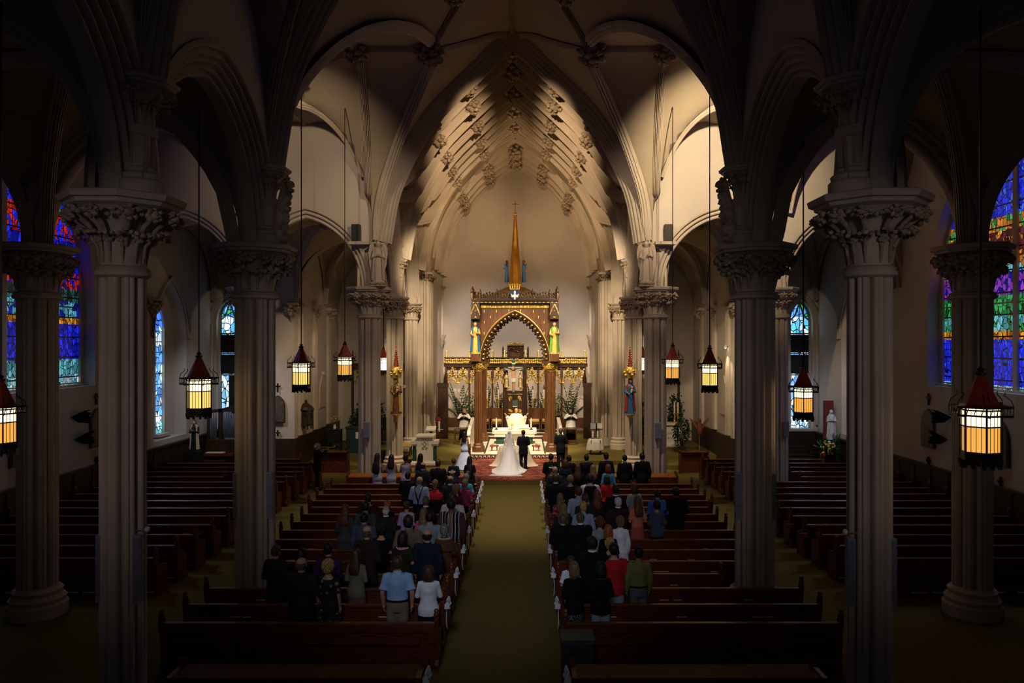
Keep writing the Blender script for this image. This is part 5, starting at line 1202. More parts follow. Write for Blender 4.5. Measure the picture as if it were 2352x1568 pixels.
# tall candlesticks before the screen
for i, (px, y0, y1) in enumerate([(1119,895,948),(1145,895,948),(1224,895,948),(1249,895,948),(1276,895,948)]):
    p = at(px, y1, 40.1); candle('tall gilded candlestick with a white candle before the screen, %s' % ('outer left','inner left','inner right','outer right','farthest right')[i], p.x, 40.1, 1.5, at(px,y0,40.1).z-1.5, (at(px,y0,40.1).z-1.5)*.66, .045, False, GOLD, group='candlesticks before the screen')
t = thing('shelf_step', 'long brown ledge carrying the tall candlesticks', 'ledge', (0,0,0)); mb = MB(); mb.box(-2.2, -.75, 39.95, 40.3, .83, 1.5); mb.build('left_ledge', OAKD, t, 0); mb = MB(); mb.box(.75, 2.2, 39.95, 40.3, .83, 1.5); mb.build('right_ledge', OAKD, t, 0)
# sanctuary chairs
STRAW = M_('straw_seat', (.55,.36,.14), .8, var=.15, scale=20)
def chair(label, px):
    x = at(px, 985, 39.4).x; t = thing('sanctuary_chair', label, 'chair', (x,39.55,.83), 0, 'wooden chairs either side of the priest')
    mb = MB(); rows = [[(.36*math.sin(a), .22-.1*abs(math.sin(a))**3, z) for a in [-1.3+2.6*k/10 for k in range(11)]] for z in (.5,1.12)]; mb.grid(rows); mb.grid([[(x_*.92,y_-.04,z) for x_,y_,z in r] for r in rows], flip=True); mb.build('backrest', OAK, t)
    mb = MB(); mb.box(-.33,.33,-.26,.16,.44,.54); mb.build('seat', STRAW, t, 0)
    for dx in (-.34,.34):
        for dy in (-.26,.12):
            mb = MB(); mb.box(dx-.03,dx+.03,dy-.03,dy+.03,0,.74 if dy < 0 else 1.1); mb.build('leg', OAK, t, 0)
    mb = MB(); mb.box(-.33,.33,-.27,-.24,.3,.44); mb.build('apron', OAK, t, 0)
chair('carved wooden chair with a straw seat left of the priest', 1139); chair('carved wooden chair with a straw seat right of the priest', 1229)
chair('wooden chair half hidden behind the left canopy posts', 1115); chair('wooden chair half hidden behind the right canopy posts', 1254)
# marble parapets and side fittings
for sx, side in ((-1,'left'),(1,'right')):
    t = thing('parapet', 'low sloping marble wall on the %s edge of the altar pavement' % side, 'wall', (0,0,0)); mb = MB(); mb.prism([(34.9,.36),(38.0,.36),(38.0,1.55),(37.6,1.55),(35.0,1.2),(34.9,1.05)], 'x', *sorted((sx*2.12, sx*2.24))); mb.build('slab', MARBLE, t, 0)
    mb = MB(); mb.prism([(34.86,1.05),(35.0,1.2),(37.6,1.55),(38.04,1.55),(38.04,1.62),(37.58,1.62),(34.98,1.28),(34.84,1.12)], 'x', *sorted((sx*2.1, sx*2.26))); mb.build('coping', MARBLE, t, 0)
    t = thing('kneeler', 'wooden kneeling desk in front of the %s altar server' % side, 'kneeling desk', (0,0,0)); y = 37.0; q3 = y/F
    x0, x1 = ((1043-VX)*q3+CX, (1072-VX)*q3+CX) if sx < 0 else ((1297-VX)*q3+CX, (1325-VX)*q3+CX)
    mb = MB(); mb.box(x0, x1, y, y+.34, 1.1, 1.15); mb.build('desk_top', OAK, t, 0)
    for xx in (x0, x1-.05):
        mb = MB(); mb.box(xx, xx+.05, y, y+.32, .36, 1.1); mb.build('side_panel', OAK, t, 0)
    mb = MB(); mb.box(x0+.05, x1-.05, y+.05, y+.09, .42, .58); mb.build('lower_rail', OAK, t, 0)
    # tall dark cabinets flanking the screen
    t = thing('cabinet', 'tall dark wooden door panel beside the screen on the %s' % side, 'cabinet', (0,0,0)); y = 39.2; q3 = y/F; a, b = (1005,1028) if sx < 0 else (1341,1358)
    x0, x1 = (a-VX)*q3+CX, (b-VX)*q3+CX; zt_ = CZ-(880-VY)*q3; mb = MB(); mb.box(x0, x1, y, y+.4, .36, zt_); mb.build('body', OAKD, t, 0); mb = MB(); mb.box(x0-.03, x1+.03, y-.03, y+.43, zt_-.2, zt_); mb.build('cornice', OAKD, t, 0)
    mb = MB(); mb.lathe([(.12,0),(.1,.3),(.02,.55),(.004,.62)], ((x0+x1)/2+.15*-sx, y+.1, zt_), 4); mb.build('spike', OAKD, t, 0)
    t = thing('prayer_desk', 'small wooden desk at the %s edge of the red rug' % side, 'prayer desk', (0,0,0)); y = 32.6
    x0, x1 = sorted((sx*1.95, sx*2.35)); mb = MB(); mb.prism([(y,.8),(y+.4,.9),(y+.4,.94),(y,.84)], 'x', x0, x1); mb.build('desk_top', OAK, t, 0)
    mb = MB(); mb.box(x0, x1, y+.02, y+.06, .36, .8); mb.build('front_panel', OAK, t, 0); mb = MB(); mb.box(x0, x1, y+.3, y+.36, .36, .86); mb.build('rear_panel', OAK, t, 0)
# frieze on the marble riser
t = thing('altar_step', 'dark carved frieze on the riser of the marble altar step', 'step', (0,0,0)); mb = MB(); mb.box(-2.3, 2.3, 33.66, 33.7, .2, .36); mb.build('riser', M_('dark_frieze', (.07,.03,.02), .5), t, 0)
mb = MB(); x = -2.2
while x < 2.2:
    z = .28; mb.tube([(x,33.65,z-.05),(x+.04,33.65,z+.05),(x+.09,33.65,z-.04)], .012, 4); mb.tube([(x+.12,33.65,z+.05),(x+.09,33.65,z),(x+.13,33.65,z-.05)], .012, 4); x += .19
mb.build('ornament', MARBLE, t)
# green marble strips let into the altar pavement
for sx, side in ((-1,'left'),(1,'right')):
    mb = MB(); mb.box(*sorted((sx*1.35, sx*1.43)), 33.8, 38.9, .385, .389); struct('floor', mb, GREENM, label='%s green marble strip in the altar pavement' % side)
    mb = MB(); mb.box(*sorted((sx*2.2, sx*2.28)), 33.8, 38.9, .385, .389); struct('floor', mb, GREENM, label='outer %s green marble strip in the altar pavement' % side)
for px, nm in ((1136,'left'),(1231,'right')):
    p = at(px, 1028, 34.9); t = thing('footstool', 'small reddish brown stool on the altar pavement, %s of the couple' % nm, 'stool', (p.x, 34.7, .385)); mb = MB(); mb.box(-.2,.2,-.13,.13,.2,.26); mb.build('seat', REDM, t, 0)
    for dx in (-.12,.12): mb = MB(); mb.box(dx-.03,dx+.03,-.1,.1,0,.2); mb.build('leg', REDM, t, 0)
for k, y in enumerate((34.3, 34.9, 37.1, 37.8)):
    mb = MB(); mb.box(-2.2, 2.2, y, y+.03, .385, .388); struct('floor', mb, M_('joint_grey', (.22,.19,.15), .5), label='dark joint across the altar pavement')
# rug
def rug_mat():
    m, nt, b = base_mat('rug'); L = nt.links.new; tc = N(nt, 'ShaderNodeTexCoord')
    v = N(nt, 'ShaderNodeTexVoronoi'); v.inputs['Scale'].default_value = 3.5; L(tc.outputs['Object'], v.inputs['Vector'])
    w = N(nt, 'ShaderNodeTexNoise'); w.inputs['Scale'].default_value = 5; w.inputs['Detail'].default_value = 5; L(tc.outputs['Object'], w.inputs['Vector'])
    a = ramp(nt, [(.38,(.04,.006,.006)),(.5,(.20,.014,.007)),(.6,(.28,.026,.010)),(.68,(.35,.18,.08))], w.outputs['Fac']); c = ramp(nt, [(.1,(.20,.014,.007)),(.4,(.04,.006,.006)),(.62,(.30,.10,.04))], v.outputs['Distance'])
    mx = N(nt, 'ShaderNodeMix', data_type='RGBA'); mx.inputs[0].default_value = .5; L(a.outputs[0], mx.inputs[6]); L(c.outputs[0], mx.inputs[7]); L(mx.outputs[2], b.inputs['Base Color']); b.inputs['Roughness'].default_value = .95; return m
RUG = rug_mat(); rt = thing('rug', 'red patterned rug under the bride and groom', 'rug', (0,31.0,.16)); mb = MB(); mb.box(-1.9,1.9,-2.6,2.6,0,.015); mb.build('field', RUG, rt, 0)
mb = MB(); mb.box(-1.98,1.98,-2.69,-2.6,-.15,.012); mb.build('front_fall', M_('rug_border', (.30,.05,.02), .95, var=.5, scale=9), rt, 0)
# ---- ambo, tables, stands ----
t = thing('ambo', 'white marble ambo with green columns left of the steps', 'ambo', (0,0,0)); y = 31.4; q3 = y/F; X3 = lambda px: (px-VX)*q3+CX; Z3 = lambda py: CZ-(py-VY)*q3
mb = MB(); mb.box(X3(957), X3(994), y, y+.7, .36, Z3(1003)); mb.build('body', MARBLE, t, 0); mb = MB(); mb.box(X3(954), X3(997), y-.06, y+.76, Z3(1004), Z3(1000)); mb.build('top', MARBLE, t, 0)
mb = MB(); mb.box(X3(944), X3(1005), y-.1, y+.9, .18, .36); mb.build('plinth', MARBLE, t, 0); mb = MB(); mb.box(X3(944), X3(1005), y-.12, y+.9, .17, .26); mb.build('plinth_foot', REDM, t, 0)
for a in (951, 999):
    mb = MB(); mb.tube([(X3(a),y+.1,.42),(X3(a),y+.1,Z3(1024))], .075, 10); mb.build('green_column', GREENM, t); mb = MB(); mb.box(X3(a)-.1,X3(a)+.1,y,y+.5,Z3(1024),Z3(1020)); mb.box(X3(a)-.13,X3(a)+.13,y-.03,y+.55,Z3(1020),Z3(1012)); mb.box(X3(a)-.1,X3(a)+.1,y,y+.4,.36,.42); mb.build('wing_cap', MARBLE, t, 0)
mb = MB(); xc, zc = X3(975.5), Z3(1018)
for s in (-1,1):
    mb.tube([(xc+s*.09,y-.01,zc+.2),(xc-s*.09,y-.01,zc),(xc+s*.06,y-.01,zc-.15)], .012, 4); mb.tube([(xc+s*.03,y-.01,zc-.2),(xc+s*.1,y-.01,zc-.24),(xc+s*.12,y-.01,zc-.18),(xc+s*.05,y-.01,zc-.15)], .012, 4); mb.tube([(xc+s*.14,y-.01,zc+.22),(xc+s*.14,y-.01,zc-.05)], .012, 4)
mb.build('carved_monogram', M_('carving_shadow', (.45,.38,.3), .6), t)
t = thing('music_stand', 'brown wooden reading stand behind the marble ambo', 'stand', (0,0,0)); y = 33.6; p = at(990, 1012, y); mb = MB(); mb.box(p.x-.05,p.x+.05,y,y+.08,.36,1.5); mb.build('pole', OAK, t, 0); mb = MB(); mb.prism([(y-.15,1.45),(y+.2,1.6),(y+.2,1.64),(y-.15,1.5)], 'x', p.x-.22, p.x+.22); mb.build('desk', MARBLE, t, 0)
t = thing('candle_stand', 'thin processional stand topped by a red flower ball by the left pier', 'stand', (0,0,0)); p = at(1004, 1015, 36.3); mb = MB(); mb.lathe([(.2,.36),(.2,.39),(.03,.42),(.025,1.5),(.06,1.52),(.02,1.56)], (p.x,36.3,0), 10); mb.build('pole', OAK, t)
mb = MB(); r5 = random.Random(2)
for k in range(22): lump(mb, V((p.x,36.3,1.66)) + V((r5.gauss(0,.06),r5.gauss(0,.06),r5.gauss(0,.06))), .06, r5)
mb.build('red_flowers', REDP, t); mb = MB(); mb.box(p.x-.02,p.x+.3,36.28,36.32,1.18,1.21); mb.build('cross_arm', MARBLE, t, 0); mb = MB(); mb.grid([[(p.x+.06+.1*k, 36.25, 1.7-.12*k*k*.3) for k in (0,1)],[(p.x+.08+.07*k,36.24,1.1) for k in (0,1)]]); mb.build('ribbon', WHITE, t)
t = thing('covered_table', 'small folding table under a white scalloped cloth, right of the steps', 'table', (0,0,0)); y = 33.6; q3 = y/F; x0, x1 = (1351-VX)*q3+CX, (1386-VX)*q3+CX; zt = CZ-(1008-VY)*q3; xc = (x0+x1)/2
mb = MB(); rows = []
for r_, dz in ((.0,0),(.27,0),(.31,-.02),(.35,-.16),(.38,-.34),(.40,-.46)):
    rows.append([(xc + r_*(1+.06*math.sin(9*a)*(dz < -.1))*math.cos(a)*1.0, y+.2 + r_*(1+.06*math.sin(9*a)*(dz < -.1))*math.sin(a)*.8, zt+dz + (-.05*abs(math.sin(4.5*a)) if dz < -.4 else 0)) for a in [2*PI*k/48 for k in range(48)]])
mb.grid(rows, True); mb.build('table_cloth', WHITE, t, 60)
for dx in (-.2,.2):
    for dy in (0,.38):
        mb = MB(); mb.tube([(xc+dx,y+dy,zt-.05),(xc+dx*1.15,y+dy,.36)], .018, 6); mb.build('leg', IRON, t)
t = thing('reading_stand', 'white draped book stand behind the covered table by the right pier', 'stand', (0,0,0)); y = 35.2; p = at(1370, 1008, y); z0 = at(0,985,y).z
mb = MB(); mb.box(p.x-.28,p.x-.02,y,y+.03,z0,z0+.28); mb.build('left_page', M_('pale_blue_cloth', (.42,.50,.58), .8), t, 0); mb = MB(); mb.box(p.x+.04,p.x+.28,y,y+.03,z0+.03,z0+.27); mb.build('right_page', WHITE, t, 0); mb = MB(); mb.box(p.x-.03,p.x+.03,y,y+.06,.36,z0+.3); mb.box(p.x-.36,p.x+.3,y,y+.1,z0-.04,z0); mb.build('post', IRON, t, 0)
for i, px in enumerate((1362, 1373)):
    candle('short white pillar candle on the covered table, %s' % ('left one' if i == 0 else 'right one'), (px-VX)*33.8/F+CX, 33.8, zt, .32, .04, .05, False, BRASS)
# ---- plants ----
def frond(mb, base, tip, w, rnd, n=12):
    base, tip = V(base), V(tip); mid = base.lerp(tip, .55) + V((0,0,(tip-base).length*.28)); d = (tip-base); side = d.cross(V((0,0,1))); side = side.normalized() if side.length > .01 else V((1,0,0))
    P = lambda t: base*(1-t)**2 + mid*2*t*(1-t) + tip*t*t
    for i in range(1, n+1):
        t = i/n; p = P(t); l = w*math.sin(PI*min(1, t*.9+.1))
        for s in (-1,1):
            e = p + side*s*l*.8 + (P(min(1,t+.05))-P(t-.05)).normalized()*l*.6 + V((0,0,-l*.25)); q_ = p.lerp(e,.5) + V((0,0,.02))
            mb.add([p, q_ + V((0,0,.02)) , e, q_ - (P(min(1,t+.05))-P(t-.05)).normalized()*.045], [(0,1,2,3)])
    mb.tube([P(i/6) for i in range(7)], [.012]*6+[.004], 4)
def palm(label, loc, h, spread, n, seed, mat=LEAFD, pot=True, name='potted_palm', w=.22, group=None):
    t = thing(name, label, 'plant', loc, 0, group); r = random.Random(seed); mb = MB()
    for i in range(n):
        a = 2*PI*i/n + r.uniform(-.3,.3); e = r.uniform(.35,1); frond(mb, (0,0,.3 if pot else 0), (spread*math.cos(a)*(1.1-.5*e), spread*math.sin(a)*(1.1-.5*e), h*e), w, r)
    mb.build('foliage', mat, t, 0)
    if pot: mb = MB(); mb.lathe([(.14,0),(.2,.34),(.22,.34),(.22,.38),(.18,.38)], (0,0,0), 14); mb.build('pot', M_('dark_pot', (.05,.03,.02), .6), t)
def bush(label, loc, h, rad, seed, mat=LEAF, n=220, pot=True, name='potted_plant', size=.09, stuff=False):
    t = thing(name, label, 'plant', loc); r = random.Random(seed); mb = MB()
    for i in range(n):
        d = V((r.gauss(0,1), r.gauss(0,1), r.gauss(0,1))).normalized()*r.uniform(.4,1)**.5; p = V((d.x*rad, d.y*rad, h*.58 + d.z*h*.42)); a = V((r.gauss(0,1),r.gauss(0,1),r.gauss(0,.6))).normalized()*size; b = a.cross(V((r.gauss(0,1),r.gauss(0,1),1))).normalized()*size*.45
        mb.add([p, p+a*.5+b, p+a*1.2+V((0,0,-size*.3)), p+a*.5-b], [(0,1,2,3)])
    mb.build('foliage', mat, t, 0); mb = MB()
    for k in range(5): a = k*1.26; mb.tube([(0,0,.1),(.3*rad*math.cos(a),.3*rad*math.sin(a),h*.4),(.6*rad*math.cos(a),.6*rad*math.sin(a),h*.7)], .012, 4)
    mb.build('stem', LEAFD, t)
    if pot: mb = MB(); mb.lathe([(.12,0),(.17,.26),(.19,.26),(.19,.3),(.15,.3)], (0,0,0), 14); mb.build('pot', M_('dark_pot', (.05,.03,.02), .6), t)
p = at(1056,0,41.6); palm('big dark palm behind the screen, left end', (p.x,41.4,.83), 2.6, 1.0, 16, 1); p = at(1312,0,41.6); palm('big dark palm behind the screen, right end', (p.x,41.4,.83), 2.6, 1.0, 16, 2)
for i, px in enumerate((1118,1146,1222,1252)): p = at(px,0,41.6); palm('fern fronds behind the screen bay %s' % ('far left of the tower','just left of the tower','just right of the tower','far right of the tower')[i], (p.x,41.6,.83), 2.5, .5, 12, 10+i, LEAFD, True, 'fern', .16)
for px, side in ((1083,'left'),(1281,'right')): p = at(px,0,39.8); bush('bright green leafy plant by the %s canopy post' % side, (p.x,39.9,.83), 1.9, .34, px, LEAF)
# ---- painted saints and stone angels on the columns ----
for sx, side in ((-1,'left'),(1,'right')):
    px = 910 if sx < 0 else 1447; y = Y4-.6; P4 = lambda py: at(px, py, y)
    t = thing('statue_canopy', 'red and gold spired canopy over the saint on the %s pale column' % side, 'canopy', (0,0,0)); p = P4(860)
    mb = MB(); mb.lathe([(.12,P4(845).z),(.085,P4(832).z),(.04,P4(808).z),(.01,P4(795).z)], (p.x,y,0), 6); mb.build('spire', REDP, t, 0)
    g = MB(); r6 = random.Random(sx+9)
    for k in range(9):
        for s in (-1,1): lump(g, (p.x+s*(.11-.011*k), y-.04, P4(842-5*k).z), .03, r6)
    for k in range(14): a = k*.45; lump(g, (p.x+.2*math.cos(a), y+.2*math.sin(a), P4(850+ (k%3)*5).z), .07, r6)
    g.lathe([(.2,P4(868).z),(.22,P4(860).z),(.22,P4(845).z),(.17,P4(842).z)], (p.x,y,0), 6); g.build('crown', GOLD, t, 60)
    b = MB(); b.box(p.x-.06,p.x+.06,y,Y4-.3,P4(866).z,P4(846).z); b.build('wall_bracket', GOLD, t, 0)
    t = thing('statue_bracket', 'gilded corbel under the saint on the %s pale column' % side, 'bracket', (0,0,0)); zb = P4(950).z
    mb = MB(); mb.lathe([(.02,P4(968).z),(.06,P4(962).z),(.12,P4(956).z),(.2,P4(952).z),(.2,zb)], (p.x,y,0), 8); mb.build('corbel', GOLD, t); b = MB(); b.box(p.x-.06,p.x+.06,y,Y4-.3,P4(958).z,zb-.01); b.build('wall_bracket', GOLD, t, 0)
    statue('saint_statue', ('gilded madonna with child in a brown robe on the left pale column' if sx < 0 else 'crowned saint in red with a child and blue skirt on the right pale column'), (p.x,y,zb), P4(869).z-zb, 0, BROWNR if sx < 0 else BLUEP, GOLD if sx < 0 else REDP, pose='hold', child=True, veil=True, hair=GOLD if sx < 0 else REDP)
    px = 866 if sx < 0 else 1486; y = Y3-.5; z0 = ZC+.16; xx = sx*(W-.42)
    t = thing('leafy_block', 'leafy stone block under the angel on the %s tall column' % side, 'pedestal', (xx,y-.1,ZC)); mb = MB(); mb.box(-.24,.24,-.18,.18,0,.1); 
    for k in range(12): lump(mb, (-.22+.04*k,-.16,.1), .06, r6)
    mb.build('block', CARVE, t, 60)
    statue('stone_angel', 'carved stone angel %s on the capital of the %s tall column' % ('holding a scroll' if sx < 0 else 'with long robe', side), (xx,y-.1,ZC+.12), 1.42, sx*-.25, STONE, STONE, skin=STONE, hair=STONE, pose='fold' if sx < 0 else 'hold', wings=STONE)
    # carved bracket figure at the second column
    y = Y2-.1; t = thing('carved_bracket', 'slanting carved stone bracket figure on the second %s column' % side, 'carving', (0,0,0)); mb = MB(); x0 = sx*(W-.55)
    mb.tube([(x0+sx*.06,y,ZC+.05),(x0+sx*.02,y,ZC+.4),(x0-sx*.05,y,ZC+.85),(x0-sx*.1,y,ZC+1.28)], [(.1,.1),(.13,.13),(.13,.13),(.07,.07)], 8); r7 = random.Random(4)
    for k in range(10): lump(mb, (x0-sx*(.014*k)-sx*.06, y-.04, ZC+.12+.12*k), .09, r7)
    mb.build('figure', CARVE, t, 60)
    t = thing('loudspeaker_box', 'dark box loudspeaker on the upper ledge of the %s angel column' % side, 'loudspeaker', (sx*(W+.38), Y3-.4, ZU)); mb = MB(); mb.box(-.14,.14,-.12,.12,0,.6); mb.build('cabinet', M_('brown_box', (.05,.03,.025), .6), t, 0); mb = MB(); mb.box(-.12,.12,-.13,-.12,.03,.57); mb.build('grille', BLACK, t, 0)
    mb = MB(); mb.box(*sorted((sx*(W-.1), sx*(W+.6))), Y3-.6, Y3+.1, ZU-.1, ZU); trim(mb, 'stone ledge above the %s angel column' % side)
# ceiling spotlights
for i, (px, py, y) in enumerate(((1138,107,26.2),(1207,107,26.2),(1148,205,32.9),(1090,245,33.0))):
    p = at(px, py, y); t = thing('ceiling_spotlight', 'small bright spotlight in the vault, %s' % ('left of the chancel arch crown','right of the chancel arch crown','small one near the ridge','lower left over the chancel')[i], 'spotlight', p); mb = MB(); mb.tube([(0,.02,.0),(0,.14,.06)], [.06,.05], 10); mb.tube([(0,.1,.04),(0,.1,.5)], .015, 5); mb.build('housing', IRON, t)
    mb = MB(); mb.ball((0,0,0), .06 if i < 2 else .035, 8, 6); mb.build('lens', E_('spot_lens', (1,.85,.6), 12), t)
# ================= side chapels and aisle walls =================
for sx, side in ((-1,'left'),(1,'right')):
    # carved screens / organ case at the end of the chapels
    y = 38.2; t = thing('chapel_screen', 'dark wooden screen with gilt tracery closing the %s side chapel' % side, 'screen', (0,0,0)); x0, x1 = sorted((sx*5.5, sx*8.4))
    mb = MB(); mb.box(x0, x1, y-.1, y, .39, 1.6); mb.box(x0, x1, y-.12, y, 4.1, 4.4); mb.build('frame', OAKD, t, 0)
    for k in range(4): xx = x0+(x1-x0)*k/3; mb = MB(); mb.box(xx-.05,xx+.05,y-.12,y,.39,4.6); mb.lathe([(.06,4.6),(.02,5.0),(.004,5.1)], (xx,y-.06,0), 6); mb.build('post', OAKD, t, 0)
    g = MB(); r = random.Random(8)
    for k in range(3):
        xc = x0+(x1-x0)*(k+.5)/3; arch(g, (xc,y-.1), (1,0), .3, .4, 3.5, LAT, 6)
        for j in range(8): lump(g, (xc+r.uniform(-.28,.28), y-.12, 3.95+r.uniform(-.1,.25)), .06, r)
    g.build('tracery', GOLD, t, 60)
    if sx > 0:
        for k in range(7): mb = MB(); xx = x0+.2+.28*k; mb.lathe([(.03,1.6),(.075,1.9),(.075,3.3+.15*math.sin(k)),(.06,3.32)], (xx,y-.2,0), 10); mb.build('pipe', M_('organ_pipe', (.55,.45,.35), .35, metal=.5), t)
for i, (px, y, z, h, rad) in enumerate(((822,35.8,.39,1.9,.45),(838,37.4,.39,2.6,.45),(868,36.5,.39,2.3,.4))): p = at(px,0,y); bush('dark green plant in the left chapel, %s' % ('beside the cabinet','tall one at the back','behind the angel column')[i], (p.x,y,z), h, rad, 30+i, LEAFD, 420, size=.11)
for i, (px, y, z, h, rad) in enumerate(((1566,34.0,.39,1.7,.40),(1552,37.4,.39,2.6,.40),(1508,37.5,.39,2.4,.36),(1478,36.6,.39,2.3,.3),(1462,35.0,.36,1.2,.25))): p = at(px,0,y); bush('dark green plant in the right chapel, %s' % ('low one beside the eagle lectern','tall one behind the side altar','narrow one behind the candles','behind the angel column','small one by the pale column')[i], (p.x,y,z), h, rad, 40+i, LEAFD, 420, size=.11)
t = thing('cabinet', 'dark green cabinet with a white notice in the left chapel', 'cabinet', (0,0,0)); p = at(816,1030,33.9); y = 33.9; mb = MB(); mb.box(p.x-.42,p.x+.42,y,y+.5,.39,1.5); mb.build('body', GRN, t, 0); mb = MB(); mb.box(p.x-.46,p.x+.46,y-.04,y+.54,1.5,1.58); mb.build('top', GRN, t, 0)
mb = MB(); mb.box(p.x+.02,p.x+.26,y-.015,y,1.05,1.35); mb.build('notice', PAPER, t, 0)
p = at(762,1018,34.8); t = thing('side_table', 'small black table with a flower vase against the left chapel wall', 'table', (p.x+.15,34.8,.39)); mb = MB(); mb.box(-.32,.32,-.2,.2,.95,1.0); mb.build('table_top', BLACK, t, 0)
for dx in (-.28,.28):
    for dy in (-.17,.17): mb = MB(); mb.box(dx-.025,dx+.025,dy-.025,dy+.025,0,.95); mb.build('leg', BLACK, t, 0)
mb = MB(); mb.box(-.28,.28,-.17,.17,.35,.93); mb.build('cupboard', BLACK, t, 0)
t = thing('flower_vase', 'glass vase of pink and yellow flowers on the black table', 'vase', (p.x+.15,34.75,1.39)); mb = MB(); mb.lathe([(.05,0),(.08,.08),(.05,.18),(.07,.22)], (0,0,0), 12); mb.build('vase', WHITE, t); mb = MB(); r = random.Random(3)
fl = MB()
for k in range(12): q_ = V((r.gauss(0,.12),r.gauss(0,.1),r.uniform(.35,.65))); mb.tube([(0,0,.2),q_], .006, 4); lump(fl, q_, .045, r)
mb.build('stem', LEAF, t); fl.build('blossom', M_('pink_blossom', (.6,.25,.15), .7, col2=(.7,.5,.1), scale=12), t)
# wall shrine, relief and stations
WALL_L = -9.2
t = thing('wall_shrine', 'small dark wooden lantern shaped shrine on the left chapel wall', 'shrine', (0,0,0)); y = 31.8; z = lambda py: CZ-(py-VY)*y/F; x = WALL_L+.25
mb = MB(); mb.lathe([(.28,z(975)),(.28,z(942))], (x,y,0), 6); mb.build('glazing', M_('shrine_glass', (.05,.04,.03), .15), t, 0); mb = MB(); mb.lathe([(.38,z(940)),(.3,z(934)),(.06,z(924)),(.05,z(922)),(.07,z(920)),(.01,z(917))], (x,y,0), 6); mb.lathe([(.33,z(977)),(.33,z(972))], (x,y,0), 6)
for k in range(6): a = k*PI/3; mb.tube([(x+.3*math.cos(a),y+.3*math.sin(a),z(985)),(x+.3*math.cos(a),y+.3*math.sin(a),z(940))], .03, 6); mb.tube([(x+.29*math.cos(a),y+.29*math.sin(a),z(962)),(x+.29*math.cos(a+PI/6)*.9,y+.29*math.sin(a+PI/6)*.9,z(948)),(x+.29*math.cos(a+PI/3),y+.29*math.sin(a+PI/3),z(962))], .02, 4)
mb.build('case', OAKD, t, 0)
t = thing('wall_relief', 'pale tapering plaster relief hanging on the left chapel wall', 'relief', (0,0,0)); y = 35.2; z = lambda py: CZ-(py-VY)*y/F
mb = MB(); mb.prism([(y-.5,z(935)),(y+.5,z(935)),(y+.5,z(890)),(y+.15,z(862)),(y-.05,z(862)),(y-.45,z(890))], 'x', WALL_L, WALL_L+.06); mb.ball((WALL_L+.05,y+.05,z(857)), .12, 8, 6); mb.build('panel', STONE, t, 20)
t = thing('wall_relief', 'tall plaster niche relief on the right chapel wall under the wall lamp', 'relief', (0,0,0)); y = 32.4; mb = MB(); mb.prism([(y-.5,2.3),(y+.5,2.3),(y+.5,3.4),(y,4.0),(y-.5,3.4)], 'x', 9.14, 9.2); mb.build('panel', STONE, t, 20)
p = at(1668,797,29.5); t = thing('wall_lamp', 'small white wall lamp shining down the right chapel wall', 'lamp', (9.0,31.45,5.3)); mb = MB(); mb.tube([(.18,0,.05),(0,0,0)], .02, 6); mb.lathe([(.03,.06),(.07,-.02),(.08,-.08)], (-.02,0,0), 10); mb.build('shade', STONEW, t); mb = MB(); mb.ball((-.02,0,-.06), .045, 8, 6); mb.build('bulb', E_('wall_bulb', (1,.85,.6), 15), t)
l = bpy.data.lights.new('wall_lamp_light', 'SPOT'); l.energy = 120; l.color = (1,.8,.5); l.spot_size = 1.6; l.spot_blend = .7; o = bpy.data.objects.new('wall_lamp_light', l); COL.objects.link(o); o.parent = t; o.location = (-.08,0,-.12); o.rotation_euler = (0,.25,0)
PIC = M_('station_painting', (.16,.09,.06), .5, var=.6, scale=7, col2=(.05,.06,.07))
def station(label, loc, facing, w=.75, h=1.25):
    """pointed picture in a dark frame; facing 'x+','x-' or 'y-'"""
    t = thing('station_picture', label, 'picture', loc, {'y-':0,'x+':PI/2,'x-':-PI/2}[facing]); hf = w/2
    def poly(k): return [(-hf*k,0),(hf*k,0)]+[(s,h*.6+pointed(s,hf*k,h*.4*k)) for s in [hf*k*math.cos(PI*i/16) for i in range(17)]]
    mb = MB(); mb.prism(poly(1), 'y', -.06, 0); mb.build('frame', OAKD, t, 0); mb = MB(); mb.prism(poly(.88), 'y', -.075, -.06, Matrix.Translation((0,0,.05))); mb.build('painting', PIC, t, 0)
    mb = MB(); mb.box(-.03,.03,-.05,0,h+.12,h+.5); mb.box(-.11,.11,-.05,0,h+.34,h+.4); mb.build('top_cross', BLACK, t, 0)
    mb = MB(); mb.box(-.03,.03,-.05,0,-.55,-.3); mb.box(-.1,.1,-.05,0,-.44,-.39); mb.ball((0,-.04,-.42), .06, 8, 5); mb.build('candle_bracket', BLACK, t, 0)
station('pointed station picture with crosses below the left transept window', (-XW+.02, 24.0, 2.05), 'x+'); station('pointed station picture on the left front wall beside the second column', (-9.85, 30.88, 2.1), 'y-', .62, 1.15)
station('pointed station picture with crosses on the right transept wall', (XW-.02, 23.9, 2.05), 'x-'); station('pointed station picture behind the big right lantern', (XW-.02, 20.3, 2.05), 'x-'); station('pointed station picture beside the left edge lantern', (-XW+.02, 20.3, 2.05), 'x+')
for sx, side in ((-1,'left'),(1,'right')):
    t = thing('wreath_spray', 'dark dried leaf sprays fixed beside the %s transept picture' % side, 'wall spray', (0,0,0)); 
    for k, (yy, zz) in enumerate(((22.6,3.15),(22.8,2.45))):
        mb = MB(); r = random.Random(k+3)
        for j in range(9): a = r.uniform(-.6,.6); mb.add([(sx*(XW-.05),yy,zz),(sx*(XW-.3),yy+.3,zz+.12+a*.15),(sx*(XW-.25),yy+.75,zz+a*.45),(sx*(XW-.1),yy+.3,zz-.1+a*.15)], [(0,1,2,3)])
        mb.build('spray', BLACK, t, 0)
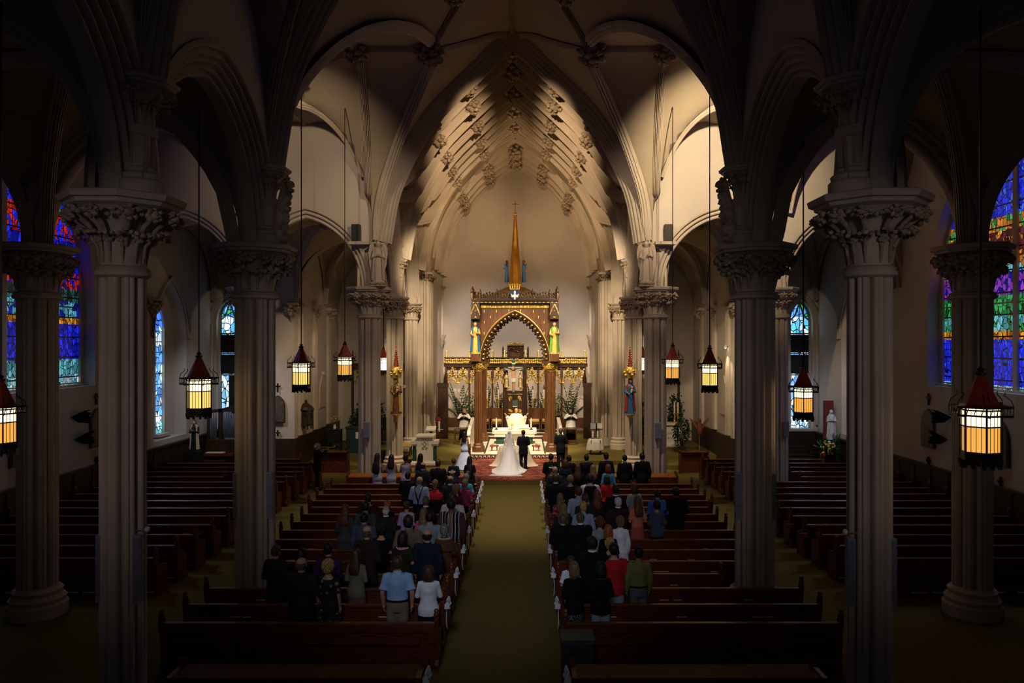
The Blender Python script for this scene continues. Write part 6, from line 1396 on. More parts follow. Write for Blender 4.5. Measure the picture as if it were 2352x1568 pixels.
# organ console and pipes, dark statue at the end of the left aisle
t = thing('organ', 'small pipe organ in a brown case at the end of the left aisle', 'organ', (0,0,0)); y = 31.6; X5 = lambda px: (px-VX)*y/F+CX; Z5 = lambda py: CZ-(py-VY)*y/F
mb = MB(); mb.box(X5(472),X5(545),y,y+.9,0,Z5(1010)); mb.build('case', OAKD, t, 0); mb = MB(); mb.prism([(X5(470),Z5(944)),(X5(500),Z5(940)),(X5(522),Z5(934)),(X5(546),Z5(938)),(X5(546),Z5(945)),(X5(470),Z5(950))], 'y', y+.3, y+.9); mb.box(X5(495),X5(503),y+.3,y+.6,Z5(1010),Z5(940)); mb.box(X5(538),X5(546),y+.3,y+.6,Z5(1010),Z5(940)); mb.box(X5(468),X5(473),y+.3,y+.6,Z5(1010),Z5(945)); mb.build('upper_case', OAKD, t, 0)
for px in (476,480,484,488,507,511,515,519,523,527,531,535):
    mb = MB(); mb.lathe([(.02,Z5(1008)),(.055,Z5(1000)),(.055,Z5(952 if px < 495 or px > 525 else 948)),(.045,Z5(951 if px < 495 or px > 525 else 947))], (X5(px),y+.35,0), 10); mb.build('pipe', M_('tin_pipe', (.30,.32,.40), .3, metal=.8), t)
mb = MB(); mb.box(X5(474),X5(543),y-.35,y,Z5(1045),Z5(1038)); mb.build('keyboard', PEW, t, 0); mb = MB(); mb.box(X5(480),X5(520),y-.34,y-.1,Z5(1038),Z5(1036)); mb.build('keys', WAX, t, 0)
t = thing('organ_bench', 'wooden bench at the organ keyboard', 'bench', (0,0,0)); mb = MB(); mb.box(X5(480),X5(535),y-1.0,y-.7,.5,.55); mb.build('seat', OAKD, t, 0)
for px in (482,530): mb = MB(); mb.box(X5(px),X5(px+4),y-.98,y-.72,0,.5); mb.build('leg', OAKD, t, 0)
y = 30.0; t = thing('statue_stand', 'black pedestal under the dark robed saint near the organ', 'pedestal', (at(447,0,y).x,y,0)); mb = MB(); mb.box(-.25,.25,-.25,.25,0,1.05); mb.build('block', BLACK, t, 0)
statue('saint_statue', 'dark robed saint with a pale cloak below the left amber lantern', (at(447,0,y).x,y,1.05), 1.25, 0, BLACK, CREAM, pose='fold', hair=BROWNR)
# right aisle end: white statue, red panel, flowers
y = 30.3; p = at(1907,0,y); t = thing('red_panel', 'tall plain red panel behind the white statue on the right', 'panel', (at(1902,0,30.9).x,30.9,0)); mb = MB(); mb.box(-.21,.21,-.06,0,0,3.03); mb.build('panel', M_('red_cloth', (.20,.03,.025), .9), t, 0)
t = thing('statue_stand', 'dark pedestal under the white statue on the right', 'pedestal', (p.x,y-.1,0)); mb = MB(); mb.box(-.2,.2,-.18,.18,0,1.5); mb.build('block', BLACK, t, 0)
statue('white_statue', 'white plaster statue of a robed figure before the red panel', (p.x,y-.1,1.5), 1.2, -.2, STONEW, STONEW, skin=STONEW, hair=STONEW, pose='fold')
t = thing('flower_stand', 'bouquet of yellow white and red flowers on a thin stand before the white statue', 'flowers', (at(1899,0,29.75).x,29.72,0)); mb = MB(); mb.lathe([(.18,0),(.16,.03),(.02,.06),(.02,.95),(.08,1.05)], (0,0,0), 10); mb.build('stand', IRON, t)
for nm, cl, sd_ in (('yellow_flowers',(.75,.55,.05),1),('white_flowers',(.75,.75,.7),2),('red_flowers',(.5,.03,.03),3)):
    mb = MB(); r = random.Random(sd_)
    for k in range(14): lump(mb, (r.gauss(0,.11), r.gauss(0,.09), 1.25+r.gauss(0,.13)-(.15 if sd_ == 3 else 0)), .055, r)
    mb.build(nm, M_(nm, cl, .7, var=.1), t)
mb = MB(); r = random.Random(9)
for k in range(40): q_ = V((r.gauss(0,.28),r.gauss(0,.2),1.2+r.gauss(0,.22))); mb.add([(0,0,1.05),q_+V((.03,0,.02)),q_+V((0,0,.1)),q_-V((.03,0,0))], [(0,1,2,3)])
mb.build('leaves', LEAF, t, 0)
palm('grassy green fern to the right of the white statue', (13.1,30.05,0), 2.0, .28, 14, 77, LEAF, True, 'fern', .14)
t = thing('altar_steps', 'dark wooden steps under the right lozenge window', 'steps', (0,0,0)); x0 = at(1812,0,31).x; x1 = at(1880,0,31).x
for k in range(3): mb = MB(); mb.box(x0,x1,31.6+.4*k,32.9,.3*k,.3*k+.3); mb.build('step', WAIN, t, 0)
# right chapel: side altar, candles, eagle lectern
y = 35.8; q3 = y/F; X5 = lambda px: (px-VX)*q3+CX; zt = CZ-(972-VY)*q3; t = thing('side_altar', 'white marble side altar with carved letters in the right chapel', 'altar', (0,0,0))
mb = MB(); mb.box(X5(1526),X5(1570),y,y+.8,zt-.09,zt); mb.build('table_top', MARBLE, t, 0); mb = MB(); mb.box(X5(1532),X5(1556),y+.15,y+.7,.39,zt-.09); mb.build('body', MARBLE, t, 0); mb = MB(); mb.box(X5(1526),X5(1566),y-.02,y+.8,.39,.5); mb.build('foot', MARBLE, t, 0)
for a in (1528,1562): mb = MB(); mb.lathe([(.08,.5),(.05,.6),(.045,zt-.25),(.09,zt-.09)], (X5(a),y+.15,0), 10); mb.build('colonnette', MARBLE, t)
mb = MB()
for k in range(5): x_ = X5(1535)+.09*k; mb.tube([(x_,y+.14,1.0),(x_+.04,y+.14,1.12),(x_+.02,y+.14,1.02)], .01, 4); mb.tube([(x_,y+.14,.78),(x_+.05,y+.14,.86)], .01, 4)
mb.build('carved_letters', OAKD, t)
mb = MB(); mb.box(X5(1532),X5(1556),y-.3,y-.05,.39,.43); mb.build('kneeling_mat', REDM, t, 0)
for i, px in enumerate((1552, 1560)): candle('tall white candle on a gold holder on the right chapel altar, %s' % ('left one' if i == 0 else 'right one'), X5(px), y+.3, zt, 1.0, .48, .04, False, GOLD)
statue('figurine', 'small painted statuette on the right chapel altar', (X5(1533),y+.35,zt), .6, 0, CREAM, BROWNR)
p = at(1608,1020,33.6); t = thing('eagle_lectern', 'brown carved eagle lectern on a thin brass pole in the right chapel', 'lectern', (p.x,33.7,.39)); mb = MB(); mb.lathe([(.26,0),(.24,.04),(.05,.1),(.025,.16),(.025,.9),(.07,.95)], (0,0,0), 12); mb.build('pole', BRASS, t)
mb = MB(); mb.rings([(.9,.08,.08),(1.0,.13,.12),(1.25,.12,.11),(1.45,.07,.08),(1.55,.07,.09,0,-.03),(1.62,.03,.04,0,-.05)], 12); mb.tube([(0,-.1,1.56),(0,-.2,1.53)], [.03,.008], 6); mb.build('eagle_body', BROWNR, t)
for s in (-1,1): mb = MB(); mb.prism([(s*.08,1.2),(s*.2,1.45),(s*.42,1.62),(s*.4,1.48),(s*.22,1.28),(s*.1,1.05)][::s], 'y', -.03, .03); mb.build('wing', BROWNR, t)
# little glass sconces on the near columns, number plates
for px, py, side in ((338,1215,'left'),(1941,1221,'right')):
    p = at(px,py,9.6); t = thing('glass_sconce', 'small clear glass wall lamp on the nearest %s column' % side, 'sconce', p); mb = MB(); mb.ball((0,0,0), .035, 10, 8, (1,1,1.1)); mb.build('globe', M_('clear_glass', (.75,.76,.8), .08, spec=.9), t); s = -1 if px < 1000 else 1; mb = MB(); mb.tube([(s*.05,0,-.02),(s*.16,.02,-.03),(s*.2,.1,-.03)], .01, 6); mb.build('arm', BRASS, t)
p = at(926,887,35.4); t = thing('wall_plate', 'small white control plate on the left chancel wall', 'plate', p); mb = MB(); mb.box(-.13,.13,0,.04,-.07,.07); mb.build('plate', WHITE, t, 0); mb = MB(); mb.box(-.1,.02,-.01,0,-.03,.03); mb.build('display', BLACK, t, 0)
for i, y in enumerate((33.3,34.0)):
    p = at(932,0,y); t = thing('choir_stall', 'dark wooden chair with yellow cushion by the left pale column, %s' % ('nearer one','farther one')[i], 'chair', (p.x,y,.36)); mb = MB(); mb.box(-.25,.25,-.25,.25,.42,.47); mb.build('seat', STRAW, t, 0); mb = MB(); mb.box(-.27,-.22,-.27,.27,.45,1.05); mb.build('backrest', OAKD, t, 0)
    for dx in (-.22,.22):
        for dy in (-.22,.22): mb = MB(); mb.box(dx-.025,dx+.025,dy-.025,dy+.025,0,.42); mb.build('leg', OAKD, t, 0)
# ================= the congregation =================
C = {'black': cloth('black', (.008,.008,.010)), 'char': cloth('charcoal', (.022,.022,.026)), 'navy': cloth('navy', (.012,.016,.04)), 'dkblue': cloth('dark_blue', (.018,.02,.09)), 'lav': cloth('lavender', (.42,.40,.58), rough=.45), 'pale': cloth('pale_grey', (.50,.49,.52)),
     'blue': cloth('light_blue', (.30,.48,.80)), 'royal': cloth('bright_blue', (.06,.16,.55)), 'bluegrey': cloth('blue_grey', (.28,.34,.48)), 'white': cloth('white', (.82,.83,.90)), 'pinkwhite': cloth('pinkish_white', (.62,.50,.56)), 'grey': cloth('grey', (.26,.28,.31)),
     'dgrey': cloth('dark_grey', (.07,.07,.075)), 'tan': cloth('tan', (.17,.12,.08)), 'khaki': cloth('khaki', (.24,.19,.13)), 'brown': cloth('brown', (.10,.045,.025)), 'dkbrown': cloth('dark_brown', (.03,.018,.014)), 'maroon': cloth('maroon', (.07,.012,.014)), 'red': cloth('red', (.50,.02,.025)),
     'magenta': cloth('magenta', (.30,.03,.10)), 'pink': cloth('pink', (.65,.12,.22)), 'peach': cloth('peach', (.62,.20,.12)), 'coral': cloth('coral', (.45,.09,.09)), 'teal': cloth('turquoise', (.07,.32,.48)), 'olive': cloth('olive', (.19,.19,.06)), 'sage': cloth('sage', (.19,.17,.11)), 'purple': cloth('purple', (.05,.015,.08)),
     'dkgreen': cloth('dark_green', (.02,.025,.015)), 'greyblue': cloth('slate', (.07,.09,.14)), 'trgrey': cloth('trouser_grey', (.13,.12,.13)), 'jean': cloth('pale_jeans', (.30,.33,.42)), 'dusk': cloth('dusty_rose', (.15,.08,.07)), 'cream': cloth('cream', (.80,.68,.48), rough=.6)}
def pattern(name, kind, cols):
    if name in MATS: return MATS[name]
    m, nt, b = base_mat(name); L = nt.links.new; tc = N(nt, 'ShaderNodeTexCoord')
    if kind == 'stripe':
        s = N(nt, 'ShaderNodeSeparateXYZ'); L(tc.outputs['Object'], s.inputs[0]); d = N(nt, 'ShaderNodeMath', operation='MULTIPLY_ADD'); d.inputs[1].default_value = 2.4; d.inputs[2].default_value = .5; L(s.outputs[0], d.inputs[0])
        r = ramp(nt, cols, d.outputs[0], 'CONSTANT')
    else:
        v = N(nt, 'ShaderNodeTexVoronoi'); v.inputs['Scale'].default_value = kind; L(tc.outputs['Object'], v.inputs['Vector']); r = ramp(nt, cols, v.outputs['Distance'], 'CONSTANT')
    L(r.outputs[0], b.inputs['Base Color']); b.inputs['Roughness'].default_value = .85; MATS[name] = m; return m
blk = (.008,.008,.012); wh = (.6,.58,.6)
C['stripe'] = pattern('striped_jersey', 'stripe', [(0,(.06,.02,.02)),(.12,wh),(.145,blk),(.26,wh),(.285,blk),(.4,wh),(.42,(.2,.09,.08)),(.58,wh),(.6,blk),(.71,wh),(.735,blk),(.855,wh),(.88,(.06,.02,.02))])
C['floral'] = pattern('floral_black', 9, [(0,(.28,.24,.13)),(.22,(.10,.09,.04)),(.3,blk)]); C['redfloral'] = pattern('floral_red', 14, [(0,(.5,.35,.25)),(.25,(.40,.06,.04)),(.5,(.12,.015,.02))]); C['bwskirt'] = pattern('speckled_skirt', 40, [(0,(.35,.35,.33)),(.3,(.02,.02,.022))]); C['printskirt'] = pattern('printed_skirt', 22, [(0,(.16,.05,.04)),(.35,(.42,.34,.36))])
# (head px, py), sex, pose, hair, colour, [(garment, cloth)...], label, {options}
SUIT = lambda j='black', t='black', col=True: [('jacket', j), ('trousers', t), ('shoes', 'black')] + ([('collar', 'white')] if col else [])
FS = lambda top, tc, bt='skirt', bc='black': [(top, tc), (bt, bc), ('shoes', 'black')]
P_ = [
 (867,1040,'f','book','xlong','dark',[('sheath','lav'),('shoes','white')],'bridesmaid in lavender sheath dress, waist length dark hair, leftmost of the front row',{'k':14,'skin':SKIN2}),
 (899,1043,'f','book','long','dark',[('sheath','lav'),('shoes','white')],'bridesmaid in lavender dress with shoulder length dark hair, second from left in front row',{'k':14,'skin':SKIN2}),
 (932,1042,'f','book','crop','dark',[('sheath','lav'),('shoes','white')],'bridesmaid in lavender dress with short dark hair, third from left in front row',{'k':14,'skin':SKIN2}),
 (966,1041,'f','book','xlong','black',[('sheath','pale'),('shoes','white')],'bridesmaid with long straight black hair right in front of the marble ambo',{'k':14,'skin':SKIN2}),
 (974,1059,'m','clasp','bald','dark',SUIT('char'),'balding man with pink crown in charcoal jacket below the marble ambo',{}),
 (1004,1053,'m','clasp','short','brown',SUIT('black'),'brown haired man in black jacket, front left block, right of the ambo',{}),
 (1042,1050,'f','clasp','bun','auburn',FS('blouse','navy'),'brown haired woman with bare neck in dark navy top, below the maid of honour',{}),
 (1079,1047,'f','book','xlong','black',[('dress','black'),('shoes','black')],'woman with long black hair in black dress nearest the rug on the left',{'skin':SKIN2}),
 (937,1081,'m','clasp','short','dark',SUIT('black'),'dark haired man in black suit left of the man with suspenders',{'skin':SKIN2}),
 (979,1092,'m','clasp','bald','grey',[('longshirt','bluegrey'),('trousers','black'),('shoes','black'),('suspenders','black')],'grey balding man in blue shirt with dark crossed suspenders',{'wide':1.1}),
 (1017,1101,'f','clasp','crop','light',FS('jacket','black')+[('shawl','red')],'woman with short fair hair and red scarf over black jacket',{}),
 (1029,1090,'m','clasp','bald','brown',SUIT('char'),'balding man in dark suit between the red scarf and the pale hat',{}),
 (1047,1078,'f','clasp','bun','light',FS('jacket','navy')+[('collar','pinkwhite')],'woman in dark jacket with pale hair band, left block near the aisle',{'hat':1}),
 (1066,1080,'f','clasp','bob','dark',FS('blouse','black'),'woman with dark bob in black, just behind the long black haired woman',{}),
 (1082,1087,'f','clasp','crop','grey',FS('shirt','teal'),'woman with grey hair in light blue short sleeved top near the aisle on the left',{}),
 (1064,1100,'f','clasp','crop','light',FS('shirt','magenta'),'woman with short fair hair in magenta top near the aisle on the left',{}),
 (1048,1112,'f','clasp','curly','light',FS('blouse','maroon'),'woman with fair layered hair in dark maroon blouse near the left aisle',{}),
 (1040,1128,'m','clasp','short','brown',[('longshirt','pinkwhite'),('trousers','khaki'),('shoes','black')],'brown haired man in pinkish white shirt directly beyond the striped jersey',{'wide':1.12}),
 (1037,1143,'m','hang','short','black',[('sweater','stripe'),('trousers','dgrey'),('shoes','black')],'broad man in black jersey with white and brown vertical stripes',{'wide':1.2,'skin':SKIN3}),
 (978,1138,'m','clasp','short','greybrown',SUIT('black'),'man with cropped brown hair in black suit and white collar, behind the suspenders man',{}),
 (862,1130,'m','clasp','short','dark',[('sweater','maroon'),('trousers','black'),('shoes','black')],'dark haired person in dark maroon top, far left of the left block',{}),
 (886,1149,'f','clasp','crop','red',FS('jacket','black')+[('collar','white')],'person with orange red hair, dark jacket and white collar, left block',{}),
 (866,1159,'m','clasp','bald','white',SUIT('char'),'bald man with white fringe in dark suit left of the red haired person',{}),
 (838,1149,'m','clasp','short','dark',SUIT('dgrey','black',False),'dark haired man in dark clothes behind the long auburn haired woman',{}),
 (816,1156,'f','clasp','long','auburn',FS('sweater','dgrey','skirt','dgrey'),'woman with long auburn hair in grey dress, leftmost of the left block',{}),
 (837,1175,'m','hang','short','black',[('longshirt','greyblue'),('trousers','black'),('shoes','black')],'man with dark hair in slate blue shirt, far left of the left block',{'wide':1.1}),
 (922,1149,'f','clasp','bun','brown',FS('blouse','lav','skirt','dkbrown'),'person with pulled up brown hair in pale lavender shirt with open collar',{}),
 (843,1204,'m','clasp','bald','greybrown',SUIT('dkbrown','black',False),'greyish brown haired man in dark brown jacket behind the slate blue shirt',{}),
 (876,1202,'f','clasp','curly','dark',[('dress','black'),('shoes','black')],'woman with big dark brown hair in black dress, left block',{}),
 (973,1166,'f','clasp','long','light',FS('blouse','pink'),'woman with long streaked blond hair and pink top, left block',{}),
 (987,1173,'m','clasp','short','black',[('longshirt','grey'),('trousers','dgrey'),('shoes','black')],'man with thick black hair in grey shirt, left of the striped jersey',{'wide':1.1}),
 (938,1182,'m','clasp','crop','dark',SUIT('tan','dkbrown',False),'dark haired man in tan brown jacket in the middle of the left block',{'wide':1.05}),
 (926,1218,'f','clasp','bob','dark',[('dress','dkgreen'),('shoes','black')],'woman with dark hair and pale necklace pattern on a dark green dress',{'neck':1}),
 (982,1212,'m','hang','bald','dark',SUIT('navy','navy',False),'bald man with shiny pink crown in dark navy jacket, left block',{'wide':1.12}),
 (1031,1203,'f','clasp','crop','grey',[('jacket','brown'),('skirt','khaki'),('shoes','black'),('shawl','brown')],'grey haired woman with silver edged collar on a brown cape beside the left aisle',{'cape':1}),
 (913,1274,'m','hang','short','brown',[('shirt','blue'),('trousers','khaki'),('shoes','black'),('belt','black')],'man in short sleeved light blue shirt and khaki trousers, rear left row',{'wide':1.1,'k':0}),
 (988,1296,'f','rail','bob','brown',[('sweater','white'),('skirt','black'),('shoes','black')],'woman in white knit sweater with dark brown bob, rear left beside the aisle',{'wide':1.08,'k':0}),
 (819,1258,'f','clasp','long','brown',[('sweater','sage'),('skirt','dusk'),('shoes','black')],'woman with long brown hair in sage cardigan and dusky skirt, rear left',{}),
 (753,1284,'f','hang','curly','blond',[('dress','floral'),('shoes','black')],'woman with curly blond hair in black floral dress, rear left row',{'k':0,'wide':1.1}),
 (694,1277,'m','clasp','bald','greybrown',SUIT('char','char',False),'large balding man in dark suit left of the black floral dress',{'wide':1.2,'k':0}),
 (637,1249,'m','clasp','short','brown',SUIT('char','char',False),'man with short hair in dark suit against the second left column',{'k':1}),
 (690,1256,'f','clasp','bob','black',FS('blouse','black'),'woman with dark hair half hidden beyond the large balding man',{}),
 (755,1243,'m','clasp','short','black',[('longshirt','purple'),('trousers','black'),('shoes','black')],'dark haired person in deep purple shirt beyond the blond curly woman',{}),
 # right of the aisle
 (1265,1040,'m','clasp','short','dark',SUIT('black'),'dark haired man in black suit nearest the rug on the right, front row',{'k':14}),
 (1307,1044,'m','clasp','short','dark',SUIT('black'),'dark haired man in black suit below the best man, front right row',{'k':14}),
 (1347,1042,'m','hang','short','black',SUIT('black'),'groomsman in black suit with white collar, left of the covered table',{'k':14}),
 (1392,1038,'m','hang','short','black',SUIT('black'),'groomsman in black suit directly in front of the covered table',{'k':14}),
 (1435,1043,'m','hang','short','black',SUIT('black'),'groomsman in black suit left of the right pale column',{'k':14}),
 (1475,1039,'m','hang','short','black',SUIT('black'),'groomsman in black suit, rightmost in the front row beside the tall column',{'k':14,'wide':1.08}),
 (1251,1068,'f','clasp','bun','dark',[('dress','black'),('shoes','black')],'woman with pale flower wreath in her hair at the right edge of the rug',{'wreath':1}),
 (1275,1069,'m','clasp','bald','grey',SUIT('char'),'bald man with pink head in dark suit near the right edge of the rug',{}),
 (1299,1054,'f','clasp','bob','brown',FS('jacket','navy'),'brown haired woman in dark navy jacket behind the front right row',{}),
 (1329,1065,'f','clasp','long','brown',FS('blouse','black'),'woman with long dark brown hair in black, front right, left of the wavy hair',{}),
 (1361,1066,'f','clasp','long','light',FS('blouse','black'),'woman with long wavy light brown hair in black, front right block',{}),
 (1397,1065,'f','clasp','bob','auburn',FS('sweater','teal'),'woman with auburn bob in bright turquoise sweater',{}),
 (1270,1086,'m','clasp','short','brown',SUIT('black'),'brown haired man in black suit by the right aisle, below the pink bald head',{'wide':1.05}),
 (1310,1091,'f','clasp','curly','light',[('dress','black'),('shoes','black')],'woman with tousled fair brown hair in black dress, front right block',{}),
 (1355,1087,'m','clasp','crop','dark',[('longshirt','pinkwhite'),('vest','black'),('trousers','black'),('shoes','black')],'dark haired person in black vest with pinkish shirt shoulders',{'wide':1.1}),
 (1394,1090,'f','clasp','bob','dark',FS('sweater','red'),'woman with dark brown hair in dark red top behind the turquoise sweater',{}),
 (1408,1112,'m','clasp','short','black',SUIT('black'),'dark haired man in black suit in the middle of the right block',{'skin':SKIN2}),
 (1426,1118,'f','clasp','bun','auburn',FS('blouse','navy')+[('collar','pink')],'small person with auburn hair and pink collar beside the grey lavender top',{}),
 (1447,1107,'f','clasp','bob','brown',FS('sweater','grey'),'woman with brown bob in grey lavender top, right block',{}),
 (1330,1116,'m','clasp','short','brown',[('longshirt','bluegrey'),('trousers','black'),('shoes','black')],'brown haired man in pale blue grey shirt, right block',{'wide':1.1}),
 (1344,1131,'m','clasp','short','brown',[('shirt','char'),('trousers','black'),('shoes','black')],'brown haired man in dark shirt directly behind the pale blue grey shirt',{}),
 (1375,1123,'f','clasp','long','auburn',FS('sweater','dkbrown'),'woman with long reddish brown hair in dark brown sweater, right block',{}),
 (1287,1132,'f','clasp','long','light',FS('blouse','redfloral'),'woman with long light brown hair in red floral blouse by the right aisle',{}),
 (1339,1149,'m','clasp','short','blond',[('longshirt','bluegrey'),('trousers','black'),('shoes','black')],'man with short blond hair in blue shirt, right block',{}),
 (1434,1140,'m','clasp','short','white',SUIT('dkbrown','black'),'white haired man in dark maroon black suit, right block',{'wide':1.1}),
 (1470,1138,'f','clasp','long','auburn',FS('shirt','peach','skirt','coral'),'woman with reddish hair in peach top and coral skirt, right block',{}),
 (1488,1148,'f','clasp','crop','black',FS('blouse','greyblue'),'woman with black hair in slate blouse beside the peach top',{}),
 (1510,1122,'m','clasp','short','black',[('longshirt','royal'),('trousers','printskirt'),('shoes','black'),('belt','black')],'man with black hair in bright blue shirt with belt and pale trousers',{}),
 (1553,1117,'m','clasp','short','black',SUIT('black','black',False),'dark haired man in black suit, farthest right of the congregation',{'wide':1.15,'skin':SKIN3}),
 (1293,1155,'f','clasp','long','light',FS('blouse','char'),'woman with long straight light hair in dark top, second from the right aisle',{}),
 (1293,1178,'m','clasp','short','greybrown',SUIT('black','black',False),'grey brown haired man with glasses in black suit beside the right aisle',{'wide':1.12}),
 (1333,1175,'m','clasp','short','greybrown',SUIT('black'),'man with grey brown hair and white collar in black suit, right block middle',{'wide':1.1}),
 (1352,1186,'f','clasp','curly','auburn',FS('sweater','grey'),'woman with fuzzy reddish hair in grey cardigan, right block',{}),
 (1409,1185,'f','hang','curly','light',[('jacket','white'),('skirt','purple'),('shoes','black')],'woman with curly fair hair in long white jacket, right block',{}),
 (1397,1204,'f','clasp','bob','red',FS('blouse','black'),'woman with smooth orange blond bob in black top before the white jacket',{}),
 (1400,1235,'f','hang','curly','blond',[('dress','dkblue'),('shoes','black')],'woman with curly blond hair in dark blue dress, right block',{}),
 (1317,1229,'m','clasp','short','dark',SUIT('black'),'dark haired man with white collar in black suit, rear right block',{'wide':1.1}),
 (1379,1244,'m','clasp','short','black',[('sweater','red'),('trousers','jean'),('shoes','black')],'dark haired man in bright red sweater and pale trousers',{'wide':1.08}),
 (1288,1279,'f','clasp','bob','brown',FS('shirt','white','skirt','white'),'woman with brown bob in white top, rear right beside the aisle',{'k':1}),
 (1314,1288,'f','clasp','bob','light',FS('sweater','black','skirt','bwskirt'),'woman with streaked fair bob, black sweater and speckled skirt, rear right',{'k':0}),
 (1353,1288,'f','clasp','bob','dark',FS('sweater','black','trousers','jean'),'woman with dark hair in black sweater and pale jeans, rear right',{'k':0}),
 (1463,1253,'m','hang','short','black',[('longshirt','olive'),('trousers','trgrey'),('shoes','black'),('belt','black')],'dark haired man alone in olive green shirt and grey trousers',{'k':1,'skin':SKIN2}),
]
PR = random.Random(21); placed = []
PLAN = []
for px, py, sex, pose, hs, hc, wear, label, o in P_:
    best = None
    for k in range(15):
        Y = YK(k) + .585; H = CZ - (py - VY)*Y/F; e = abs(H - (1.77 if sex == 'm' else 1.66))
        if o.get('k') == k: e = -1
        if best is None or e < best[0]: best = (e, k, Y, H)
    _, k, Y, H = best; H = max(1.5, min(1.93, H)); X = (px - VX)*Y/F + CX; X = max(1.27, X) if px > 1180 else min(-1.27, X)
    PLAN.append([X, Y, k, H, sex, pose, hs, hc, wear, label, o])
for _ in range(12):                       # neighbours in one row make room for each other
    for i, A in enumerate(PLAN):
        for B in PLAN[i+1:]:
            d = B[0] - A[0]
            if A[2] == B[2] and abs(d) < .47: m = (.47 - abs(d))*.25*(1 if d >= 0 else -1); A[0] -= m; B[0] += m
    for A in PLAN: A[0] = max(1.24, A[0]) if A[0] > 0 else min(-1.24, A[0])
for X, Y, k, H, sex, pose, hs, hc, wear, label, o in PLAN:
    w = [(g, C[c]) for g, c in wear]; root = person(label, (X, Y, 0), H, sex, pose, hs, hc, w, PR.uniform(-.16,.16) + (X > 0)*.1 - (X < 0)*.1, o.get('skin', SKIN), o.get('wide', 1.0))
    if o.get('wreath') or o.get('hat'):
        mb = MB()
        for j in range(16): a = 2*PI*j/16; lump(mb, (.092*math.cos(a), -.01+.1*math.sin(a), 1.70), .024, PR)
        mb.build('flower_wreath' if o.get('wreath') else 'hair_band', M_('pale_flowers', (.55,.62,.45), .7) if o.get('wreath') else C['pale'], root)
    if o.get('neck'):
        mb = MB()
        for j in range(18): a = PI + PI*j/17; lump(mb, (.12*math.cos(a), -.02+.1*math.sin(a), 1.425 + .02*abs(math.cos(a))), .014, PR)
        mb.build('necklace', C['pinkwhite'], root)
    if o.get('cape'):
        mb = MB(); mb.rings([(1.455,.15,.12,0,-.01),(1.47,.155,.125,0,-.01),(1.48,.12,.1,0,-.01)], 20); mb.build('silver_collar', C['pale'], root)
# ---- the wedding party ----
ZR = .176
BLACKS = [('jacket', C['black']), ('trousers', C['black']), ('shoes', C['black']), ('collar', C['white'])]
p = at(1202, 1077, 30.7); person('groom in black suit standing at the right of the bride on the red rug', (p.x, 30.7, ZR), 1.66, 'm', 'clasp', 'short', 'black', BLACKS, .1, SKIN2, 1.05)
p = at(1288, 1085, 30.9); person('best man in black suit standing at the right edge of the red rug', (p.x, 30.9, .17), 1.72, 'm', 'clasp', 'short', 'greybrown', BLACKS, .12, SKIN, 1.05)
p = at(1067, 1080, 30.9); person('maid of honour in long pale blue gown, left of the red rug', (p.x, 30.9, .17), 1.58, 'f', 'clasp', 'long', 'black', [('gown', cloth('ice_blue', (.50,.54,.78), rough=.5)), ('shoes', C['white'])], -.15, SKIN2)
GOWN = M_('bridal_satin', (.86,.82,.78), .42, var=.03, scale=2, bump=.08, bscale=3); 
p = at(1170, 1077, 30.65); br = person('bride seen from behind in white satin gown with long veil and train', (p.x, 30.65, ZR), 1.62, 'f', 'clasp', 'bun', 'brown', [('shoes', C['white'])], -.08, SKIN)
mb = MB(); rows = []; n = 48
for i, (z, rx, back, front) in enumerate([(1.36,.155,.12,.12),(1.2,.145,.11,.11),(1.06,.135,.11,.11),(.95,.19,.17,.14),(.7,.30,.36,.22),(.4,.40,.62,.30),(.18,.50,.92,.34),(.07,.62,1.2,.36),(.03,.74,1.38,.36),(.006,.80,1.45,.36)]):
    rows.append([(rx*math.cos(a)*(1+.03*math.sin(9*a)*(i > 3)), (front if math.sin(a) > 0 else back)*math.sin(a)*(1+.025*math.sin(7*a)*(i > 3)), z) for a in [2*PI*k/n for k in range(n)]])
mb.grid(rows[::-1], True, True, True); mb.build('gown', GOWN, br, 70)
def veil_mat():
    m, nt, b = base_mat('veil_tulle'); b.inputs['Base Color'].default_value = (.85,.82,.84,1); b.inputs['Roughness'].default_value = .7; b.inputs['Alpha'].default_value = .5; return m
VEIL = veil_mat(); mb = MB(); rows = []
for i, (z, r, yb) in enumerate([(1.79,.03,.02),(1.77,.08,.1),(1.68,.115,.15),(1.5,.17,.19),(1.25,.24,.24),(1.0,.28,.31),(.7,.31,.46),(.4,.38,.74),(.16,.46,1.08),(.06,.54,1.34),(.045,.6,1.56),(.03,.66,1.62)]):
    rows.append([(r*math.sin(a)*(1+.03*math.sin(6*a+i)), -yb*math.cos(a*.72)*(1+.02*math.sin(9*a)), z) for a in [-1.9+3.8*k/32 for k in range(33)]])
mb.grid(rows); mb.build('veil', VEIL, br, 180)
mb = MB(); r = random.Random(2); rows = []
for i, (yy, z) in enumerate(((-1.38,.03),(-1.55,.02),(-1.68,.012))): rows.append([((-.62+1.24*k/40)*(1+.1*i), yy-.02*math.sin(k*1.7)+.1*abs(k/20-1)**2, z+.012*math.sin(k*2.3)) for k in range(41)])
mb.grid(rows); mb.build('tulle_hem', VEIL, br, 180)
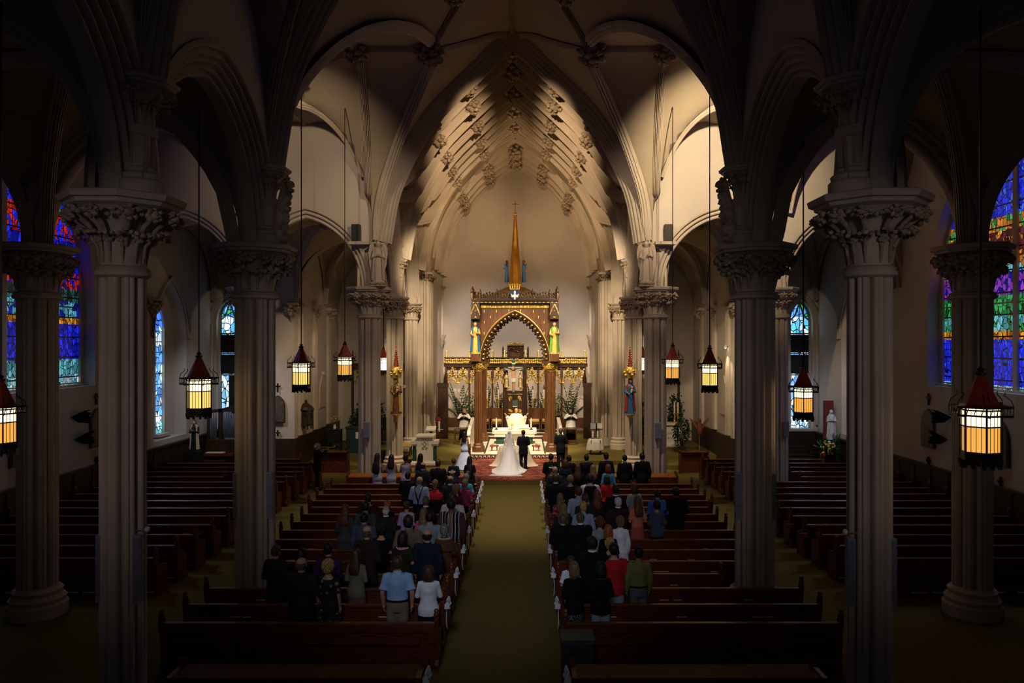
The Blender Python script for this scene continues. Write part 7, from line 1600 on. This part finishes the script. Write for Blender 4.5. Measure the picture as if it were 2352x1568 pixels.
# draped kneeler before the couple
t = thing('draped_kneeler', 'kneeler covered with a cream satin drape before the couple', 'kneeler', (0,0,0)); y = 31.75; q3 = y/F; x0, x1 = (1148-VX)*q3+CX, (1212-VX)*q3+CX
mb = MB(); rows = []
for j, (z, fl, fy) in enumerate(((1.0,0,0),(.97,.04,.04),(.7,.10,.08),(.4,.22,.14),(.22,.36,.22),(.185,.46,.28))):
    row = []
    for k in range(49):
        a = 2*PI*k/48; cx_, sx_ = math.cos(a), math.sin(a); hx, hy = (x1-x0)/2, .25; ex = abs(cx_)**.35*(1 if cx_ > 0 else -1); ey = abs(sx_)**.35*(1 if sx_ > 0 else -1); f_ = 1+.05*math.sin(11*a)*(j > 1)
        row.append(((x0+x1)/2 + ex*(hx+fl*abs(cx_)**2)*f_**.3, y + ey*(hy+fy*abs(sx_)**2)*f_, z))
    rows.append(row)
mb.grid(rows, False, False, False); mb.add(rows[0][:-1], [tuple(range(48))]); mb.build('drape', C['cream'], t, 60); mb = MB(); mb.box(x0+.1,x1-.1,y-.2,y+.2,.19,.95); mb.build('frame', OAK, t, 0)
# clergy
CHAS = M_('ivory_chasuble', (.85,.76,.58), .55, var=.04, bump=.1, bscale=9)
p = at(1186, 985, 37.0); person('priest in ivory chasuble with both hands raised behind the altar', (p.x, 37.0, .385), 1.82, 'm', 'orans', 'bald', 'greybrown', [('chasuble', CHAS), ('trousers', C['black']), ('shoes', C['black'])], PI, SKIN, 1.05, face=True)
for px, side in ((1066,'left'),(1311,'right')):
    p = at(px, 985, 37.75); person('altar server in white surplice over black cassock, hands joined, %s of the altar' % side, (p.x, 37.75, .36), 1.77, 'm', 'pray', 'short', 'grey' if px < 1180 else 'black', [('cassock', C['black']), ('surplice', WHITE), ('shoes', C['black'])], PI, SKIN if px < 1180 else SKIN2, face=True)
# musician at the left chapel
hm = person('bald man in black suit holding a horn to his lips beside the left pews', (-7.22, 27.3, 0), 1.76, 'm', 'horn', 'bald', 'white', BLACKS[:3], -1.35, SKIN, 1.05, face=True)
t = thing('trumpet', 'dark brass horn held by the bald musician', 'horn', hm.location, -1.35); mb = MB(); mb.tube([(0,.12,1.585),(0,.5,1.56)], .012, 8); mb.lathe([(.012,0),(.018,.08),(.03,.13),(.065,.17)], (0,0,0), 12, Matrix.Translation((0,.48,1.56)) @ Matrix.Rotation(-PI/2+.05,4,'X')); mb.tube([(0,.16,1.58),(0,.17,1.5),(0,.36,1.49),(0,.38,1.565)], .01, 6); mb.build('tubing', BRASS, t)
mb = MB()
for j in range(3): mb.tube([(0,.22+.03*j,1.5),(0,.22+.03*j,1.6)], .013, 8)
mb.build('valve', BRASS, t)
# ================= light =================
S.world = bpy.data.worlds.new('world'); S.world.use_nodes = True
S.world.node_tree.nodes['Background'].inputs[0].default_value = (.6, .7, 1, 1)
S.world.node_tree.nodes['Background'].inputs[1].default_value = .012
def spot(name, loc, tgt, power, col, size=40, blend=.5, rad=.12):
    l = bpy.data.lights.new(name, 'SPOT'); l.energy = power; l.color = col; l.spot_size = math.radians(size); l.spot_blend = blend; l.shadow_soft_size = rad
    o = bpy.data.objects.new(name, l); COL.objects.link(o); o.location = loc
    o.rotation_euler = (V(tgt) - V(loc)).to_track_quat('-Z', 'Y').to_euler(); return o
def point(name, loc, power, col, rad=.1):
    l = bpy.data.lights.new(name, 'POINT'); l.energy = power; l.color = col; l.shadow_soft_size = rad
    o = bpy.data.objects.new(name, l); COL.objects.link(o); o.location = loc; return o
def area(name, loc, tgt, power, col, sx, sy):
    l = bpy.data.lights.new(name, 'AREA'); l.energy = power; l.color = col; l.shape = 'RECTANGLE'; l.size = sx; l.size_y = sy
    o = bpy.data.objects.new(name, l); COL.objects.link(o); o.location = loc
    o.rotation_euler = (V(tgt) - V(loc)).to_track_quat('-Z', 'Y').to_euler(); return o
WARM, WARMER, COOL = (1, .78, .5), (1, .66, .34), (.55, .68, 1)
for sx in (-1, 1):  # spots without a fixture are added to brighten what they aim at
    r_ = sx > 0
    spot('altar_spot', (sx*.62, 26.6, 15.0), (sx*.3, 35.9, .8), 8500, WARM, 24, .5)
    spot('sanctuary_spot', (sx*3.9, 27.6, 10.6), (sx*-1.4, 38.5, 1.5), 3000, WARM, 44, .7)
    spot('steps_spot', (sx*.8, 26.4, 15.0), (sx*3.7, 32.6, .6), 5500, WARM, 26, .7)
    spot('pier_spot', (sx*1.1, 19.6, 13.6), (sx*4.3, 37.2, 6.0), 14000, WARM, 18, .9)
    spot('arch_spot', (sx*-.9, 19.2, 13.7), (sx*3.3, 37.2, 12.3), 5600, (1, .7, .4), 26, 1)
    spot('rear_fill', (sx*4.4, -3.5, 7.0), (sx*5.1, 11.0, 5.1), 430, (1, .87, .88), 32, 1, .8)  # added fill from behind the camera, lifts the near columns
    spot('wall_spot', (sx*3.4, 38.9, 7.6), (sx*1.8, 43, 5.2), 330, (1, .88, .78), 110, .9)
    spot('angel_spot', (sx*-2, 15.6, 12.4), (sx*4.8, 25.8, 9.0), 1500, (1, .78, .55), 32, 1)
    spot('aisle_spot', (sx*11.2, 26.6, 6.6), (sx*11.9, 31.2, 1.6), 330, (.85, .88, 1), 80, .9)
    spot('window_daylight', (sx*12.9, 20.3, 7.6), (sx*9.5, 21.5, 0), 240, (.6, .7, 1), 110, .9, .8)
    spot('vault_spot', (sx*3.4, 33.0, 7.5), (sx*-2.5, 38.0, 14.0), 560, WARMER, 95, .8)
    spot('vault_spot', (sx*3.0, 39.4, 8.5), (sx*-1.0, 41.0, 14.0), 90, WARMER, 110, .8)
    spot('canopy_spot', (sx*.8, 36.0, 6.6), (sx*.2, 38.9, 1.6), 380, WARM, 90, .8)
    spot('screen_spot', (sx*2.8, 38.5, 7.4), (sx*2.1, 40.6, 3.9), 900, WARM, 80, .8)
    spot('transept_spot', (sx*5.7, 19.3, 12.9), (sx*7.0, 25.9, 11.0), 2600 if r_ else 420, WARM, 74, .8)
    spot('chapel_spot', (sx*6.0, 27.6, 6.8), (sx*7.9, 33, 2.5), 420, WARM, 90, .8)
    spot('nave_spot', (sx*1.2, 21.0, 14.2), (sx*2.4, 24.0, 0), 2300, (1, .84, .64), 50, .9)
spot('rug_spot', (0, 25.0, 15.4), (0, 31.0, .8), 9500, (1, .86, .7), 22, .7)
spot('rear_fill', (-1.5, -3.5, 13.5), (-.3, 17.0, .8), 2900, (.78, .86, 1), 22, .9, 1.2)  # unseen cool fill for the daylight on the guests' backs
spot('rear_fill', (0, -3.5, 7.5), (0, 14.0, 4.9), 650, (.95, .86, .92), 40, .9, 1.5)  # added low fill from the rear for the column fronts
# ---- put every thing's empty at its own base ----
bpy.context.view_layer.update()
for o in list(COL.objects):
    if o.type == 'EMPTY' and o.parent is None and o.location.length < 1e-6 and o.children:
        pts = [ch.matrix_world @ V(c) for ch in o.children_recursive if ch.type == 'MESH' for c in ch.bound_box]
        if not pts: continue
        b = V(((min(p.x for p in pts)+max(p.x for p in pts))/2, (min(p.y for p in pts)+max(p.y for p in pts))/2, min(p.z for p in pts)))
        o.location = b
        for ch in o.children: ch.location = ch.location - b
